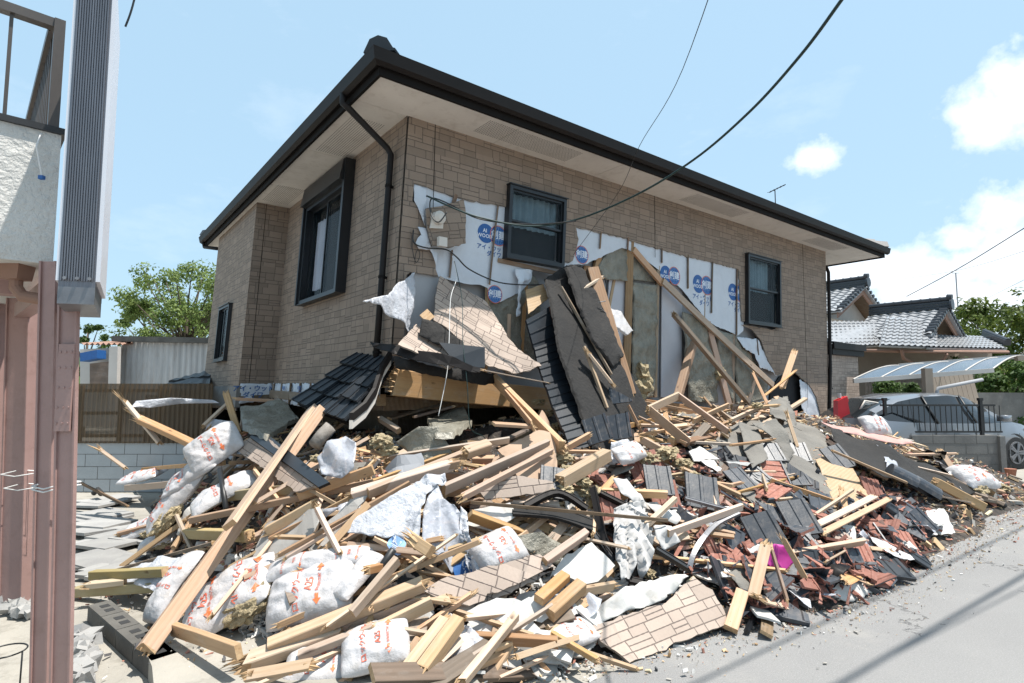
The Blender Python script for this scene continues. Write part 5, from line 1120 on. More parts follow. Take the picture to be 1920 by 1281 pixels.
EXC = [[(430, 1200), (700, 1100), (800, 1075), (815, 1125), (560, 1240), (440, 1270)], [(735, 1281), (760, 1200), (825, 1145), (870, 1160), (820, 1281)], [(350, 985), (640, 900), (870, 850), (875, 880), (640, 935), (360, 990)], [(820, 925), (1030, 820), (1045, 850), (860, 945)], [(255, 1230), (300, 1100), (560, 760), (610, 770), (480, 1000), (300, 1250)], [(1035, 915), (1130, 840), (1150, 880), (1060, 930)], [(440, 740), (580, 740), (600, 840), (450, 830)], [(630, 830), (720, 800), (740, 900), (640, 910)], [(1105, 1180), (1174, 1152), (1247, 1128), (1300, 1078), (1336, 1104), (1362, 1174), (1181, 1250), (1115, 1210)], [(785, 1115), (840, 1075), (1009, 1036), (1045, 1070), (870, 1160)], [(650, 1005), (742, 915), (838, 880), (880, 960), (920, 1100), (850, 1080), (780, 1015)], [(1145, 940), (1215, 935), (1232, 1090), (1155, 1095)],
       [(345, 1180), (350, 1060), (510, 1060), (690, 1060), (660, 1150), (520, 1185)], [(230, 860), (400, 850), (430, 960), (300, 980), (225, 930)], [(350, 800), (440, 800), (450, 870), (370, 880)], [(1530, 855), (1580, 850), (1640, 950), (1560, 965)], [(1560, 810), (1700, 840), (1800, 910), (1700, 900), (1600, 870)],
       [(870, 1130), (1040, 1120), (1050, 1160), (900, 1195)], [(1030, 1090), (1060, 1040), (1108, 1015), (1155, 1065)], [(930, 845), (1010, 805), (1045, 815), (1048, 920), (900, 935)], [(905, 990), (970, 990), (970, 1070), (905, 1070)], [(440, 842), (492, 808), (620, 912), (560, 928)], [(640, 760), (1030, 740), (1050, 800), (900, 830), (700, 860)], [(1435, 1015), (1490, 1015), (1490, 1075), (1435, 1075)], [(1095, 1155), (1240, 1080), (1295, 1080), (1180, 1155)]]
EXC.append([(1100, 1180), (1370, 1080), (1400, 1180), (1180, 1270), (1090, 1230)])
def pick(poly, R_):
    xs = [p[0] for p in poly]; ys = [p[1] for p in poly]
    while True:
        x, y = R_.uniform(min(xs), max(xs)), R_.uniform(min(ys), max(ys))
        if inpoly(x, y, poly) and (R_.random() < .12 or not any(inpoly(x, y, e) for e in EXC)): return x, y
GRP_T = 'long timbers lying on the heap'
def T(x1, y1, s1, x2, y2, s2, w_, h_, label, mat='wood', roll=0., a=0., b=0., name='timber', cat='timber'):
    w_ *= .78; h_ *= .78; RT_ = random.Random(int(x1 * 7 + y1))
    a = a or (RT_.uniform(.03, .07) if RT_.random() < .4 else 0); b = b or (RT_.uniform(.03, .07) if RT_.random() < .4 else 0)
    s1, s2 = [(q if isinstance(q, tuple) else q + (.05 if q > .09 else 0)) for q in (s1, s2)]
    return beam(name, P(x1, y1, s1), P(x2, y2, s2), w_, h_, mat, roll, a, b, None, label, cat)
R1 = .35
# --- signature timbers, from the left
T(603, 768, ('Y', 5.35), 272, 1222, ('Z', .12), .125, .085, 'longest thick notched post leaning from the porch roof tiles down to the slab', 'wood2', -.9)
T(585, 765, ('Y', 5.45), 430, 985, .55, .05, .13, 'shorter post nailed along the upper back side of the longest leaning post', 'wood2', -.9)
T(356, 976, .42, 868, 868, .45, .045, .06, 'long thin batten crossing over the longest leaning post', 'wood2', .2)
T(500, 997, .18, 592, 945, .25, .10, .09, 'short bundle of strips left of the leaning grey board', 'wood2', .1)
T(508, 1008, .18, 598, 962, .2, .10, .03, 'loose strip under the short bundle of strips', 'wood2', .1)
T(520, 1042, .30, 768, 905, .35, .03, .035, 'long slim strip running up towards the plastic draped post', 'wood', .3)
T(533, 1048, .26, 720, 935, .30, .03, .03, 'slim strip just below and parallel to the other long slim strip', 'wood2', .3)
T(592, 950, .38, 638, 1040, .25, .035, .055, 'short lath crossing the slim strips like a ladder rung', 'wood2', .2)
T(690, 945, .35, 612, 1030, .25, .03, .06, 'second lath forming an x with the ladder rung lath', 'wood2', .4)
T(632, 1030, .16, 835, 1040, .22, .03, .13, 'wide plank set on edge under the hanging plastic sheet', 'wood', .25)
T(808, 1035, .42, 770, 1010, .40, .09, .09, 'stubby post end with a shattered tip in front of the hanging plastic', 'wood2', .5, 0, .1)
T(505, 1212, .17, 800, 1092, .22, .09, .09, 'square beam in the foreground running up to the right, the upper of the pair', 'wood2', .45)
T(512, 1228, .10, 800, 1118, .12, .085, .09, 'square beam in the foreground tucked under the upper one of the pair', 'wood', .3)
T(445, 1248, .10, 640, 1180, .10, .11, .10, 'thick post with a badly splintered end near the bottom left', 'wood', .5, .14, 0)
T(322, 1178, .14, 448, 1222, .22, .045, .10, 'plank nailed across the foot of the longest leaning post', 'wood2', .2)
T(480, 1095, .12, 690, 1070, .14, .05, .10, 'plank between the two layers of printed insulation bags', 'wood', .2)
T(560, 1230, .16, 700, 1175, .18, .06, .05, 'short pale stick in front of the square beams', 'wood2', .2)
T(680, 1195, .16, 810, 1130, .2, .04, .10, 'narrow board rising towards the stack of siding slabs', 'wood2', .3)
T(660, 1150, .3, 745, 1050, .3, .045, .09, 'board leaning behind the square beams', 'wood', .4)
T(832, 918, .34, 1028, 832, .34, .05, .10, 'long plank in the middle of the heap pointing to the felt slab', 'wood2', .35)
T(862, 935, .36, 1035, 845, .36, .05, .06, 'square batten just in front of the middle long plank', 'wood', .3)
T(690, 925, .32, 905, 838, .36, .05, .10, 'plank behind the middle pair ending in a cut block', 'wood2', .5)
T(870, 850, .45, 915, 835, .42, .10, .10, 'cut end of a square post sticking towards the viewer below the porch beam', 'wood', .6)
T(655, 930, .30, 860, 868, .40, .09, .09, 'heavy post from which the plastic sheet hangs, its tip shredded', 'wood2', .4, 0, .10)
T(700, 905, .28, 850, 850, .30, .03, .06, 'thin lath lying behind the plastic draped post', 'wood', .3)
T(560, 930, .25, 700, 880, .28, .05, .09, 'plank behind the crossing batten in the middle left', 'wood', .2)
T(1048, 905, .28, 1138, 853, .30, .115, .13, 'massive stamped beam end beside the yellow insulation crumbs', 'wood2', .1)
T(760, 1262, .12, 838, 1160, .18, .08, .09, 'left stick of the tight bundle of posts at the bottom', 'wood2', .2)
T(790, 1262, .14, 860, 1165, .20, .09, .11, 'middle stick of the tight bundle of posts at the bottom', 'wood2', .2)
T(740, 1285, .06, 795, 1200, .10, .10, .10, 'lowest stick of the tight bundle of posts at the bottom', 'wood2', .2)
T(862, 1285, .10, 968, 1155, .24, .05, .07, 'pale plank at the bottom centre leaning on the white board', 'wood2', .3)
T(905, 1285, .04, 960, 1195, .10, .10, .03, 'flat board beside the pale plank at the bottom centre', 'wood2', .1)
T(1030, 1152, .14, 1090, 1098, .2, .10, .10, 'chunky block with a paper label in front of the torn siding stack', 'wood2', .3)
T(1010, 1125, .2, 1060, 1080, .24, .09, .07, 'block just behind the chunky labelled block', 'wood', .3)
T(1020, 1055, .28, 1098, 1000, .32, .06, .09, 'reddish brown beam piece behind the white broken panel', 'wood', .6)
T(1085, 1110, .14, 1155, 1098, .16, .05, .07, 'short stick right of the chunky labelled block', 'wood2', .1)
T(882, 942, .32, 1252, 976, .30, .018, .03, 'very long thin brown trim strip over the black frames', 'wood3', 0, name='trim_strip', cat='trim')
T(1212, 985, .25, 1266, 935, .28, .05, .05, 'short round edged stick left of the curved silver frame', 'wood2', .2)
T(1252, 1000, .22, 1392, 950, .24, .04, .07, 'plank above the curved silver frame', 'wood2', .2)
T(1412, 1120, .14, 1437, 1018, .30, .10, .025, 'pale board standing up left of the magenta cloth', 'wood2', .3)
T(1477, 1130, .12, 1445, 1025, .30, .025, .03, 'thin stick in front of the magenta cloth', 'wood3', .3)
T(1510, 1085, .14, 1465, 1005, .32, .03, .05, 'orange brown stick right of the magenta cloth', 'wood', .3)
T(1370, 1180, .06, 1392, 1110, .12, .11, .06, 'chunk of pale timber at the right tip of the big sunlit siding slab', 'wood2', .3)
T(1530, 985, .12, 1640, 930, .20, .09, .02, 'split board at the bottom of the pale sheathing, upper one', 'wood2', .2, .05, .05)
T(1540, 1000, .12, 1668, 935, .20, .07, .02, 'split board at the bottom of the pale sheathing, lower one', 'wood2', .4, .05, .05)
T(1525, 968, .12, 1600, 918, .2, .03, .04, 'short splinter above the split boards', 'wood2', .3, .05, .05)
T(1752, 903, .22, 1842, 950, .14, .13, .13, 'white painted box beam near the road at the right end of the heap', 'wood2', .1)
T(1780, 895, .2, 1880, 945, .08, .06, .05, 'long stick lying behind the white painted box beam', 'wood2', .2)
T(1650, 812, .35, 1736, 838, .33, .12, .03, 'wide warped board reaching over the block wall', 'wood2', .2, 0, .06)
T(1560, 845, .3, 1700, 905, .28, .05, .03, 'batten running along the edge of the black membrane', 'wood', .3)
T(1790, 925, .1, 1885, 945, .06, .05, .05, 'dark stick at the far right toe of the heap', 'wood3', .3)
T(1300, 865 + 60, .08, 1392, 905, .10, .03, .035, 'batten lying on the dusty grey felt', 'wood', .2)
T(1378, 955 - 30, .08, 1520, 888, .08, .03, .03, 'long batten lying across the dusty grey felt', 'wood', .2)
T(1370, 835, .2, 1462, 822, .2, .035, .03, 'horizontal batten at the upper edge of the dusty grey felt', 'wood', .2)
# --- yellow treated timbers on the left
T(138, 1110, .06, 320, 1098, .07, .09, .09, 'yellow treated timber nearest the pink post, the lowest', 'woody', .05)
T(172, 1078, .14, 310, 1072, .15, .08, .08, 'yellow treated timber topmost of the three on the left', 'woody', .05)
T(160, 1098, .12, 235, 1090, .13, .09, .05, 'short yellow treated timber between the other two', 'woody', .05)
T(350, 1000, .1, 470, 1005, .12, .09, .10, 'yellow treated timber in the shade behind the leaning post', 'woody', .1)
T(400, 935, .16, 560, 915, .2, .09, .10, 'yellow treated timber deep under the insulation bags', 'woody', .1)
T(236, 915, .34, 320, 908, .36, .05, .09, 'block of pale timber between the left insulation bags', 'wood2', .05)
T(265, 880, .3, 420, 868, .3, .04, .06, 'lath between the two upper left insulation bags', 'wood', .1)
T(162, 1015, .03, 245, 1010, .05, .02, .02, 'thin rusty stick on the cracked paving', 'wood3', .1, name='stick')
T(180, 1080, .04, 400, 1018, .12, .04, .03, 'long thin brown lath from the paving to the dark hole', 'wood3', .1)
T(150, 905, ('Y', 7.6), 240, 950, ('Y', 7.4), .03, .04, 'brown lath leaning beside the black pipe end on the left', 'wood3', .1)
T(258, 785, ('Y', 6.9), 372, 838, ('Y', 6.5), .12, .09, 'thick broken post jutting out to the left in front of the amber screen', 'wood', .3, .15, 0)
T(228, 745, ('Y', 7.0), 300, 832, ('Y', 6.75), .06, .05, 'long splinter hanging from the thick broken post', 'wood2', .3, .25, .08)
T(244, 770, ('Y', 7.0), 286, 800, ('Y', 6.9), .05, .04, 'sharp splinter at the very left tip of the heap', 'wood2', .8, .2, .1)
T(183, 840, ('Y', 7.6), 235, 878, ('Y', 7.3), .05, .04, 'splintered stake sticking out low on the left', 'wood2', .5, .2, .05)
T(423, 735, ('Y', 7.5), 447, 812, ('Y', 7.2), .10, .05, 'weathered short board standing up at the left corner of the house', 'wood', .7, .06, 0)
T(380, 800, ('Y', 7.4), 432, 752, ('Y', 7.6), .08, .04, 'board leaning on the standing weathered board', 'wood', .3)
T(440, 748, ('Y', 7.9), 520, 752, ('Y', 7.7), .05, .05, 'ragged stick under the torn wrap at the left wall', 'wood', .1, .1, .1)
T(395, 800, ('Y', 6.9), 350, 860, ('Y', 6.8), .06, .05, 'short stick over the upright printed bag', 'wood', .1, .05, .1)
# --- timbers under and right of the porch
T(925, 708, ('L', -.35), 1056, 842, .35, .06, .16, 'heavy diagonal beam falling from the girder to the felt slab', 'wood', .2, 0, .08)
T(938, 725, ('L', -.45), 1000, 800, .55, .02, .12, 'reddish strip split off the heavy diagonal beam', 'pinkw' if 'pinkw' in m else 'wood', .3, .05, .05)
T(775, 782, ('Y', 5.9), 850, 762, ('Y', 6.2), .05, .03, 'lath in the dark hollow under the girder, the upper one', 'wood3', .1)
T(730, 785, ('Y', 6.0), 845, 752, ('Y', 6.5), .12, .03, 'board in the dark hollow under the girder', 'wood3', .1)
T(725, 860, .3, 955, 825, .45, .02, .10, 'long bowed brown strip in front of the dark hollow', 'wood2', .9)
T(712, 785, ('Y', 5.6), 748, 808, ('Y', 5.4), .06, .07, 'broken stub hanging below the porch corner', 'wood', .4, .05, 0)
T(925, 795, .5, 1000, 800, .5, .10, .03, 'brown board end right of the dark hollow', 'wood', .2)
T(1213, 770, .32, 1272, 742, .35, .04, .12, 'left leg of the triangular frame at the foot of the studs', 'wood2', .2)
T(1272, 742, .35, 1368, 812, .25, .03, .10, 'right leg of the triangular frame at the foot of the studs', 'wood', .2)
T(1215, 768, .3, 1292, 832, .12, .02, .14, 'wide board sliding down from the triangular frame', 'wood', .2)
T(1300, 790, .2, 1365, 760, .3, .03, .08, 'short board inside the triangular frame', 'wood2', .3)
T(1320, 745, ('L', -.5), 1370, 808, .2, .03, .045, 'splintered stake right of the triangular frame', 'wood', .3, .18, 0)
T(1412, 700, ('L', -.3), 1440, 760, .3, .05, .05, 'stake leaning on the foot of the long diagonal brace', 'wood2', .3, .1, 0)
T(1434, 742, ('L', -.5), 1492, 695, ('L', -.45), .05, .03, 'brown board crossing in front of the dark opening', 'wood', .3, .05, .08)
T(1466, 728, ('L', -.4), 1490, 658, ('L', -.35), .14, .03, 'broad splintered board standing in front of the dark opening', 'wood2', .5, .04, .12)
T(1368, 790, .3, 1450, 752, .35, .04, .07, 'pale splintered board left of the dark opening', 'wood2', .3, .12, .1)
T(1400, 765, .35, 1460, 760, .35, .05, .04, 'short pale stick under the splintered boards', 'wood2', .3, .1, .1)
T(1425, 800, .3, 1510, 748, .4, .07, .05, 'pale timber ending at the torn wrap right of the opening', 'wood2', .2, .05, 0)
T(1475, 775, .35, 1495, 838, .1, .05, .03, 'upright splinter over the drooping felt', 'wood2', .3, .1, .1)
T(1455, 745, ('L', -.8), 1480, 770, .3, .09, .05, 'broken piece of pale board over the drooping felt', 'wood2', .3, .05, .05)
# --- leaning roof slab: felt on boards, battens and a strip of tiles
rs = empty('roof_slab', P(1150, 840, .1), 'tall broken roof slab of black felt leaning on the torn wall', 'roof slab')
def LP(x, y, l): return onL(x, y, l)
sl_pts = [LP(1020, 525, -.28), LP(1058, 501, -.22), LP(1088, 512, -.20), LP(1130, 605, -.5), LP(1168, 680, -.85), LP(1232, 800, -1.15), LP(1228, 838, -1.25), LP(1150, 858, -1.5), LP(1108, 845, -1.45), LP(1085, 770, -1.2), LP(1045, 660, -.85)]
sheet('felt_board', sl_pts, 'felt', .035, .12, .02, 3, .006, parent=rs, udir=sl_pts[5] - sl_pts[1])
sheet('felt_board', [LP(1058, 503, -.36), LP(1086, 500, -.32), LP(1120, 560, -.5), LP(1165, 668, -.88), LP(1150, 690, -.95), LP(1110, 640, -.85), LP(1085, 580, -.65)], 'felt', .03, .1, .02, 5, .008, parent=rs)
sheet('sheathing_board', [LP(985, 545, -.18), LP(1018, 534, -.2), LP(1028, 560, -.3), LP(990, 590, -.35)], 'wood', .012, 0, 0, 3, .003, parent=rs, smooth=False)
beam('batten', LP(1052, 538, -.46), LP(1146, 702, -1.0), .035, .03, 'wood3', 0, parent=rs)
beam('batten', LP(1095, 650, -.95), LP(1138, 765, -1.22), .035, .03, 'wood', 0, parent=rs)
beam('batten', LP(1100, 658, -1.0), LP(1150, 722, -1.15), .10, .03, 'wood2', .3, .08, .08, parent=rs)
beam('batten', LP(1178, 760, -1.2), LP(1210, 825, -1.35), .04, .03, 'wood', 0, parent=rs)
tl = [((984, 602), (1026, 578)), ((1000, 655), (1044, 640)), ((1008, 690), (1054, 676)), ((1022, 728), (1066, 715)), ((1036, 768), (1080, 755)), ((1054, 808), (1094, 796)), ((1070, 850), (1106, 838))]
lsv = [-.42, -.55, -.7, -.85, -1.0, -1.2, -1.4]
for i in range(6):
    (a_, b_), (c_, d_) = tl[i], tl[i + 1]; l0, l1 = lsv[i], lsv[i + 1]
    q = [LP(*a_, l0 - .03), LP(*b_, l0 - .02), LP(*d_, l1 - .0), LP(*c_, l1 - .01)]; n_ = (q[1] - q[0]).cross(q[3] - q[0]).normalized(); n_ = n_ if n_.dot(CAM - q[0]) > 0 else -n_
    b = MB(); q = [q[0], q[1], q[2] - n_ * .012, q[3] - n_ * .012]; b.prism([p + n_ * .03 for p in q], -n_ * .028)
    for t in (.15, .5, .85): u0, u1 = q[0] + (q[3] - q[0]) * t, q[1] + (q[2] - q[1]) * t; b.bar(u0 + n_ * .032, u1 + n_ * .032, .012, .012)
    b.prism([q[1] + n_ * .028, q[1] + (q[1] - q[0]).normalized() * .035 + n_ * .02, q[2] + (q[1] - q[0]).normalized() * .035 + n_ * .02, q[2] + n_ * .028], -n_ * .03, 1)
    b.build('roof_tile', ['tiled', 'terra'], rs, fixn=True)
rp_ = beam('round_post', LP(1110, 505, -.35), LP(1180, 745, -1.0), .15, .11, 'wood', .4, 0, .06, None, 'old reddish post with metal straps leaning beside the felt slab', 'post')
for (x, y, a) in ((1128, 566, .2), (1130, 584, -.5), (1152, 622, .1), (1142, 634, -.5)):
    c = LP(x, y, -.62); b = MB(); d_ = (RV * cos(a) + Zv * sin(a)) * .055; b.tube([c - d_, c - d_ * .9 - LV * .02, c + d_ * .9 - LV * .02, c + d_], .006, 6); b.build('metal_strap', 'silver', rp_)
T(1092, 543, ('L', -.5), 1130, 519, ('L', -.45), .04, .04, 'short stick wedged between felt slab and leaning post', 'wood2', .2)
sheet('plastic_scrap', [onL(1142, 580, -.5), onL(1160, 585, -.5), onL(1184, 622, -.55), onL(1172, 630, -.6), onL(1152, 614, -.6)], 'bag', .03, .03, .015, 8, .004, label='scrap of printed insulation bag caught on the leaning post', cat='plastic scrap')
# --- porch roof
pr_ = empty('porch_roof', P(640, 800, ('Y', 5.4)), 'sagging porch roof corner of blue black tiles with bent barge board', 'porch roof')
A4, B4, C4, D4 = P(668, 664, ('Y', 6.15)), P(738, 672, ('Y', 5.75)), P(655, 790, ('Y', 5.05)), P(556, 752, ('Y', 5.75))
def bil(u, v): return (D4 * (1 - u) + C4 * u) * (1 - v) + (A4 * (1 - u) + B4 * u) * v
n_ = (C4 - D4).cross(A4 - D4).normalized()
b = MB(); b.prism([D4 - n_ * .05, C4 - n_ * .05, B4 - n_ * .05, A4 - n_ * .05], -n_ * .02); b.build('roof_board', 'brown2', pr_)
for j in range(4):
    for i in range(3):
        u0, u1, v0, v1 = i / 3 + .004 + U(-.03, .03), (i + 1) / 3 - .004 + U(-.03, .03), j / 4 - .02 + U(-.03, .03), (j + 1) / 4 + .02; jit = U(-.025, .04)
        q = [bil(u0, v0) + n_ * (.035 + jit), bil(u1, v0) + n_ * .035, bil(u1, v1) + n_ * .0, bil(u0, v1) + n_ * (.0 + jit)]
        b = MB(); b.prism(q, -n_ * .022)
        for t in (.06, .5, .94): b.bar(q[0] + (q[1] - q[0]) * t + n_ * .004, q[3] + (q[2] - q[3]) * t + n_ * .004, .022, .012)
        b.build('roof_tile', ['tiled', 'terra'], pr_, fixn=True)
bp = [P(728, 668, ('Y', 5.6)), P(714, 690, ('Y', 5.5)), P(706, 712, ('Y', 5.4)), P(698, 738, ('Y', 5.3)), P(680, 765, ('Y', 5.15)), P(655, 785, ('Y', 5.0))]
b = MB()
for a_, c_ in zip(bp, bp[1:]): b.hex([a_ - Zv * .09, c_ - Zv * .09, c_ - Zv * .09 + RV * .03, a_ - Zv * .09 + RV * .03, a_ - Zv * .01, c_ - Zv * .01, c_ - Zv * .01 + RV * .03, a_ - Zv * .01 + RV * .03])
b.build('barge_board', 'cream', pr_, fixn=True)
b = MB()
for a_, c_ in zip(bp, bp[1:]): b.hex([a_ - Zv * .015, c_ - Zv * .015, c_ - Zv * .015 + RV * .045, a_ - Zv * .015 + RV * .045, a_ + Zv * .05, c_ + Zv * .05, c_ + Zv * .05 + RV * .035, a_ + Zv * .05 + RV * .035])
b.build('edge_flashing', 'brown', pr_, fixn=True)
# dark flashing strip and board over the girder
sheet('metal_flashing', [P(694, 642, ('Y', 5.65)), P(740, 648, ('Y', 5.5)), P(830, 664, ('L', -.75)), P(908, 692, ('L', -.72)), P(900, 700, ('L', -.72)), P(820, 684, ('L', -.75)), P(740, 664, ('Y', 5.45)), P(700, 652, ('Y', 5.6))], ['brown', 'brown2'], .012, .1, .008, 3, 0, label='bent black metal flashing above the girder', cat='flashing', smooth=False)
sheet('metal_flashing', [P(738, 668, ('L', -.42)), P(830, 690, ('L', -.42)), P(925, 700, ('L', -.42)), P(930, 718, ('L', -.42)), P(900, 722, ('L', -.42)), P(760, 694, ('L', -.42)), P(742, 690, ('L', -.42))], ['felt', 'felt'], .01, .1, .015, 3, .004, label='black felt strip drooping over the upper edge of the girder', cat='flashing')
sheet('metal_flashing', [P(822, 643, ('L', -.6)), P(908, 652, ('L', -.62)), P(908, 690, ('L', -.68)), P(880, 690, ('L', -.68)), P(845, 672, ('L', -.66))], ['tiled', 'brown'], .012, 0, 0, 3, 0, label='folded black sheet metal with white stickers beside the siding scrap', cat='flashing', smooth=False)
T(905, 694, ('L', -.75), 1028, 718, ('L', -.85), .04, .012, 'long thin light strip sticking out past the big siding panel', 'wood2', 0, name='trim_strip', cat='trim')
dr = sheet('felt_scrap', [P(792, 597, ('L', -.38)), P(820, 606, ('L', -.4)), P(846, 628, ('L', -.48)), P(868, 640, ('L', -.5)), P(866, 654, ('L', -.55)), P(820, 646, ('L', -.5)), P(786, 628, ('L', -.42))], 'felt', .008, .05, .02, 6, .003, label='crumpled black felt scrap with big grey letters above the porch', cat='felt',
    deco=None)
sheet('plywood_scrap', [P(786, 592, ('L', -.3)), P(800, 580, ('L', -.28)), P(814, 595, ('L', -.3)), P(800, 606, ('L', -.34))], 'wood', .012, 0, 0, 3, 0, smooth=False, label='small triangle of plywood above the crumpled black felt', cat='plywood')
# ------------------------------------------------------------ panels, boards and cloths lying on the heap
def SH(name, pts, mats, label, cat, lift=.06, **k):
    pp = [P(*p) if len(p) == 3 else P(p[0], p[1], lift) for p in pts]
    k.setdefault('face', Zv * 1.0 + (CAM - pp[0]).normalized() * .6); return sheet(name, pp, mats, label=label, cat=cat, **k)
SID = ['siding2', 'sidecore']; rig = dict(smooth=False, step=.25)
SH('fallen_siding', [(1181, 1242, .03), (1360, 1174, .05), (1352, 1140, .08), (1334, 1108, .12), (1298, 1082, .16), (1247, 1132, .16), (1174, 1156, .14), (1105, 1178, .10), (1117, 1205, .06)], SID, 'big sunlit slab of siding lying at the edge of the road', 'siding', thick=.018, jag=.006, bend=.6, **rig)
SH('fallen_siding', [(793, 1110, .22), (877, 1138, .17), (987, 1087, .25), (1037, 1063, .30), (1009, 1042, .32), (931, 1062, .32), (840, 1082, .27)], SID, 'upper slab of the torn siding stack in the middle foreground', 'siding', thick=.02, jag=.008, bend=.5, **rig)
SH('fallen_siding', [(780, 1120, .17), (868, 1152, .12), (1000, 1094, .20), (1040, 1070, .24), (985, 1086, .22), (830, 1096, .2)], SID, 'lower slab of the torn siding stack peeking out underneath', 'siding', thick=.02, jag=.008, bend=.5, **rig)
SH('fallen_siding', [(909, 938, .26), (1040, 921, .28), (1034, 904, .31), (968, 893, .34), (897, 921, .30)], SID, 'bleached siding slab behind the long brown trim strip', 'siding', thick=.018, jag=.004, bend=.4, **rig)
SH('fallen_siding', [(440, 842, .40), (560, 925, .34), (615, 912, .38), (520, 836, .5), (492, 812, .52)], SID, 'shaded siding panel slanting behind the longest leaning post', 'siding', thick=.02, jag=.003, bend=.4, **rig)
SH('siding_band', [(470, 822, .50), (492, 809, .54), (620, 908, .44), (600, 918, .42)], ['tiled', 'brown'], 'black painted band along the top of the shaded siding panel', 'trim', thick=.02, bend=.4, **rig)
SH('fallen_siding', [(1385, 790, .3), (1420, 800, .3), (1440, 860, .25), (1410, 880, .22), (1395, 840, .22)], ['feltg', 'felt'], 'grey felt flap hanging under the dark opening', 'felt', thick=.006, amp=.03, step=.06)
BR = ['cardb', 'cardb']
SH('brown_board', [(932, 845, .36), (1010, 808, .44), (1040, 815, .42), (1046, 905, .26), (975, 902, .24)], BR, 'light brown board standing in the middle of the heap', 'board', thick=.012, jag=.003, **rig)
SH('brown_board', [(905, 905, .18), (930, 850, .3), (965, 900, .2)], BR, 'narrow light brown board left of the standing one', 'board', thick=.012, **rig)
SH('brown_board', [(985, 842, .3), (1015, 770, ('L', -.9)), (1032, 800, ('L', -1.0)), (1020, 860, .25)], BR, 'light brown board rising behind the middle pair of planks', 'board', thick=.012, **rig)
GY = ['gyp', 'gypw']
SH('plasterboard', [(474, 1052, .12), (500, 985, .22), (560, 962, .3), (608, 955, .32), (585, 1005, .26), (555, 1055, .14)], GY, 'grey board in the ladder like gap of slim strips', 'plasterboard', thick=.012, jag=.006, **rig)
SH('plasterboard', [(560, 1040, .14), (620, 975, .24), (660, 935, .34), (690, 930, .33), (640, 1000, .22), (600, 1050, .14)], GY, 'narrow grey board crossed by the x shaped laths', 'plasterboard', thick=.012, jag=.006, **rig)
SH('plasterboard', [(868, 1150, .14), (930, 1122, .2), (1036, 1125, .22), (1052, 1152, .15), (985, 1172, .12), (950, 1180, .10), (905, 1198, .08)], ['gypw', 'gyp'], 'torn white board under the siding stack', 'plasterboard', thick=.014, jag=.01, **rig)
SH('plasterboard', [(1030, 1085, .2), (1062, 1040, .26), (1108, 1018, .3), (1152, 1062, .24), (1120, 1092, .18), (1080, 1090, .18)], ['gypw', 'gyp'], 'white broken panel with a groove beside the hanging grey cloth', 'plasterboard', thick=.014, jag=.01, **rig)
SH('plasterboard', [(745, 855, .45), (790, 850, .45), (800, 900, .3), (748, 905, .3), (722, 880, .32)], ['gypg', 'gyp'], 'shaded grey board left of the bowed strip', 'plasterboard', thick=.012, jag=.006, **rig)
SH('plasterboard', [(868, 985, .22), (888, 958, .28), (955, 945, .3), (966, 970, .26), (925, 1000, .2)], ['gypw', 'gyp'], 'white folded box of board behind the round bag opening', 'plasterboard', thick=.03, jag=.003, **rig)
SH('plasterboard', [(965, 1212, .12), (1005, 1185, .2), (1045, 1192, .2), (1042, 1228, .1), (1010, 1240, .08)], ['gyp', 'gypw'], 'rounded grey board fragment standing near the bottom centre', 'plasterboard', thick=.014, jag=.006, **rig)
SH('plasterboard', [(1736, 958, .14), (1768, 955, .16), (1790, 1000, .06), (1745, 1005, .05)], ['gypw', 'gyp'], 'white board right of the small upright black tile near the road', 'plasterboard', thick=.012, jag=.006, **rig)
SH('plasterboard', [(1290, 848, .26), (1310, 838, .28), (1348, 862, .22), (1300, 866, .22)], ['gypw', 'gyp'], 'white pointed board in the upper middle of the tiles', 'plasterboard', thick=.012, jag=.004, **rig)
SH('plasterboard', [(1352, 865, .2), (1412, 868, .2), (1400, 874, .18)], ['gypw', 'gyp'], 'thin white sliver of board above the tile slide', 'plasterboard', thick=.012, jag=.004, **rig)
SH('plasterboard', [(1535, 1085, .1), (1575, 1080, .12), (1640, 1110, .04), (1600, 1128, .03), (1550, 1120, .05)], ['gypw', 'gyp'], 'crumpled white sheet of board at the edge of the road', 'plasterboard', thick=.008, jag=.01, amp=.03, step=.06)
SH('roofing_felt', [(1330, 845, .06), (1350, 810, .1), (1400, 785, .12), (1500, 790, .14), (1545, 815, .12), (1560, 870, .06), (1590, 930, .04), (1570, 985, .03), (1480, 960, .04), (1420, 955, .03), (1370, 915, .04)], ['feltg', 'felt'], 'wide dusty grey roofing felt spread over the right half of the heap', 'felt', thick=.004, amp=.05, freq=1.6, step=.09, jag=.008)
SH('roofing_felt', [(1410, 795, .35), (1455, 785, .4), (1474, 808, .35), (1490, 850, .2), (1478, 868, .12), (1468, 860, .14), (1458, 830, .25), (1440, 812, .32)], ['feltg', 'felt'], 'drooping tongue of grey felt under the splintered boards', 'felt', thick=.004, amp=.04, freq=3, step=.06, jag=.004)
SH('roofing_felt', [(1440, 752, .42), (1475, 745, .42), (1488, 775, .4), (1502, 810, .3), (1478, 790, .32), (1452, 780, .35)], ['feltg', 'felt'], 'torn grey felt rag on top of the splintered boards', 'felt', thick=.004, amp=.05, freq=4, step=.05, jag=.006)
SH('sheathing', [(1530, 862, .09), (1572, 850, .1), (1600, 880, .1), (1636, 945, .08), (1600, 975, .06), (1568, 960, .07), (1548, 905, .08)], ['wood2', 'woodend'], 'pale sheathing boards showing through the torn felt', 'sheathing', thick=.012, jag=.006, bend=.8, **rig)
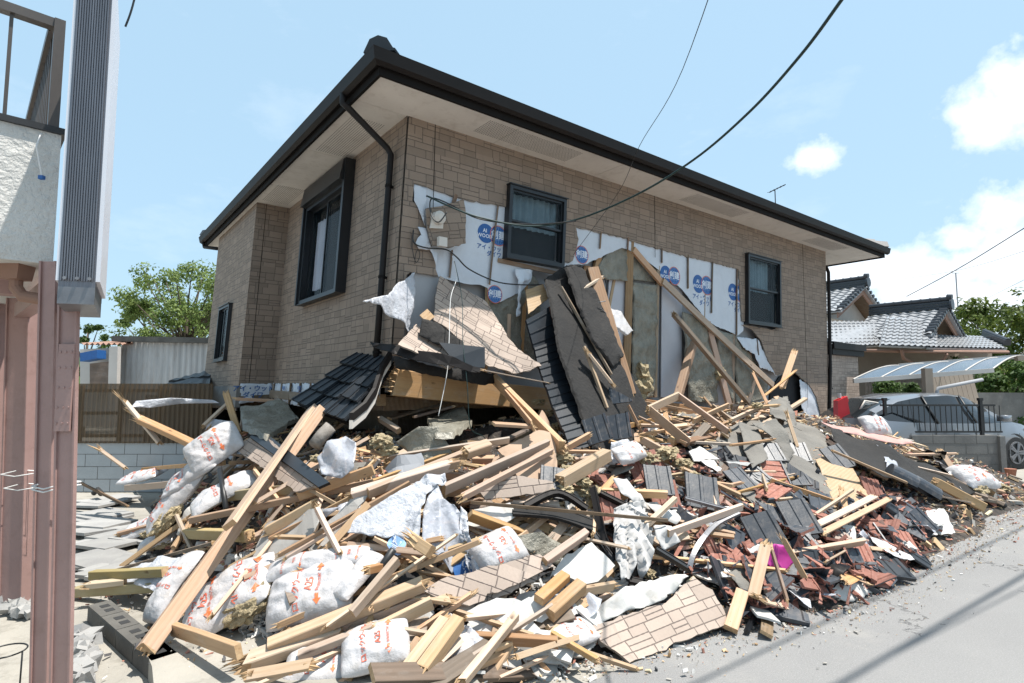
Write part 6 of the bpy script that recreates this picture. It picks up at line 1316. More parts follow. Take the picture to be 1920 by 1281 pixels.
SH('membrane', [(1542, 800, .18), (1590, 812, .3), (1660, 835, .36), (1740, 868, .3), (1790, 900, .2), (1845, 925, .08), (1790, 936, .12), (1700, 905, .2), (1625, 878, .2), (1580, 855, .14)], ['felt', 'felt'], 'long black membrane curling along the right end of the heap', 'membrane', thick=.006, amp=.05, freq=2.2, step=.07, jag=.004)
SH('membrane', [(1538, 792, .3), (1600, 802, .36), (1700, 826, .40), (1722, 838, .38), (1660, 832, .36), (1580, 812, .32)], ['pinkm', 'felt'], 'pink underlay strip lying along the top of the black membrane', 'membrane', thick=.006, amp=.03, freq=3, step=.07)
# plastic wraps and cloths
pl = SH('plastic_sheet', [(650, 1003, .28), (690, 950, .36), (742, 922, .42), (800, 892, .52), (835, 888, .54), (838, 905, .50), (815, 915, .48), (800, 930, .46), (792, 960, .42), (785, 1010, .30), (720, 1012, .26)], ['plastic', 'blueL', 'whiteP'], 'large white plastic sheet draped in folds from the shredded post tip', 'plastic sheet', thick=.002, amp=.045, freq=4.5, step=.02, fan=4, face=V((-.2, -1, .5)),
    deco=[(-.28, -.12, .2, .05, disc2d(), 1), (-.28, -.12, .2, .05, tx_so, 2)])
SH('plastic_sheet', [(805, 922, .44), (820, 905, .5), (832, 935, .47), (852, 945, .46), (864, 960, .44), (872, 1000, .36), (866, 1040, .26), (850, 1075, .18), (822, 1050, .24), (790, 1020, .28), (792, 960, .38)], ['film', 'blue', 'whiteP'], 'rounded translucent part of the draped plastic with a torn blue print', 'plastic sheet', thick=.002, amp=.04, freq=4, step=.022, fan=1, face=V((.1, -1, .4)),
    deco=[(-.12, -.28, .3, .07, disc2d(), 1), (-.12, -.28, .3, .065, text2d('WOOD'), 2)])
SH('plastic_sheet', [(864, 950, .44), (876, 962, .43), (880, 1005, .36), (898, 1050, .26), (916, 1098, .16), (908, 1102, .15), (884, 1082, .18), (866, 1040, .25), (862, 990, .36)], ['plastic'], 'long white plastic tail hanging onto the siding stack', 'plastic sheet', thick=.002, amp=.04, freq=9, step=.02, fan=0, face=V((.1, -1, .4)))
SH('cloth', [(1150, 955, .30), (1172, 945, .34), (1205, 940, .34), (1216, 975, .3), (1226, 1020, .24), (1218, 1062, .16), (1205, 1085, .12), (1190, 1060, .16), (1180, 1086, .13), (1162, 1092, .12), (1154, 1050, .2), (1150, 1000, .26)], ['cloth'], 'pale grey curtain cloth hanging in soft folds over the frames', 'cloth', thick=.003, amp=.06, freq=7, step=.02, fan=1, face=V((0, -1, .4)))
SH('cloth', [(1148, 905, .26), (1175, 898, .28), (1200, 930, .26), (1212, 955, .26), (1195, 952, .26), (1165, 930, .26)], ['cloth'], 'bunched top of pale cloth above the brown trim strip', 'cloth', thick=.003, amp=.04, freq=7, step=.03, ridged=True)
SH('cloth', [(1222, 985, .24), (1255, 990, .24), (1270, 1020, .18), (1240, 1035, .16), (1225, 1015, .2)], ['cloth'], 'small fold of pale cloth right of the hanging curtain', 'cloth', thick=.003, amp=.05, freq=7, step=.03, ridged=True)
SH('cloth', [(1437, 1040, .2), (1455, 1020, .3), (1480, 1024, .3), (1488, 1055, .2), (1470, 1072, .14), (1440, 1060, .14)], ['magenta'], 'bright magenta cloth bunched among the red tiles', 'cloth', thick=.003, amp=.05, freq=5, step=.03)
SH('plastic_sheet', [(200, 1082, .14), (262, 1062, .2), (330, 1045, .2), (372, 1042, .2), (330, 1085, .16), (300, 1110, .12), (250, 1100, .14), (225, 1108, .12)], ['plastic'], 'white plastic sheet over the yellow timbers with a blue mark', 'plastic sheet', thick=.002, amp=.05, freq=5, step=.04, jag=.004)
b = MB(); c = P(285, 1103, .17); 
for i in range(5): a = i * 1.3; b.box((0, 0, 0), (.05, .018, .003), Matrix.Translation(c + V((cos(a) * .02, -.01, sin(a) * .02))) @ Matrix.Rotation(a, 4, 'Y') @ Matrix.Rotation(1.2, 4, 'X'))
SH('plastic_sheet', [(598, 860, .42), (625, 828, .52), (650, 820, .52), (672, 835, .48), (668, 880, .38), (640, 898, .34), (606, 892, .36)], ['film'], 'greyish plastic hanging in the shade below the porch roof', 'plastic sheet', thick=.002, amp=.05, freq=5, step=.04, ridged=True)
SH('plastic_sheet', [(255, 752, ('Y', 7.1)), (320, 746, ('Y', 7.2)), (400, 750, ('Y', 7.4)), (412, 756, ('Y', 7.4)), (340, 757, ('Y', 7.3)), (280, 765, ('Y', 7.1)), (246, 764, ('Y', 7.0))], ['plastic'], 'stretched white plastic shred reaching from the house to the splinters', 'plastic sheet', thick=.002, amp=.02, freq=6, step=.04)
SH('plastic_sheet', [(360, 800, .55), (395, 785, .6), (430, 790, .6), (436, 822, .5), (400, 830, .45)], ['film'], 'crumpled film left of the standing weathered board', 'plastic sheet', thick=.002, amp=.05, freq=5, step=.04)
SH('plastic_sheet', [(1640, 838, .34), (1668, 832, .36), (1680, 862, .3), (1690, 892, .2), (1668, 885, .22), (1652, 850, .3)], ['film'], 'clear crumpled film over the black membrane', 'plastic sheet', thick=.002, amp=.05, freq=7, step=.03)
SH('plastic_sheet', [(1145, 830, .3), (1175, 825, .32), (1200, 850, .24), (1190, 870, .2), (1150, 868, .22)], ['plastic'], 'crumpled white packaging at the foot of the felt slab', 'plastic sheet', thick=.002, amp=.07, freq=7, step=.03)
SH('plastic_sheet', [(1090, 1160, .12), (1160, 1110, .18), (1240, 1080, .2), (1290, 1082, .18), (1240, 1130, .16), (1170, 1150, .12), (1120, 1172, .1)], ['gypw', 'gyp'], 'heap of torn white plaster paper behind the big sunlit slab', 'plaster paper', thick=.003, amp=.07, freq=5, step=.04, jag=.01)
SH('plastic_sheet', [(842, 1180, .10), (872, 1175, .14), (905, 1200, .1), (900, 1262, .04), (862, 1268, .03), (850, 1220, .08)], ['film'], 'translucent bag shred left of the pale bottom plank', 'plastic sheet', thick=.002, amp=.06, freq=6, step=.03, ridged=True)
SH('plastic_sheet', [(640, 1195, .12), (700, 1165, .16), (770, 1150, .16), (800, 1120, .2), (815, 1150, .14), (760, 1190, .1), (690, 1215, .08)], ['gypw'], 'crumbled white paper and plaster in front of the siding stack', 'plaster paper', thick=.003, amp=.07, freq=7, step=.03, jag=.012)
SH('aluminium_sheet', [(950, 1010, .26), (1010, 1000, .3), (1060, 1025, .24), (1045, 1062, .16), (1000, 1045, .2)], ['woolgrey'], 'curved dirty grey insulation mat behind the round bag', 'insulation', thick=.02, amp=.05, freq=3, step=.05)
for (q, lab, mt) in (([(745, 830, .35), (790, 800, .55), (820, 800, .55), (850, 850, .35), (800, 868, .3)], 'film faced insulation slab in the dark hollow, left one', 'woolgrey'), ([(800, 790, ('Y', 6.2)), (868, 770, ('Y', 6.4)), (885, 800, ('Y', 5.9)), (850, 822, .5), (815, 825, .5)], 'film faced insulation slab in the dark hollow, right one', 'woolgrey'), ([(450, 770, ('Y', 7.6)), (530, 758, ('Y', 7.8)), (560, 790, ('Y', 7.2)), (500, 830, .5), (455, 810, .5)], 'brownish insulation mat in the shade below the left wall', 'woolgrey')):
    SH('insulation_mat', q, [mt], lab, 'insulation', thick=.05, amp=.04, freq=4, step=.05)
SH('insulation_mat', [(566, 1010, .15), (590, 985, .2), (640, 950, .3), (600, 955, .3)], ['film'], 'sliver of clear film among the slim strips', 'plastic sheet', thick=.002, amp=.02, step=.05)
# ------------------------------------------------------------ printed insulation bags
tx_rw = text2d('ロックウール', 1); tx_a25 = text2d('A25', 1); tx_s = text2d('住宅用断熱材', 1)
def bag(px, py, lift, L, W_, T_, yaw, label, tilt=(0, 0), seed=0, prints=1, torn=0, follow=.8, col=0):
    W_ *= .95; T_ *= .75; lift = lift + .05
    R_ = random.Random(seed); NX, NY = 44, 26; sd = R_.uniform(0, 99)
    def zz(x, y):
        u, v = min(1, abs(x / (L / 2))), min(1, abs(y / (W_ / 2)))
        p_ = max(0, 1 - u ** 3.2) ** .55 * max(0, 1 - v ** 2.6) ** .6
        wr_ = noise.fractal(V((x * 9, y * 9, sd)), 1, 2, 4) * .014 + (.5 - abs(noise.noise(V((x * 7 + y * 4, y * 12, sd))))) * .03
        return T_ * p_ * (1 + .25 * noise.noise(V((x * 3, y * 3, sd)))) + wr_ * (.35 + .65 * p_) + .05 * noise.noise(V((x * 2, y * 2, sd + 5)))
    def warp(x, y):
        u = abs(x / (L / 2)); v = abs(y / (W_ / 2)); return x * (1 - .05 * v ** 4), y * (1 - .10 * u ** 4) + .02 * noise.noise(V((x * 4, 0, sd)))
    vs = []; 
    for i in range(NX + 1):
        for j in range(NY + 1): x, y = (i / NX - .5) * L, (j / NY - .5) * W_; X, Y = warp(x, y); vs.append(V((X, Y, zz(x, y))))
    nb_ = len(vs)
    for i in range(NX + 1):
        for j in range(NY + 1): x, y = (i / NX - .5) * L, (j / NY - .5) * W_; X, Y = warp(x, y); u, v = abs(x / (L / 2)), abs(y / (W_ / 2)); q = max(0, 1 - u ** 4) * max(0, 1 - v ** 4); vs.append(V((X, Y, -.5 * T_ * q + .05 * noise.noise(V((x * 2, y * 2, sd + 5))) - .004)))
    W1_ = NY + 1; fs = []
    for i in range(NX):
        for j in range(NY): a = i * W1_ + j; fs.append((a, a + W1_, a + W1_ + 1, a + 1)); fs.append((nb_ + a, nb_ + a + 1, nb_ + a + W1_ + 1, nb_ + a + W1_))
    for i in range(NX): a = i * W1_; fs.append((a, nb_ + a, nb_ + a + W1_, a + W1_)); a = i * W1_ + NY; fs.append((a + W1_, nb_ + a + W1_, nb_ + a, a))
    for j in range(NY): a = j; fs.append((a + 1, nb_ + a + 1, nb_ + a, a)); a = NX * W1_ + j; fs.append((a, nb_ + a, nb_ + a + 1, a + 1))
    b = MB(); b.add(vs, fs, 0)
    def pr2(sh, x0, y0, an, s, mi):
        tv, tf = sh; ca, sa = cos(an), sin(an); q = []
        for (a, c) in tv:
            x, y = x0 + (a * ca - c * sa) * s, y0 + (a * sa + c * ca) * s
            if abs(x) > L / 2 or abs(y) > W_ / 2: x = max(-L / 2, min(L / 2, x)); y = max(-W_ / 2, min(W_ / 2, y))
            X, Y = warp(x, y); q.append(V((X, Y, zz(x, y) + .0035)))
        b.add(q, tf, mi)
    if prints:
        n_ = max(1, int(L / .30))
        for k_ in range(n_):
            x0 = (k_ + .5) / n_ * L - L / 2; fl_ = pi / 2 + (pi if k_ % 2 else 0)
            s = W_ / 7.6; pr2(tx_rw, x0 - .045, 0, fl_, s, 1); pr2(tx_a25, x0 + .03, 0, fl_, s * 1.15, 1); pr2(arrow2d(), x0 + .085, W_ * .28, fl_, s * 1.2, 2); pr2(arrow2d(), x0 + .085, -W_ * .28, fl_ + pi, s * 1.2, 2)
            pr2(tx_s, x0 + .085, 0, fl_, s * .42, 1)
    me = b.mesh('insulation_bag', ['bag', 'redP', 'orange'], True); p = P(px, py, lift); M_ = surfM(p, yaw, tilt, follow)
    o = link(me, 'insulation_bag', None, M_); tag(o, label, 'insulation bag', 'printed insulation bags')
    if torn:
        bm = bmesh.new(); bmesh.ops.create_icosphere(bm, subdivisions=4, radius=1)
        for q in bm.verts:
            d = 1 + .35 * noise.fractal(q.co * 2.6 + V((sd, 0, 0)), 1, 2, 4); q.co = V((q.co.x * L * .26 * d, q.co.y * W_ * .30 * d, q.co.z * T_ * .75 * d))
        me = bpy.data.meshes.new('rock_wool'); bm.to_mesh(me); bm.free(); me.materials.append(m['wool'])
        link(me, 'rock_wool', o, M_ @ Matrix.Translation(V((L * .22 * torn, -W_ * .30, -.02))))
    return o
Y0 = YR - .55
for a in (
    (430, 1118, .13, .62, .46, .12, YR - .35, 'large printed bag burst open along its lower edge, left of the metal plate', (-.25, -.15), 1, 1, 1),
    (585, 1110, .15, .56, .40, .12, YR - .45, 'puffy white printed bag right of the burst one', (-.1, -.2), 2, 1, 0),
    (328, 1098, .12, .5, .26, .08, YR + .3, 'narrow printed bag standing left of the longest leaning post', (-.2, -.3), 3, 1, 0),
    (600, 1056, .17, .72, .17, .06, YR - .65, 'long thin rolled bag lying on the plank above the puffy bags', (0, -.1), 4, 1, 0),
    (672, 1078, .2, .34, .15, .05, YR + .4, 'transparent bag end with pale wool beside the dark tube', (0, -.2), 5, 0, 0),
    (268, 892, .36, .62, .36, .09, YR - .75, 'flat sunlit bag on the upper left of the bag stack', (-.1, -.25), 6, 1, 0),
    (362, 888, .36, .6, .36, .1, YR - .35, 'bag half in the shade at the upper right of the bag stack', (0, -.2), 7, 1, 0),
    (335, 936, .27, .72, .36, .12, YR - .2, 'bag bent downwards to the left in the middle of the bag stack', (-.35, -.1), 8, 1, -1),
    (400, 838, .5, .50, .40, .09, YR + .2, 'upright bag facing the viewer in front of the dark hollow on the left', (.1, -.9), 9, 1, 0),
    (420, 925, .26, .55, .34, .09, YR - .1, 'shaded bag partly behind the longest leaning post', (0, -.1), 10, 1, 0),
    (272, 988, .12, .44, .30, .08, YR - .6, 'bag with an orange arrow on the cracked paving', (-.1, -.2), 11, 1, 1),
    (300, 1012, .06, .4, .2, .06, YR - .7, 'torn flattened bag with wool spilling on the paving', (0, 0), 12, 0, 1),
    (705, 1215, .13, .36, .30, .09, YR - .4, 'small printed bag near the bottom centre left of the post bundle', (0, -.2), 13, 1, 1),
    (600, 1248, .09, .36, .24, .07, YR - .5, 'small printed bag at the very bottom below the square beams', (0, -.2), 14, 1, 0),
    (935, 1035, .25, .34, .30, .13, YR + .1, 'round open bag end with orange arrows beside the plastic tail', (.0, -.5), 15, 1, -1),
    (1180, 850, .26, .30, .2, .06, YR, 'small printed wrapper at the foot of the felt slab', (0, -.4), 16, 1, 0),
    (1825, 897, .18, .62, .45, .15, YR - .3, 'pale printed bag with yellow wool at the right end of the heap', (0, -.1), 17, 1, -1),
    (1640, 800, .38, .42, .32, .12, YR - .4, 'small bag with a red arrow below the annex wall', (0, -.7), 18, 1, 0),
    (1075, 1190, .05, .30, .2, .05, YR, 'crushed orange printed bag under the tip of the big sunlit slab', (0, -.2), 19, 1, 0)):
    bag(*a)
def lump(name, p, rx, ry, rz, mat, label, cat, seed=0, group=None, yaw=0., amp=.45, sub=4):
    bm = bmesh.new(); bmesh.ops.create_icosphere(bm, subdivisions=sub, radius=1)
    for q in bm.verts: d = 1 + amp * noise.fractal(q.co * 2.4 + V((seed * 3.1, 0, 0)), 1, 2, 5); q.co = V((q.co.x * rx * d, q.co.y * ry * d, q.co.z * rz * d))
    me = bpy.data.meshes.new(name); bm.to_mesh(me); bm.free(); me.materials.append(m[mat]); return tag(link(me, name, None, Matrix.Translation(p) @ Matrix.Rotation(yaw, 4, 'Z')), label, cat, group)
# ------------------------------------------------------------ odd objects
b = MB(); b.tube([P(738, 1030, .34), P(690, 1100, .2)], .022, 12); tag(b.build('tube', 'black', smooth=True), 'dark plastic tube end standing up beside the transparent bag', 'tube')
b = MB(); b.tube([P(412, 880, .5), P(424, 955, .25)], .022, 12); tag(b.build('tube', 'black', smooth=True), 'black pipe standing in the shade right of the bag stack', 'tube')
b = MB(); b.tube([P(190, 926, .16), P(183, 918, .2), P(176, 925, .14)], .035, 12); tag(b.build('tube', 'rubber', smooth=True), 'short black pipe elbow by the pale block wall', 'tube')
b = MB(); b.tube([P(1800, 915, .12), P(1884, 948, .05)], .035, 12); tag(b.build('tube', 'rubber', smooth=True), 'dark pipe lying at the right toe of the heap', 'tube')
b = MB(); b.tube([P(590, 835, .48), P(605, 815, .5), P(620, 800, .52)], .05, 14); tag(b.build('duct_hose', 'sidecore', smooth=True), 'ribbed beige duct hose in the shade below the porch roof', 'hose')
def fpath(pts, w_, h_, name, mat, label, cat='frame', n=6):
    b = MB(); q = [P(*p) for p in pts]; pts2 = []
    for i in range(len(q) - 1):
        p0_, p1_, p2_, p3_ = q[max(i - 1, 0)], q[i], q[i + 1], q[min(i + 2, len(q) - 1)]
        for k_ in range(n if len(q) > 2 else 1):
            t = k_ / n; pts2.append(.5 * ((2 * p1_) + (p2_ - p0_) * t + (2 * p0_ - 5 * p1_ + 4 * p2_ - p3_) * t * t + (3 * p1_ - p0_ - 3 * p2_ + p3_) * t ** 3))
    pts2.append(q[-1])
    for a_, c_ in zip(pts2, pts2[1:]): M_ = frame(a_, c_, .5); L = (c_ - a_).length + .004; b.box((0, 0, 0), (L, w_, h_), M_); b.box((0, w_ * .42, h_ * .45), (L, w_ * .15, h_ * .5), M_); b.box((0, -w_ * .42, h_ * .45), (L, w_ * .15, h_ * .5), M_)
    return tag(b.build(name, mat), label, cat)
fpath([(1292, 1068, .14), (1300, 1040, .2), (1318, 1010, .24), (1345, 982, .26), (1385, 962, .26)], .035, .02, 'window_rail', 'silver', 'curved silver window rail bent into an arc among the tiles')
fpath([(1230, 1030, .2), (1292, 1068, .14)], .04, .03, 'window_rail', 'frame', 'dark rail joined to the foot of the curved silver rail')
fpath([(1112, 915, .3), (1130, 1000, .24), (1148, 1050, .14)], .05, .03, 'window_rail', 'brown', 'dark bent window frame left of the hanging cloth')
fpath([(960, 955, .30), (1040, 962, .32), (1110, 985, .26)], .13, .02, 'window_rail', 'felt', 'wide black frame bar under the long brown trim strip')
fpath([(985, 950, .30), (1045, 925, .34), (1100, 955, .28)], .05, .03, 'window_rail', 'brown', 'black profile bent like a roof over the wide frame bar')
fpath([(1125, 925, .28), (1175, 950, .26)], .04, .03, 'window_rail', 'brown', 'short dark profile right above the cloth top')
fpath([(1100, 985, .24), (1150, 1052, .16)], .04, .03, 'window_rail', 'frame', 'dark rail running down to the left edge of the curtain')
fpath([(1180, 1088, .12), (1290, 1112, .08)], .05, .02, 'window_rail', 'brown', 'dark rail lying behind the plaster paper heap')
fpath([(1285, 935, .22), (1360, 955, .2)], .03, .02, 'window_rail', 'silver', 'short grey profile over the shiny grooved tile')
fpath([(1418, 1150, .08), (1400, 1185, .04)], .03, .02, 'window_rail', 'frame', 'small black profile close to the road edge')
fpath([(1820, 905, .14), (1888, 925, .05)], .04, .03, 'window_rail', 'brown2', 'black profile at the far right toe of the heap')
for i, (x0, y0, x1, y1, s0, s1) in enumerate(((1664, 888, 1712, 912, .22, .2), (1706, 908, 1752, 935, .2, .16))):
    a_, c_ = P(x0, y0, s0), P(x1, y1, s1); M_ = frame(a_, c_, 0); L = (c_ - a_).length; b = MB(); n_ = 10
    ring = [(.10 * cos(pi * k_ / n_), .13 * sin(pi * k_ / n_) ** .8) for k_ in range(n_ + 1)]
    vs = [M_ @ V((sx_ * L / 2, y, z)) for sx_ in (-1, 1) for y, z in ring]; b.add(vs, [(k_, k_ + 1, k_ + n_ + 2, k_ + n_ + 1) for k_ in range(n_)]); b.add(vs[:n_ + 1], [list(range(n_ + 1))]); b.add(vs[n_ + 1:], [list(range(n_ + 1))[::-1]])
    tag(b.build('ridge_tile', 'tile', fixn=True, smooth=False), ('half round dark ridge tile, upper left of the touching pair', 'half round dark ridge tile, lower right of the touching pair')[i], 'ridge tile')
b = MB(); c = P(1580, 792, ('Y', 11.2)); c.z = max(.9, c.z)
b.hex([c + V(q) for q in ((-.13, -.08, 0), (.13, -.08, 0), (.13, .08, 0), (-.13, .08, 0), (-.12, -.08, .42), (.06, -.08, .5), (.06, .08, .5), (-.12, .08, .42))]); b.tube([c + V((-.04, 0, .47)), c + V((-.04, 0, .56))], .035, 10, 1); b.tube([c + V((.04, 0, .49)), c + V((.1, 0, .5)), c + V((.12, 0, .4))], .015, 8)
tag(b.build('fuel_can', ['red', 'bag'], fixn=True), 'red plastic can standing on the heap against the annex wall', 'can')
b = MB()
for k_ in range(3): q = [P(1612, 770, ('Y', 11.2 - .04 * k_)), P(1622, 758 - 3 * k_, ('Y', 11.2)), P(1645, 762 - 3 * k_, ('Y', 11.1)), P(1662, 785 - 3 * k_, ('Y', 11)), P(1672, 810, ('Y', 10.9 - .03 * k_))]; b.tube(q, .022, 8)
tag(b.build('bent_hoops', 'cream', smooth=True), 'cream coloured bent hoops beside the red can', 'hoops')
b = MB(); c = P(535, 1170, .14); M_ = Matrix.Translation(c) @ Matrix.Rotation(YR - .5, 4, 'Z') @ Matrix.Rotation(1.2, 4, 'X'); b.box((0, 0, 0), (.09, .11, .004), M_)
for i in range(9): b.box((-.03 + .03 * (i % 3), -.035 + .035 * (i // 3), .0025), (.006, .006, .002), M_, 1)
tag(b.build('nail_plate', ['silver', 'black']), 'grey punched nail plate standing between the bags and the beam', 'nail plate')
for i, (px, py, s, r_) in enumerate(((1050, 860, .3, .10), (1065, 885, .3, .09), (1035, 925, .28, .07), (1058, 918, .3, .08), (1110, 925, .24, .09), (1215, 860, .25, .10), (1250, 850, .24, .12), (1280, 870, .24, .09), (1300, 895, .2, .08), (1010, 755, ('L', -.5), .07), (1025, 775, ('L', -.6), .08), (1045, 800, ('L', -.8), .08), (715, 828, .5, .10), (728, 845, .45, .07), (1850, 905, .14, .14), (1880, 915, .1, .1), (1215, 1075, .1, .06), (940, 1065, .2, .10), (595, 860, .45, .05), (965, 1240, .03, .06), (1160, 845, .28, .07), (1095, 905, .28, .07), (560, 1145, .06, .08), (1420, 760, .5, .07))):
    lump('rock_wool', P(px, py, s if isinstance(s, tuple) else s - .04), r_ * 1.0, r_ * .75, r_ * .5, 'wool' if i != 12 else 'wool', 'crumbled clump of yellow rock wool among the timbers', 'rock wool', i, 'loose rock wool clumps', i * .7, .55)
# ------------------------------------------------------------ roof tiles: one pattern, whole and broken, dark side up or red ribbed side up
def tile_mb():
    b = MB(); top = [(-.150, .010), (-.145, .022), (-.122, .022), (-.112, .012), (-.022, .013), (-.014, .021), (.010, .021), (.018, .013), (.108, .012), (.118, .022), (.150, .022)]
    bot = [(.150, .0), (.112, .0), (.106, .007), (.066, .007), (.060, -.003), (.040, -.003), (.034, .007), (-.010, .007), (-.016, -.003), (-.036, -.003), (-.042, .007), (-.086, .007), (-.092, -.003), (-.112, -.003), (-.118, .006), (-.150, .004)]
    n = len(top); L = .165; vs = [(x, s * L, z) for s in (-1, 1) for x, z in top]; b.add(vs, [(i, i + 1, i + n + 1, i + n) for i in range(n - 1)], 0)
    k = len(bot); vs = [(x, s * L, z) for s in (-1, 1) for x, z in bot]; b.add(vs, [(i, i + 1, i + k + 1, i + k) for i in range(k - 1)], 1)
    full = top + bot; N = len(full)
    b.add([(x, -L, z) for x, z in full], [list(range(N))[::-1]], 0); b.add([(x, L, z) for x, z in full], [list(range(N))], 1)
    for (a, c, mi) in ((top[-1], bot[0], 1), (bot[-1], top[0], 0)): b.add([(a[0], -L, a[1]), (c[0], -L, c[1]), (c[0], L, c[1]), (a[0], L, a[1])], [(0, 1, 2, 3)], mi)
    b.box((0, -L - .004, .004), (.30, .012, .030), None, 0)
    return b
def tile_mesh(cuts, name='roof_tile', mt='tile'):
    me = tile_mb().mesh(name, [mt, 'terra']); bm = bmesh.new(); bm.from_mesh(me); bmesh.ops.remove_doubles(bm, verts=bm.verts[:], dist=1e-5); bmesh.ops.recalc_face_normals(bm, faces=bm.faces)
    for (x, y, a) in cuts:
        bmesh.ops.bisect_plane(bm, geom=bm.verts[:] + bm.edges[:] + bm.faces[:], plane_co=(x, y, 0), plane_no=(cos(a), sin(a), U(-.25, .25)), clear_outer=True)
        ed = [e for e in bm.edges if len(e.link_faces) == 1]
        r_ = bmesh.ops.holes_fill(bm, edges=ed, sides=60)
        for f in r_['faces']: f.material_index = 1
    if cuts:
        xs = [q.co for q in bm.verts]; c = sum(xs, V()) / max(1, len(xs)); c.z = 0
        for q in bm.verts: q.co -= c
    bm.to_mesh(me); bm.free(); return me
whole = [tile_mesh([]), tile_mesh([], mt='tiled')]
half = [tile_mesh([(U(-.04, .05), U(-.05, .05), a + U(-.3, .3))]) for a in (0, 1.2, 2.2, 3.3, 4.2, 5.4, .6, 2.8)]
shard = [tile_mesh([(U(-.02, .02), 0, a), (0, U(-.03, .03), a + 1.7), (.02 * cos(a + 3.5), .02 * sin(a + 3.5), a + 3.4 + U(-.4, .4))], 'tile_fragment') for a in (0, .7, 1.5, 2.4, 3.3, 4.1, 5.2)]
shard = [s for s in shard if len(s.polygons) > 4] or half
def put(me, name, px, py, lift, yaw, tilt, flip, label, cat, group, sc_=1., roll=0.):
    p = P(px, py, lift); M_ = surfM(p, yaw, tilt)
    if flip: M_ = M_ @ Matrix.Rotation(pi, 4, 'Y')
    if roll: M_ = M_ @ Matrix.Rotation(roll, 4, 'X')
    if sc_ != 1: M_ = M_ @ Matrix.Diagonal(V((sc_, sc_, sc_, 1)))
    return tag(link(me, name, None, M_), label, cat, group)
feat = [(1446, 848, .14, .5, (-.2, -.5), 0, 'dark tile with a red chipped edge on the upper felt'), (1387, 900, .14, 1.0, (-.1, -.4), 0, 'long dark tile, left one of the leaning pair on the felt'), (1420, 897, .13, 1.15, (-.1, -.4), 0, 'dark tile, right one of the leaning pair on the felt'), (1315, 922, .16, .2, (0, -.5), 0, 'large grooved tile shining in the middle of the heap'),
        (1440, 955, .14, .1, (0, -.6), 0, 'broken dark tile below the dusty felt'), (1496, 970, .18, .7, (-.3, -.7), 0, 'large dark tile standing behind the rusty stump'), (1432, 998, .17, .9, (-.2, -.7), 0, 'large tilted dark tile above the magenta cloth'), (1569, 858, .16, .9, (-.2, -.6), 0, 'big dark tile with red edge leaning on the pale sheathing'),
        (1496, 848, .12, .4, (-.1, -.4), 0, 'dark tile at the foot of the drooping felt tongue'), (1536, 940, .12, .1, (0, -.4), 0, 'dark tile lying under the split boards'), (1596, 1052, .1, .35, (0, -.35), 0, 'flat grooved dark tile near the road with red front edge'), (1728, 978, .14, 1.3, (-.3, -1.0), 0, 'small black tile standing upright by the white board'),
        (1212, 878, .2, .9, (-.2, -.7), 1, 'large red ribbed tile back in the upper middle of the heap'), (1246, 925, .2, .5, (0, -.6), 1, 'red ribbed tile back under the white square tile'), (1141, 951, .24, .6, (0, -.5), 1, 'red ribbed tile back left of the hanging cloth'), (1369, 1070, .12, .5, (0, -.4), 1, 'wide red ribbed tile back right of the curved rail'),
        (1698, 1016, .1, .4, (0, -.35), 1, 'red ribbed tile back closest to the far end of the road edge'), (1668, 1040, .1, .5, (0, -.3), 1, 'long red ribbed tile back at the edge of the road'), (1619, 1042, .12, .4, (0, -.4), 1, 'red ribbed tile back behind the flat grooved dark tile'), (1637, 916, .1, .3, (0, -.5), 1, 'red ribbed tile back beside the touching ridge tiles'),
        (1447, 1124, .1, .2, (0, -.4), 1, 'red ribbed tile back at the foot of the thin stick'), (1048, 1172, .1, .9, (-.2, -.9), 1, 'red tile standing below the chunky labelled block'), (1234, 900, .26, .4, (0, -.6), 0, 'pale dusty square tile on top of a red one'), (1120, 805, ('L', -1.6), .8, (-.9, -1.6), 0, 'dark tile resting at the foot of the roof slab, left one'),
        (1160, 800, ('L', -1.55), .5, (-.8, -1.8), 0, 'dark tile resting on the foot of the roof slab, right one'), (1163, 747, ('L', -1.2), .5, (-.8, -1.9), 0, 'broken dark tile caught higher on the roof slab'), (1500, 905, .1, .6, (0, -.4), 0, 'small dark tile in the middle of the dusty felt'), (1040, 905, .3, .3, (0, -.5), 0, 'grey blue tile tucked behind the massive stamped beam end')]
for i, (px, py, s, yw, tl_, fl_, lab) in enumerate(feat):
    me = whole[0] if 'broken' not in lab and 'small' not in lab else half[i % len(half)]
    put(me, 'roof_tile', px, py, s, YR - 1.1 + yw, tl_, fl_, lab, 'roof tile', None, (.92 if ('large' in lab or 'big' in lab) else .78))
R_ = random.Random(21)
ZT1 = [(1110, 880), (1200, 850), (1330, 845), (1420, 830), (1480, 900), (1640, 905), (1750, 950), (1760, 990), (1680, 1060), (1640, 1095), (1560, 1125), (1400, 1165), (1300, 1080), (1240, 1010), (1130, 960)]
TOE = [(1560, 960), (1700, 930), (1770, 985), (1700, 1060), (1600, 1100), (1450, 1160), (1390, 1150), (1420, 1040)]
for i in range(125):
    px, py = pick(ZT1 if i % 3 else TOE, R_); fl_ = R_.random() < .55; me = R_.choice(whole + half * 2)
    put(me, 'roof_tile', px, py, R_.uniform(.02, .13), R_.uniform(0, 6.28), (R_.gauss(0, .32), R_.gauss(-.1, .32)), fl_, ('red ribbed back of a roof tile in the slide of tiles by the road' if fl_ else 'slate dark roof tile in the slide of tiles by the road'), 'roof tile', 'red tile backs in the slide' if fl_ else 'dark roof tiles in the slide', 1.0, R_.choice((0, 0, R_.uniform(-.9, .9))))
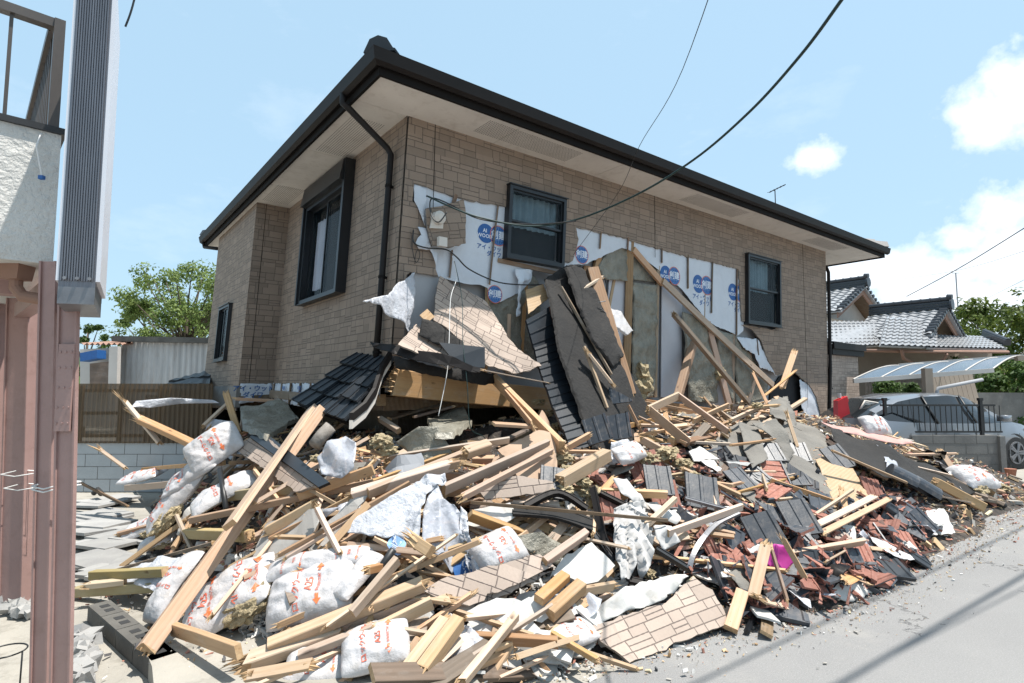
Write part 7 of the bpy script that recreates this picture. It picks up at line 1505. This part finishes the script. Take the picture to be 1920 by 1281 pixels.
for i in range(300):
    px, py = pick(ZT1 if i % 2 else TOE, R_); fl_ = R_.random() < .7
    put(R_.choice(shard), 'tile_fragment', px, py, R_.uniform(.04, .16), R_.uniform(0, 6.28), (R_.gauss(0, .5), R_.gauss(0, .5)), fl_, 'broken fragment of roof tile in the slide of tiles by the road', 'tile fragment', 'roof tile fragments', R_.uniform(.45, 1.45), R_.uniform(-.8, .8))
# ------------------------------------------------------------ scattered timber, boards, scraps
pv = [(beammb(L, w_, h_, a, b_, random.Random(k_)), mt) for k_, (L, w_, h_, a, b_, mt) in enumerate(((1.1, .035, .075, 0, .06, 'wood'), (.8, .03, .035, 0, .04, 'wood2'), (1.3, .022, .035, .06, .03, 'wood2'), (.5, .07, .03, .07, .08, 'wood'), (.34, .08, .08, .05, 0, 'wood2'), (.8, .09, .012, .08, .06, 'wood'), (.6, .02, .03, .05, .05, 'wood2'), (.35, .06, .02, .06, .06, 'wood2'), (1.0, .105, .03, 0, 0, 'wood3'), (.7, .045, .045, 0, .06, 'wood')))]
pmesh = [b_.mesh('plank', [mt, 'woodend']) for b_, mt in pv]
zones = [('left', [(300, 850), (420, 760), (560, 750), (640, 820), (700, 900), (620, 930), (480, 960), (300, 1000)], 34, YR), ('middle', [(480, 1060), (560, 930), (700, 860), (900, 800), (1040, 830), (1130, 880), (1100, 980), (950, 1080), (800, 1150), (560, 1160)], 70, YR + .1),
         ('bottom', [(470, 1240), (620, 1170), (800, 1120), (1050, 1100), (1200, 1160), (1040, 1240), (900, 1275), (500, 1275)], 24, YR + .3), ('upper right', [(1100, 860), (1200, 790), (1330, 750), (1440, 740), (1500, 790), (1430, 830), (1250, 850)], 60, YR - .5), ('tile', ZT1, 44, YR - .2), ('far right', [(1560, 790), (1700, 830), (1850, 900), (1870, 930), (1780, 940), (1640, 890)], 30, YR - .3)]
ZL = {'left': 'among the shaded bags and boards on the left', 'middle': 'in the jumble of timber at the middle of the heap', 'bottom': 'in the foreground jumble by the bottom edge', 'upper right': 'at the foot of the torn wall', 'tile': 'among the tumbled roof tiles', 'far right': 'on the far right end of the heap'}
for zn, poly, n_, yw in zones:
    for i in range(n_):
        px, py = pick(poly, R_); k_ = R_.randrange(len(pmesh)); sc_ = R_.uniform(.55, 1.) if zn in ('tile', 'upper right', 'far right') else R_.uniform(.7, 1.1)
        if zn in ('tile',) and k_ in (4, 3): k_ = 6
        put(pmesh[k_], 'plank', px, py, R_.uniform(.04, .18), yw + R_.gauss(0, .55 if zn != 'left' else .8) + pi * (R_.random() < .5), (R_.gauss(0, .16), R_.gauss(0, .16)), False, ('dark weathered board ' if k_ == 8 else 'loose pale plank or lath ') + ZL[zn], 'plank', 'loose wood ' + ZL[zn], sc_, 0)
for zn, n_ in (('left', 26), ('middle', 46), ('bottom', 10)):
    poly, yw = [(z_[1], z_[3]) for z_ in zones if z_[0] == zn][0]
    for i in range(n_):
        px, py = pick(poly, R_); put(pmesh[R_.choice((1, 2, 2, 6, 7, 9))], 'plank', px, py, R_.uniform(.08, .24), yw + R_.gauss(0, .75), (R_.gauss(0, .2), R_.gauss(0, .2)), False, 'thin lath or splintered strip ' + ZL[zn], 'lath', 'thin laths ' + ZL[zn], R_.uniform(.6, 1.15), R_.uniform(-.6, .6))
def poly_piece(R_, s, mats, name, thick, amp=0., jag=.006):
    n = R_.randint(4, 6); pts = [V((cos(2 * pi * i / n + R_.uniform(-.3, .3)) * s * R_.uniform(.6, 1.2), sin(2 * pi * i / n + R_.uniform(-.3, .3)) * s * R_.uniform(.4, .9), 0)) for i in range(n)]
    o = sheet(name, pts, mats, thick=thick, step=.05 if amp else 0, amp=amp, freq=6, jag=jag, face=Zv, smooth=amp > 0); me = o.data; bpy.data.objects.remove(o); return me
gyps = [poly_piece(R_, R_.uniform(.08, .22), R_.choice((['gypw', 'gyp'], ['gyp', 'gypw'])), 'plaster_piece', .012) for _ in range(10)]
rags = [poly_piece(R_, R_.uniform(.10, .24), [R_.choice(('plastic', 'film', 'bag', 'cloth', 'gypw'))], 'rag', .003, .06) for _ in range(12)]
sds = [poly_piece(R_, R_.uniform(.08, .2), SID, 'siding_scrap', .016) for _ in range(6)]
fls = [poly_piece(R_, R_.uniform(.12, .3), [R_.choice(('felt', 'feltg', 'brown'))], 'felt_scrap', .004, .05) for _ in range(8)]
brs = [poly_piece(R_, R_.uniform(.12, .28), BR, 'board_piece', .010) for _ in range(5)]
def scatter(meshes, name, zone, n_, label, cat, grp, lo=.02, hi=.12, tl_=.3):
    for i in range(n_):
        px, py = pick(zone, R_); put(R_.choice(meshes), name, px, py, R_.uniform(lo, hi), R_.uniform(0, 6.28), (R_.gauss(0, tl_), R_.gauss(0, tl_)), False, label, cat, grp, R_.uniform(.7, 1.25), 0)
ZM, ZB_, ZL_, ZR_, ZF_ = zones[1][1], zones[2][1], zones[0][1], zones[3][1], zones[5][1]
TOEF = [(940, 1275), (1000, 1200), (1100, 1215), (1200, 1180), (1370, 1150), (1240, 1240), (1100, 1270)]
for zone, n_, w_ in ((ZM, 14, 'in the middle of the heap'), (ZB_, 34, 'in the foreground jumble'), (ZT1, 26, 'among the tumbled roof tiles'), (ZR_, 8, 'at the foot of the torn wall'), (ZL_, 8, 'added as dark backing in the left debris'), (TOEF, 6, 'on the ground beside the big sunlit siding slab')):
    scatter(gyps, 'plaster_piece', zone, n_, 'broken piece of white plasterboard ' + w_, 'plasterboard', 'plasterboard pieces ' + w_)
for zone, n_, w_ in ((ZM, 10, 'in the middle of the heap'), (ZB_, 14, 'in the foreground jumble'), (ZT1, 12, 'among the tumbled roof tiles'), (ZL_, 14, 'added as dark backing in the left debris'), (ZF_, 7, 'at the far right end of the heap')):
    scatter(rags, 'rag', zone, n_, 'crumpled white plastic or paper rag ' + w_, 'rag', 'white rags ' + w_, .04, .16)
for zone, n_, w_ in ((ZM, 5, 'in the middle of the heap'), (ZT1, 6, 'among the tumbled roof tiles'), (ZL_, 5, 'added as dark backing in the left debris')):
    scatter(sds, 'siding_scrap', zone, n_, 'small scrap of stone pattern siding ' + w_, 'siding scrap', 'siding scraps ' + w_)
for zone, n_, w_ in ((ZM, 10, 'in the middle of the heap'), (ZT1, 14, 'among the tumbled roof tiles'), (ZL_, 20, 'added as dark backing in the left debris'), (ZR_, 12, 'at the foot of the torn wall'), (ZF_, 14, 'at the far right end of the heap')):
    scatter(fls, 'felt_scrap', zone, n_, 'dark scrap of felt or flashing ' + w_, 'felt scrap', 'felt scraps ' + w_, .02, .12)  # felt scraps also added as dark patches for the shade of cavities
for zone, n_, w_ in ((ZM, 10, 'in the middle of the heap'), (ZR_, 6, 'at the foot of the torn wall'), (ZL_, 5, 'added as dark backing in the left debris')):
    scatter(brs, 'board_piece', zone, n_, 'broken light brown board ' + w_, 'board', 'brown board pieces ' + w_)
# ------------------------------------------------------------ uncountable chips
def chips(name, n_, gen, smin, smax, label, mat='chips'):
    b = MB(); Rr = random.Random(n_)
    for i in range(n_):
        p, up = gen(Rr); s = smin * (smax / smin) ** (Rr.random() ** 1.6); ax = V((Rr.gauss(0, 1), Rr.gauss(0, 1), Rr.gauss(0, 1))); ax.normalize()
        M_ = Matrix.Rotation(Rr.uniform(0, 6.28), 3, ax); e = V((s * Rr.uniform(.6, 2.6), s * Rr.uniform(.4, 1), s * Rr.uniform(.12, .5)))
        c8 = [p + M_ @ V((x * e.x * Rr.uniform(.6, 1), y * e.y * Rr.uniform(.6, 1), z * e.z)) for z in (-1, 1) for x, y in ((-1, -1), (1, -1), (1, 1), (-1, 1))]; b.hex(c8)
    return tag(b.build(name, mat), label, 'rubble', kind='stuff')
def gen_pile(Rr):
    while True:
        r, l = Rr.uniform(-2.7, 10.8), Rr.uniform(-3.5, 5.2); q = H(r, l, 0); h = pile_h(q.x, q.y)
        if h < .015 or (l > .3 and r > .6) : continue
        dq = (q - CAM).length
        if Rr.random() > min(1, 5.5 / dq) ** 1.2: continue
        q.z = h + Rr.uniform(-.01, .03); return q, None
def gen_toe(Rr):
    while True:
        r = Rr.uniform(-.8, 10); q = H(r, -3.42 + .27 * max(0, 1.7 - r) - abs(Rr.gauss(0, .20)) + .05, 0)
        if pile_h(q.x, q.y) > .05: continue
        q.z = .004; return q, None
def gen_toe2(Rr):
    a, b_ = P(430, 1275, 0.), P(200, 1100, 0.); q = a + (b_ - a) * Rr.random() + V((Rr.gauss(0, .2), Rr.gauss(0, .15), 0)); q.z = .1 if q.x > -2.2 else .01; return q, None
chips('rubble_chips', 13000, gen_pile, .007, .05, 'countless splinters, tile chips and plaster crumbs covering the heap')
chips('rubble_crumbs', 1500, gen_toe, .002, .014, 'fine crumbs of tile and plaster strewn on the road along the heap')
chips('rubble_grit', 350, gen_toe2, .003, .02, 'fine grit on the slab at the left foot of the heap')

b = MB(); Rr = random.Random(77)
for i in range(3800):
    q, _ = gen_pile(Rr); ln = Rr.uniform(.04, .17); a = YR + Rr.gauss(0, .7); d = V((cos(a), sin(a), Rr.gauss(0, .35))).normalized() * ln / 2; e = Rr.uniform(.002, .008); s_ = d.cross(Zv).normalized() * e; u_ = s_.cross(d).normalized() * e * Rr.uniform(.3, 1); q.z += .02
    b.add([q - d, q + s_ * 1.2, q + u_ * 1.2, q - s_, q + d], [(0, 1, 2), (0, 2, 3), (4, 2, 1), (4, 3, 2), (0, 3, 1), (4, 1, 3)])
tag(b.build('wood_splinters', 'splint'), 'countless thin wood splinters strewn over the heap', 'splinters', kind='stuff')

def gen_front(Rr):
    while True:
        px, py = Rr.uniform(420, 1300), Rr.uniform(1040, 1281); d = ray(px, py); q = onP(px, py, 0.)
        if pile_h(q.x, q.y) < .01 and Rr.random() > .2: continue
        if noise.noise(V((q.x * 2.2, q.y * 2.2, 40))) < -.05: continue
        q.z += Rr.uniform(-.005, .05); return q, None
chips('plaster_crumbs', 2600, gen_front, .006, .034, 'crumbled white plaster and torn paper filling the gaps of the foreground', 'gypw')
chips('road_grit', 4000, gen_toe, .0012, .0055, 'very fine dust grit spilling from the heap onto the asphalt')

def gen_tile(Rr):
    px, py = pick(ZT1 if Rr.random() < .4 else TOE, Rr); q = onP(px, py, 0.); q.z += Rr.uniform(.0, .09); return q, None
chips('tile_chips', 2600, gen_tile, .010, .045, 'countless small red and black tile chips in the slide', 'tchips')
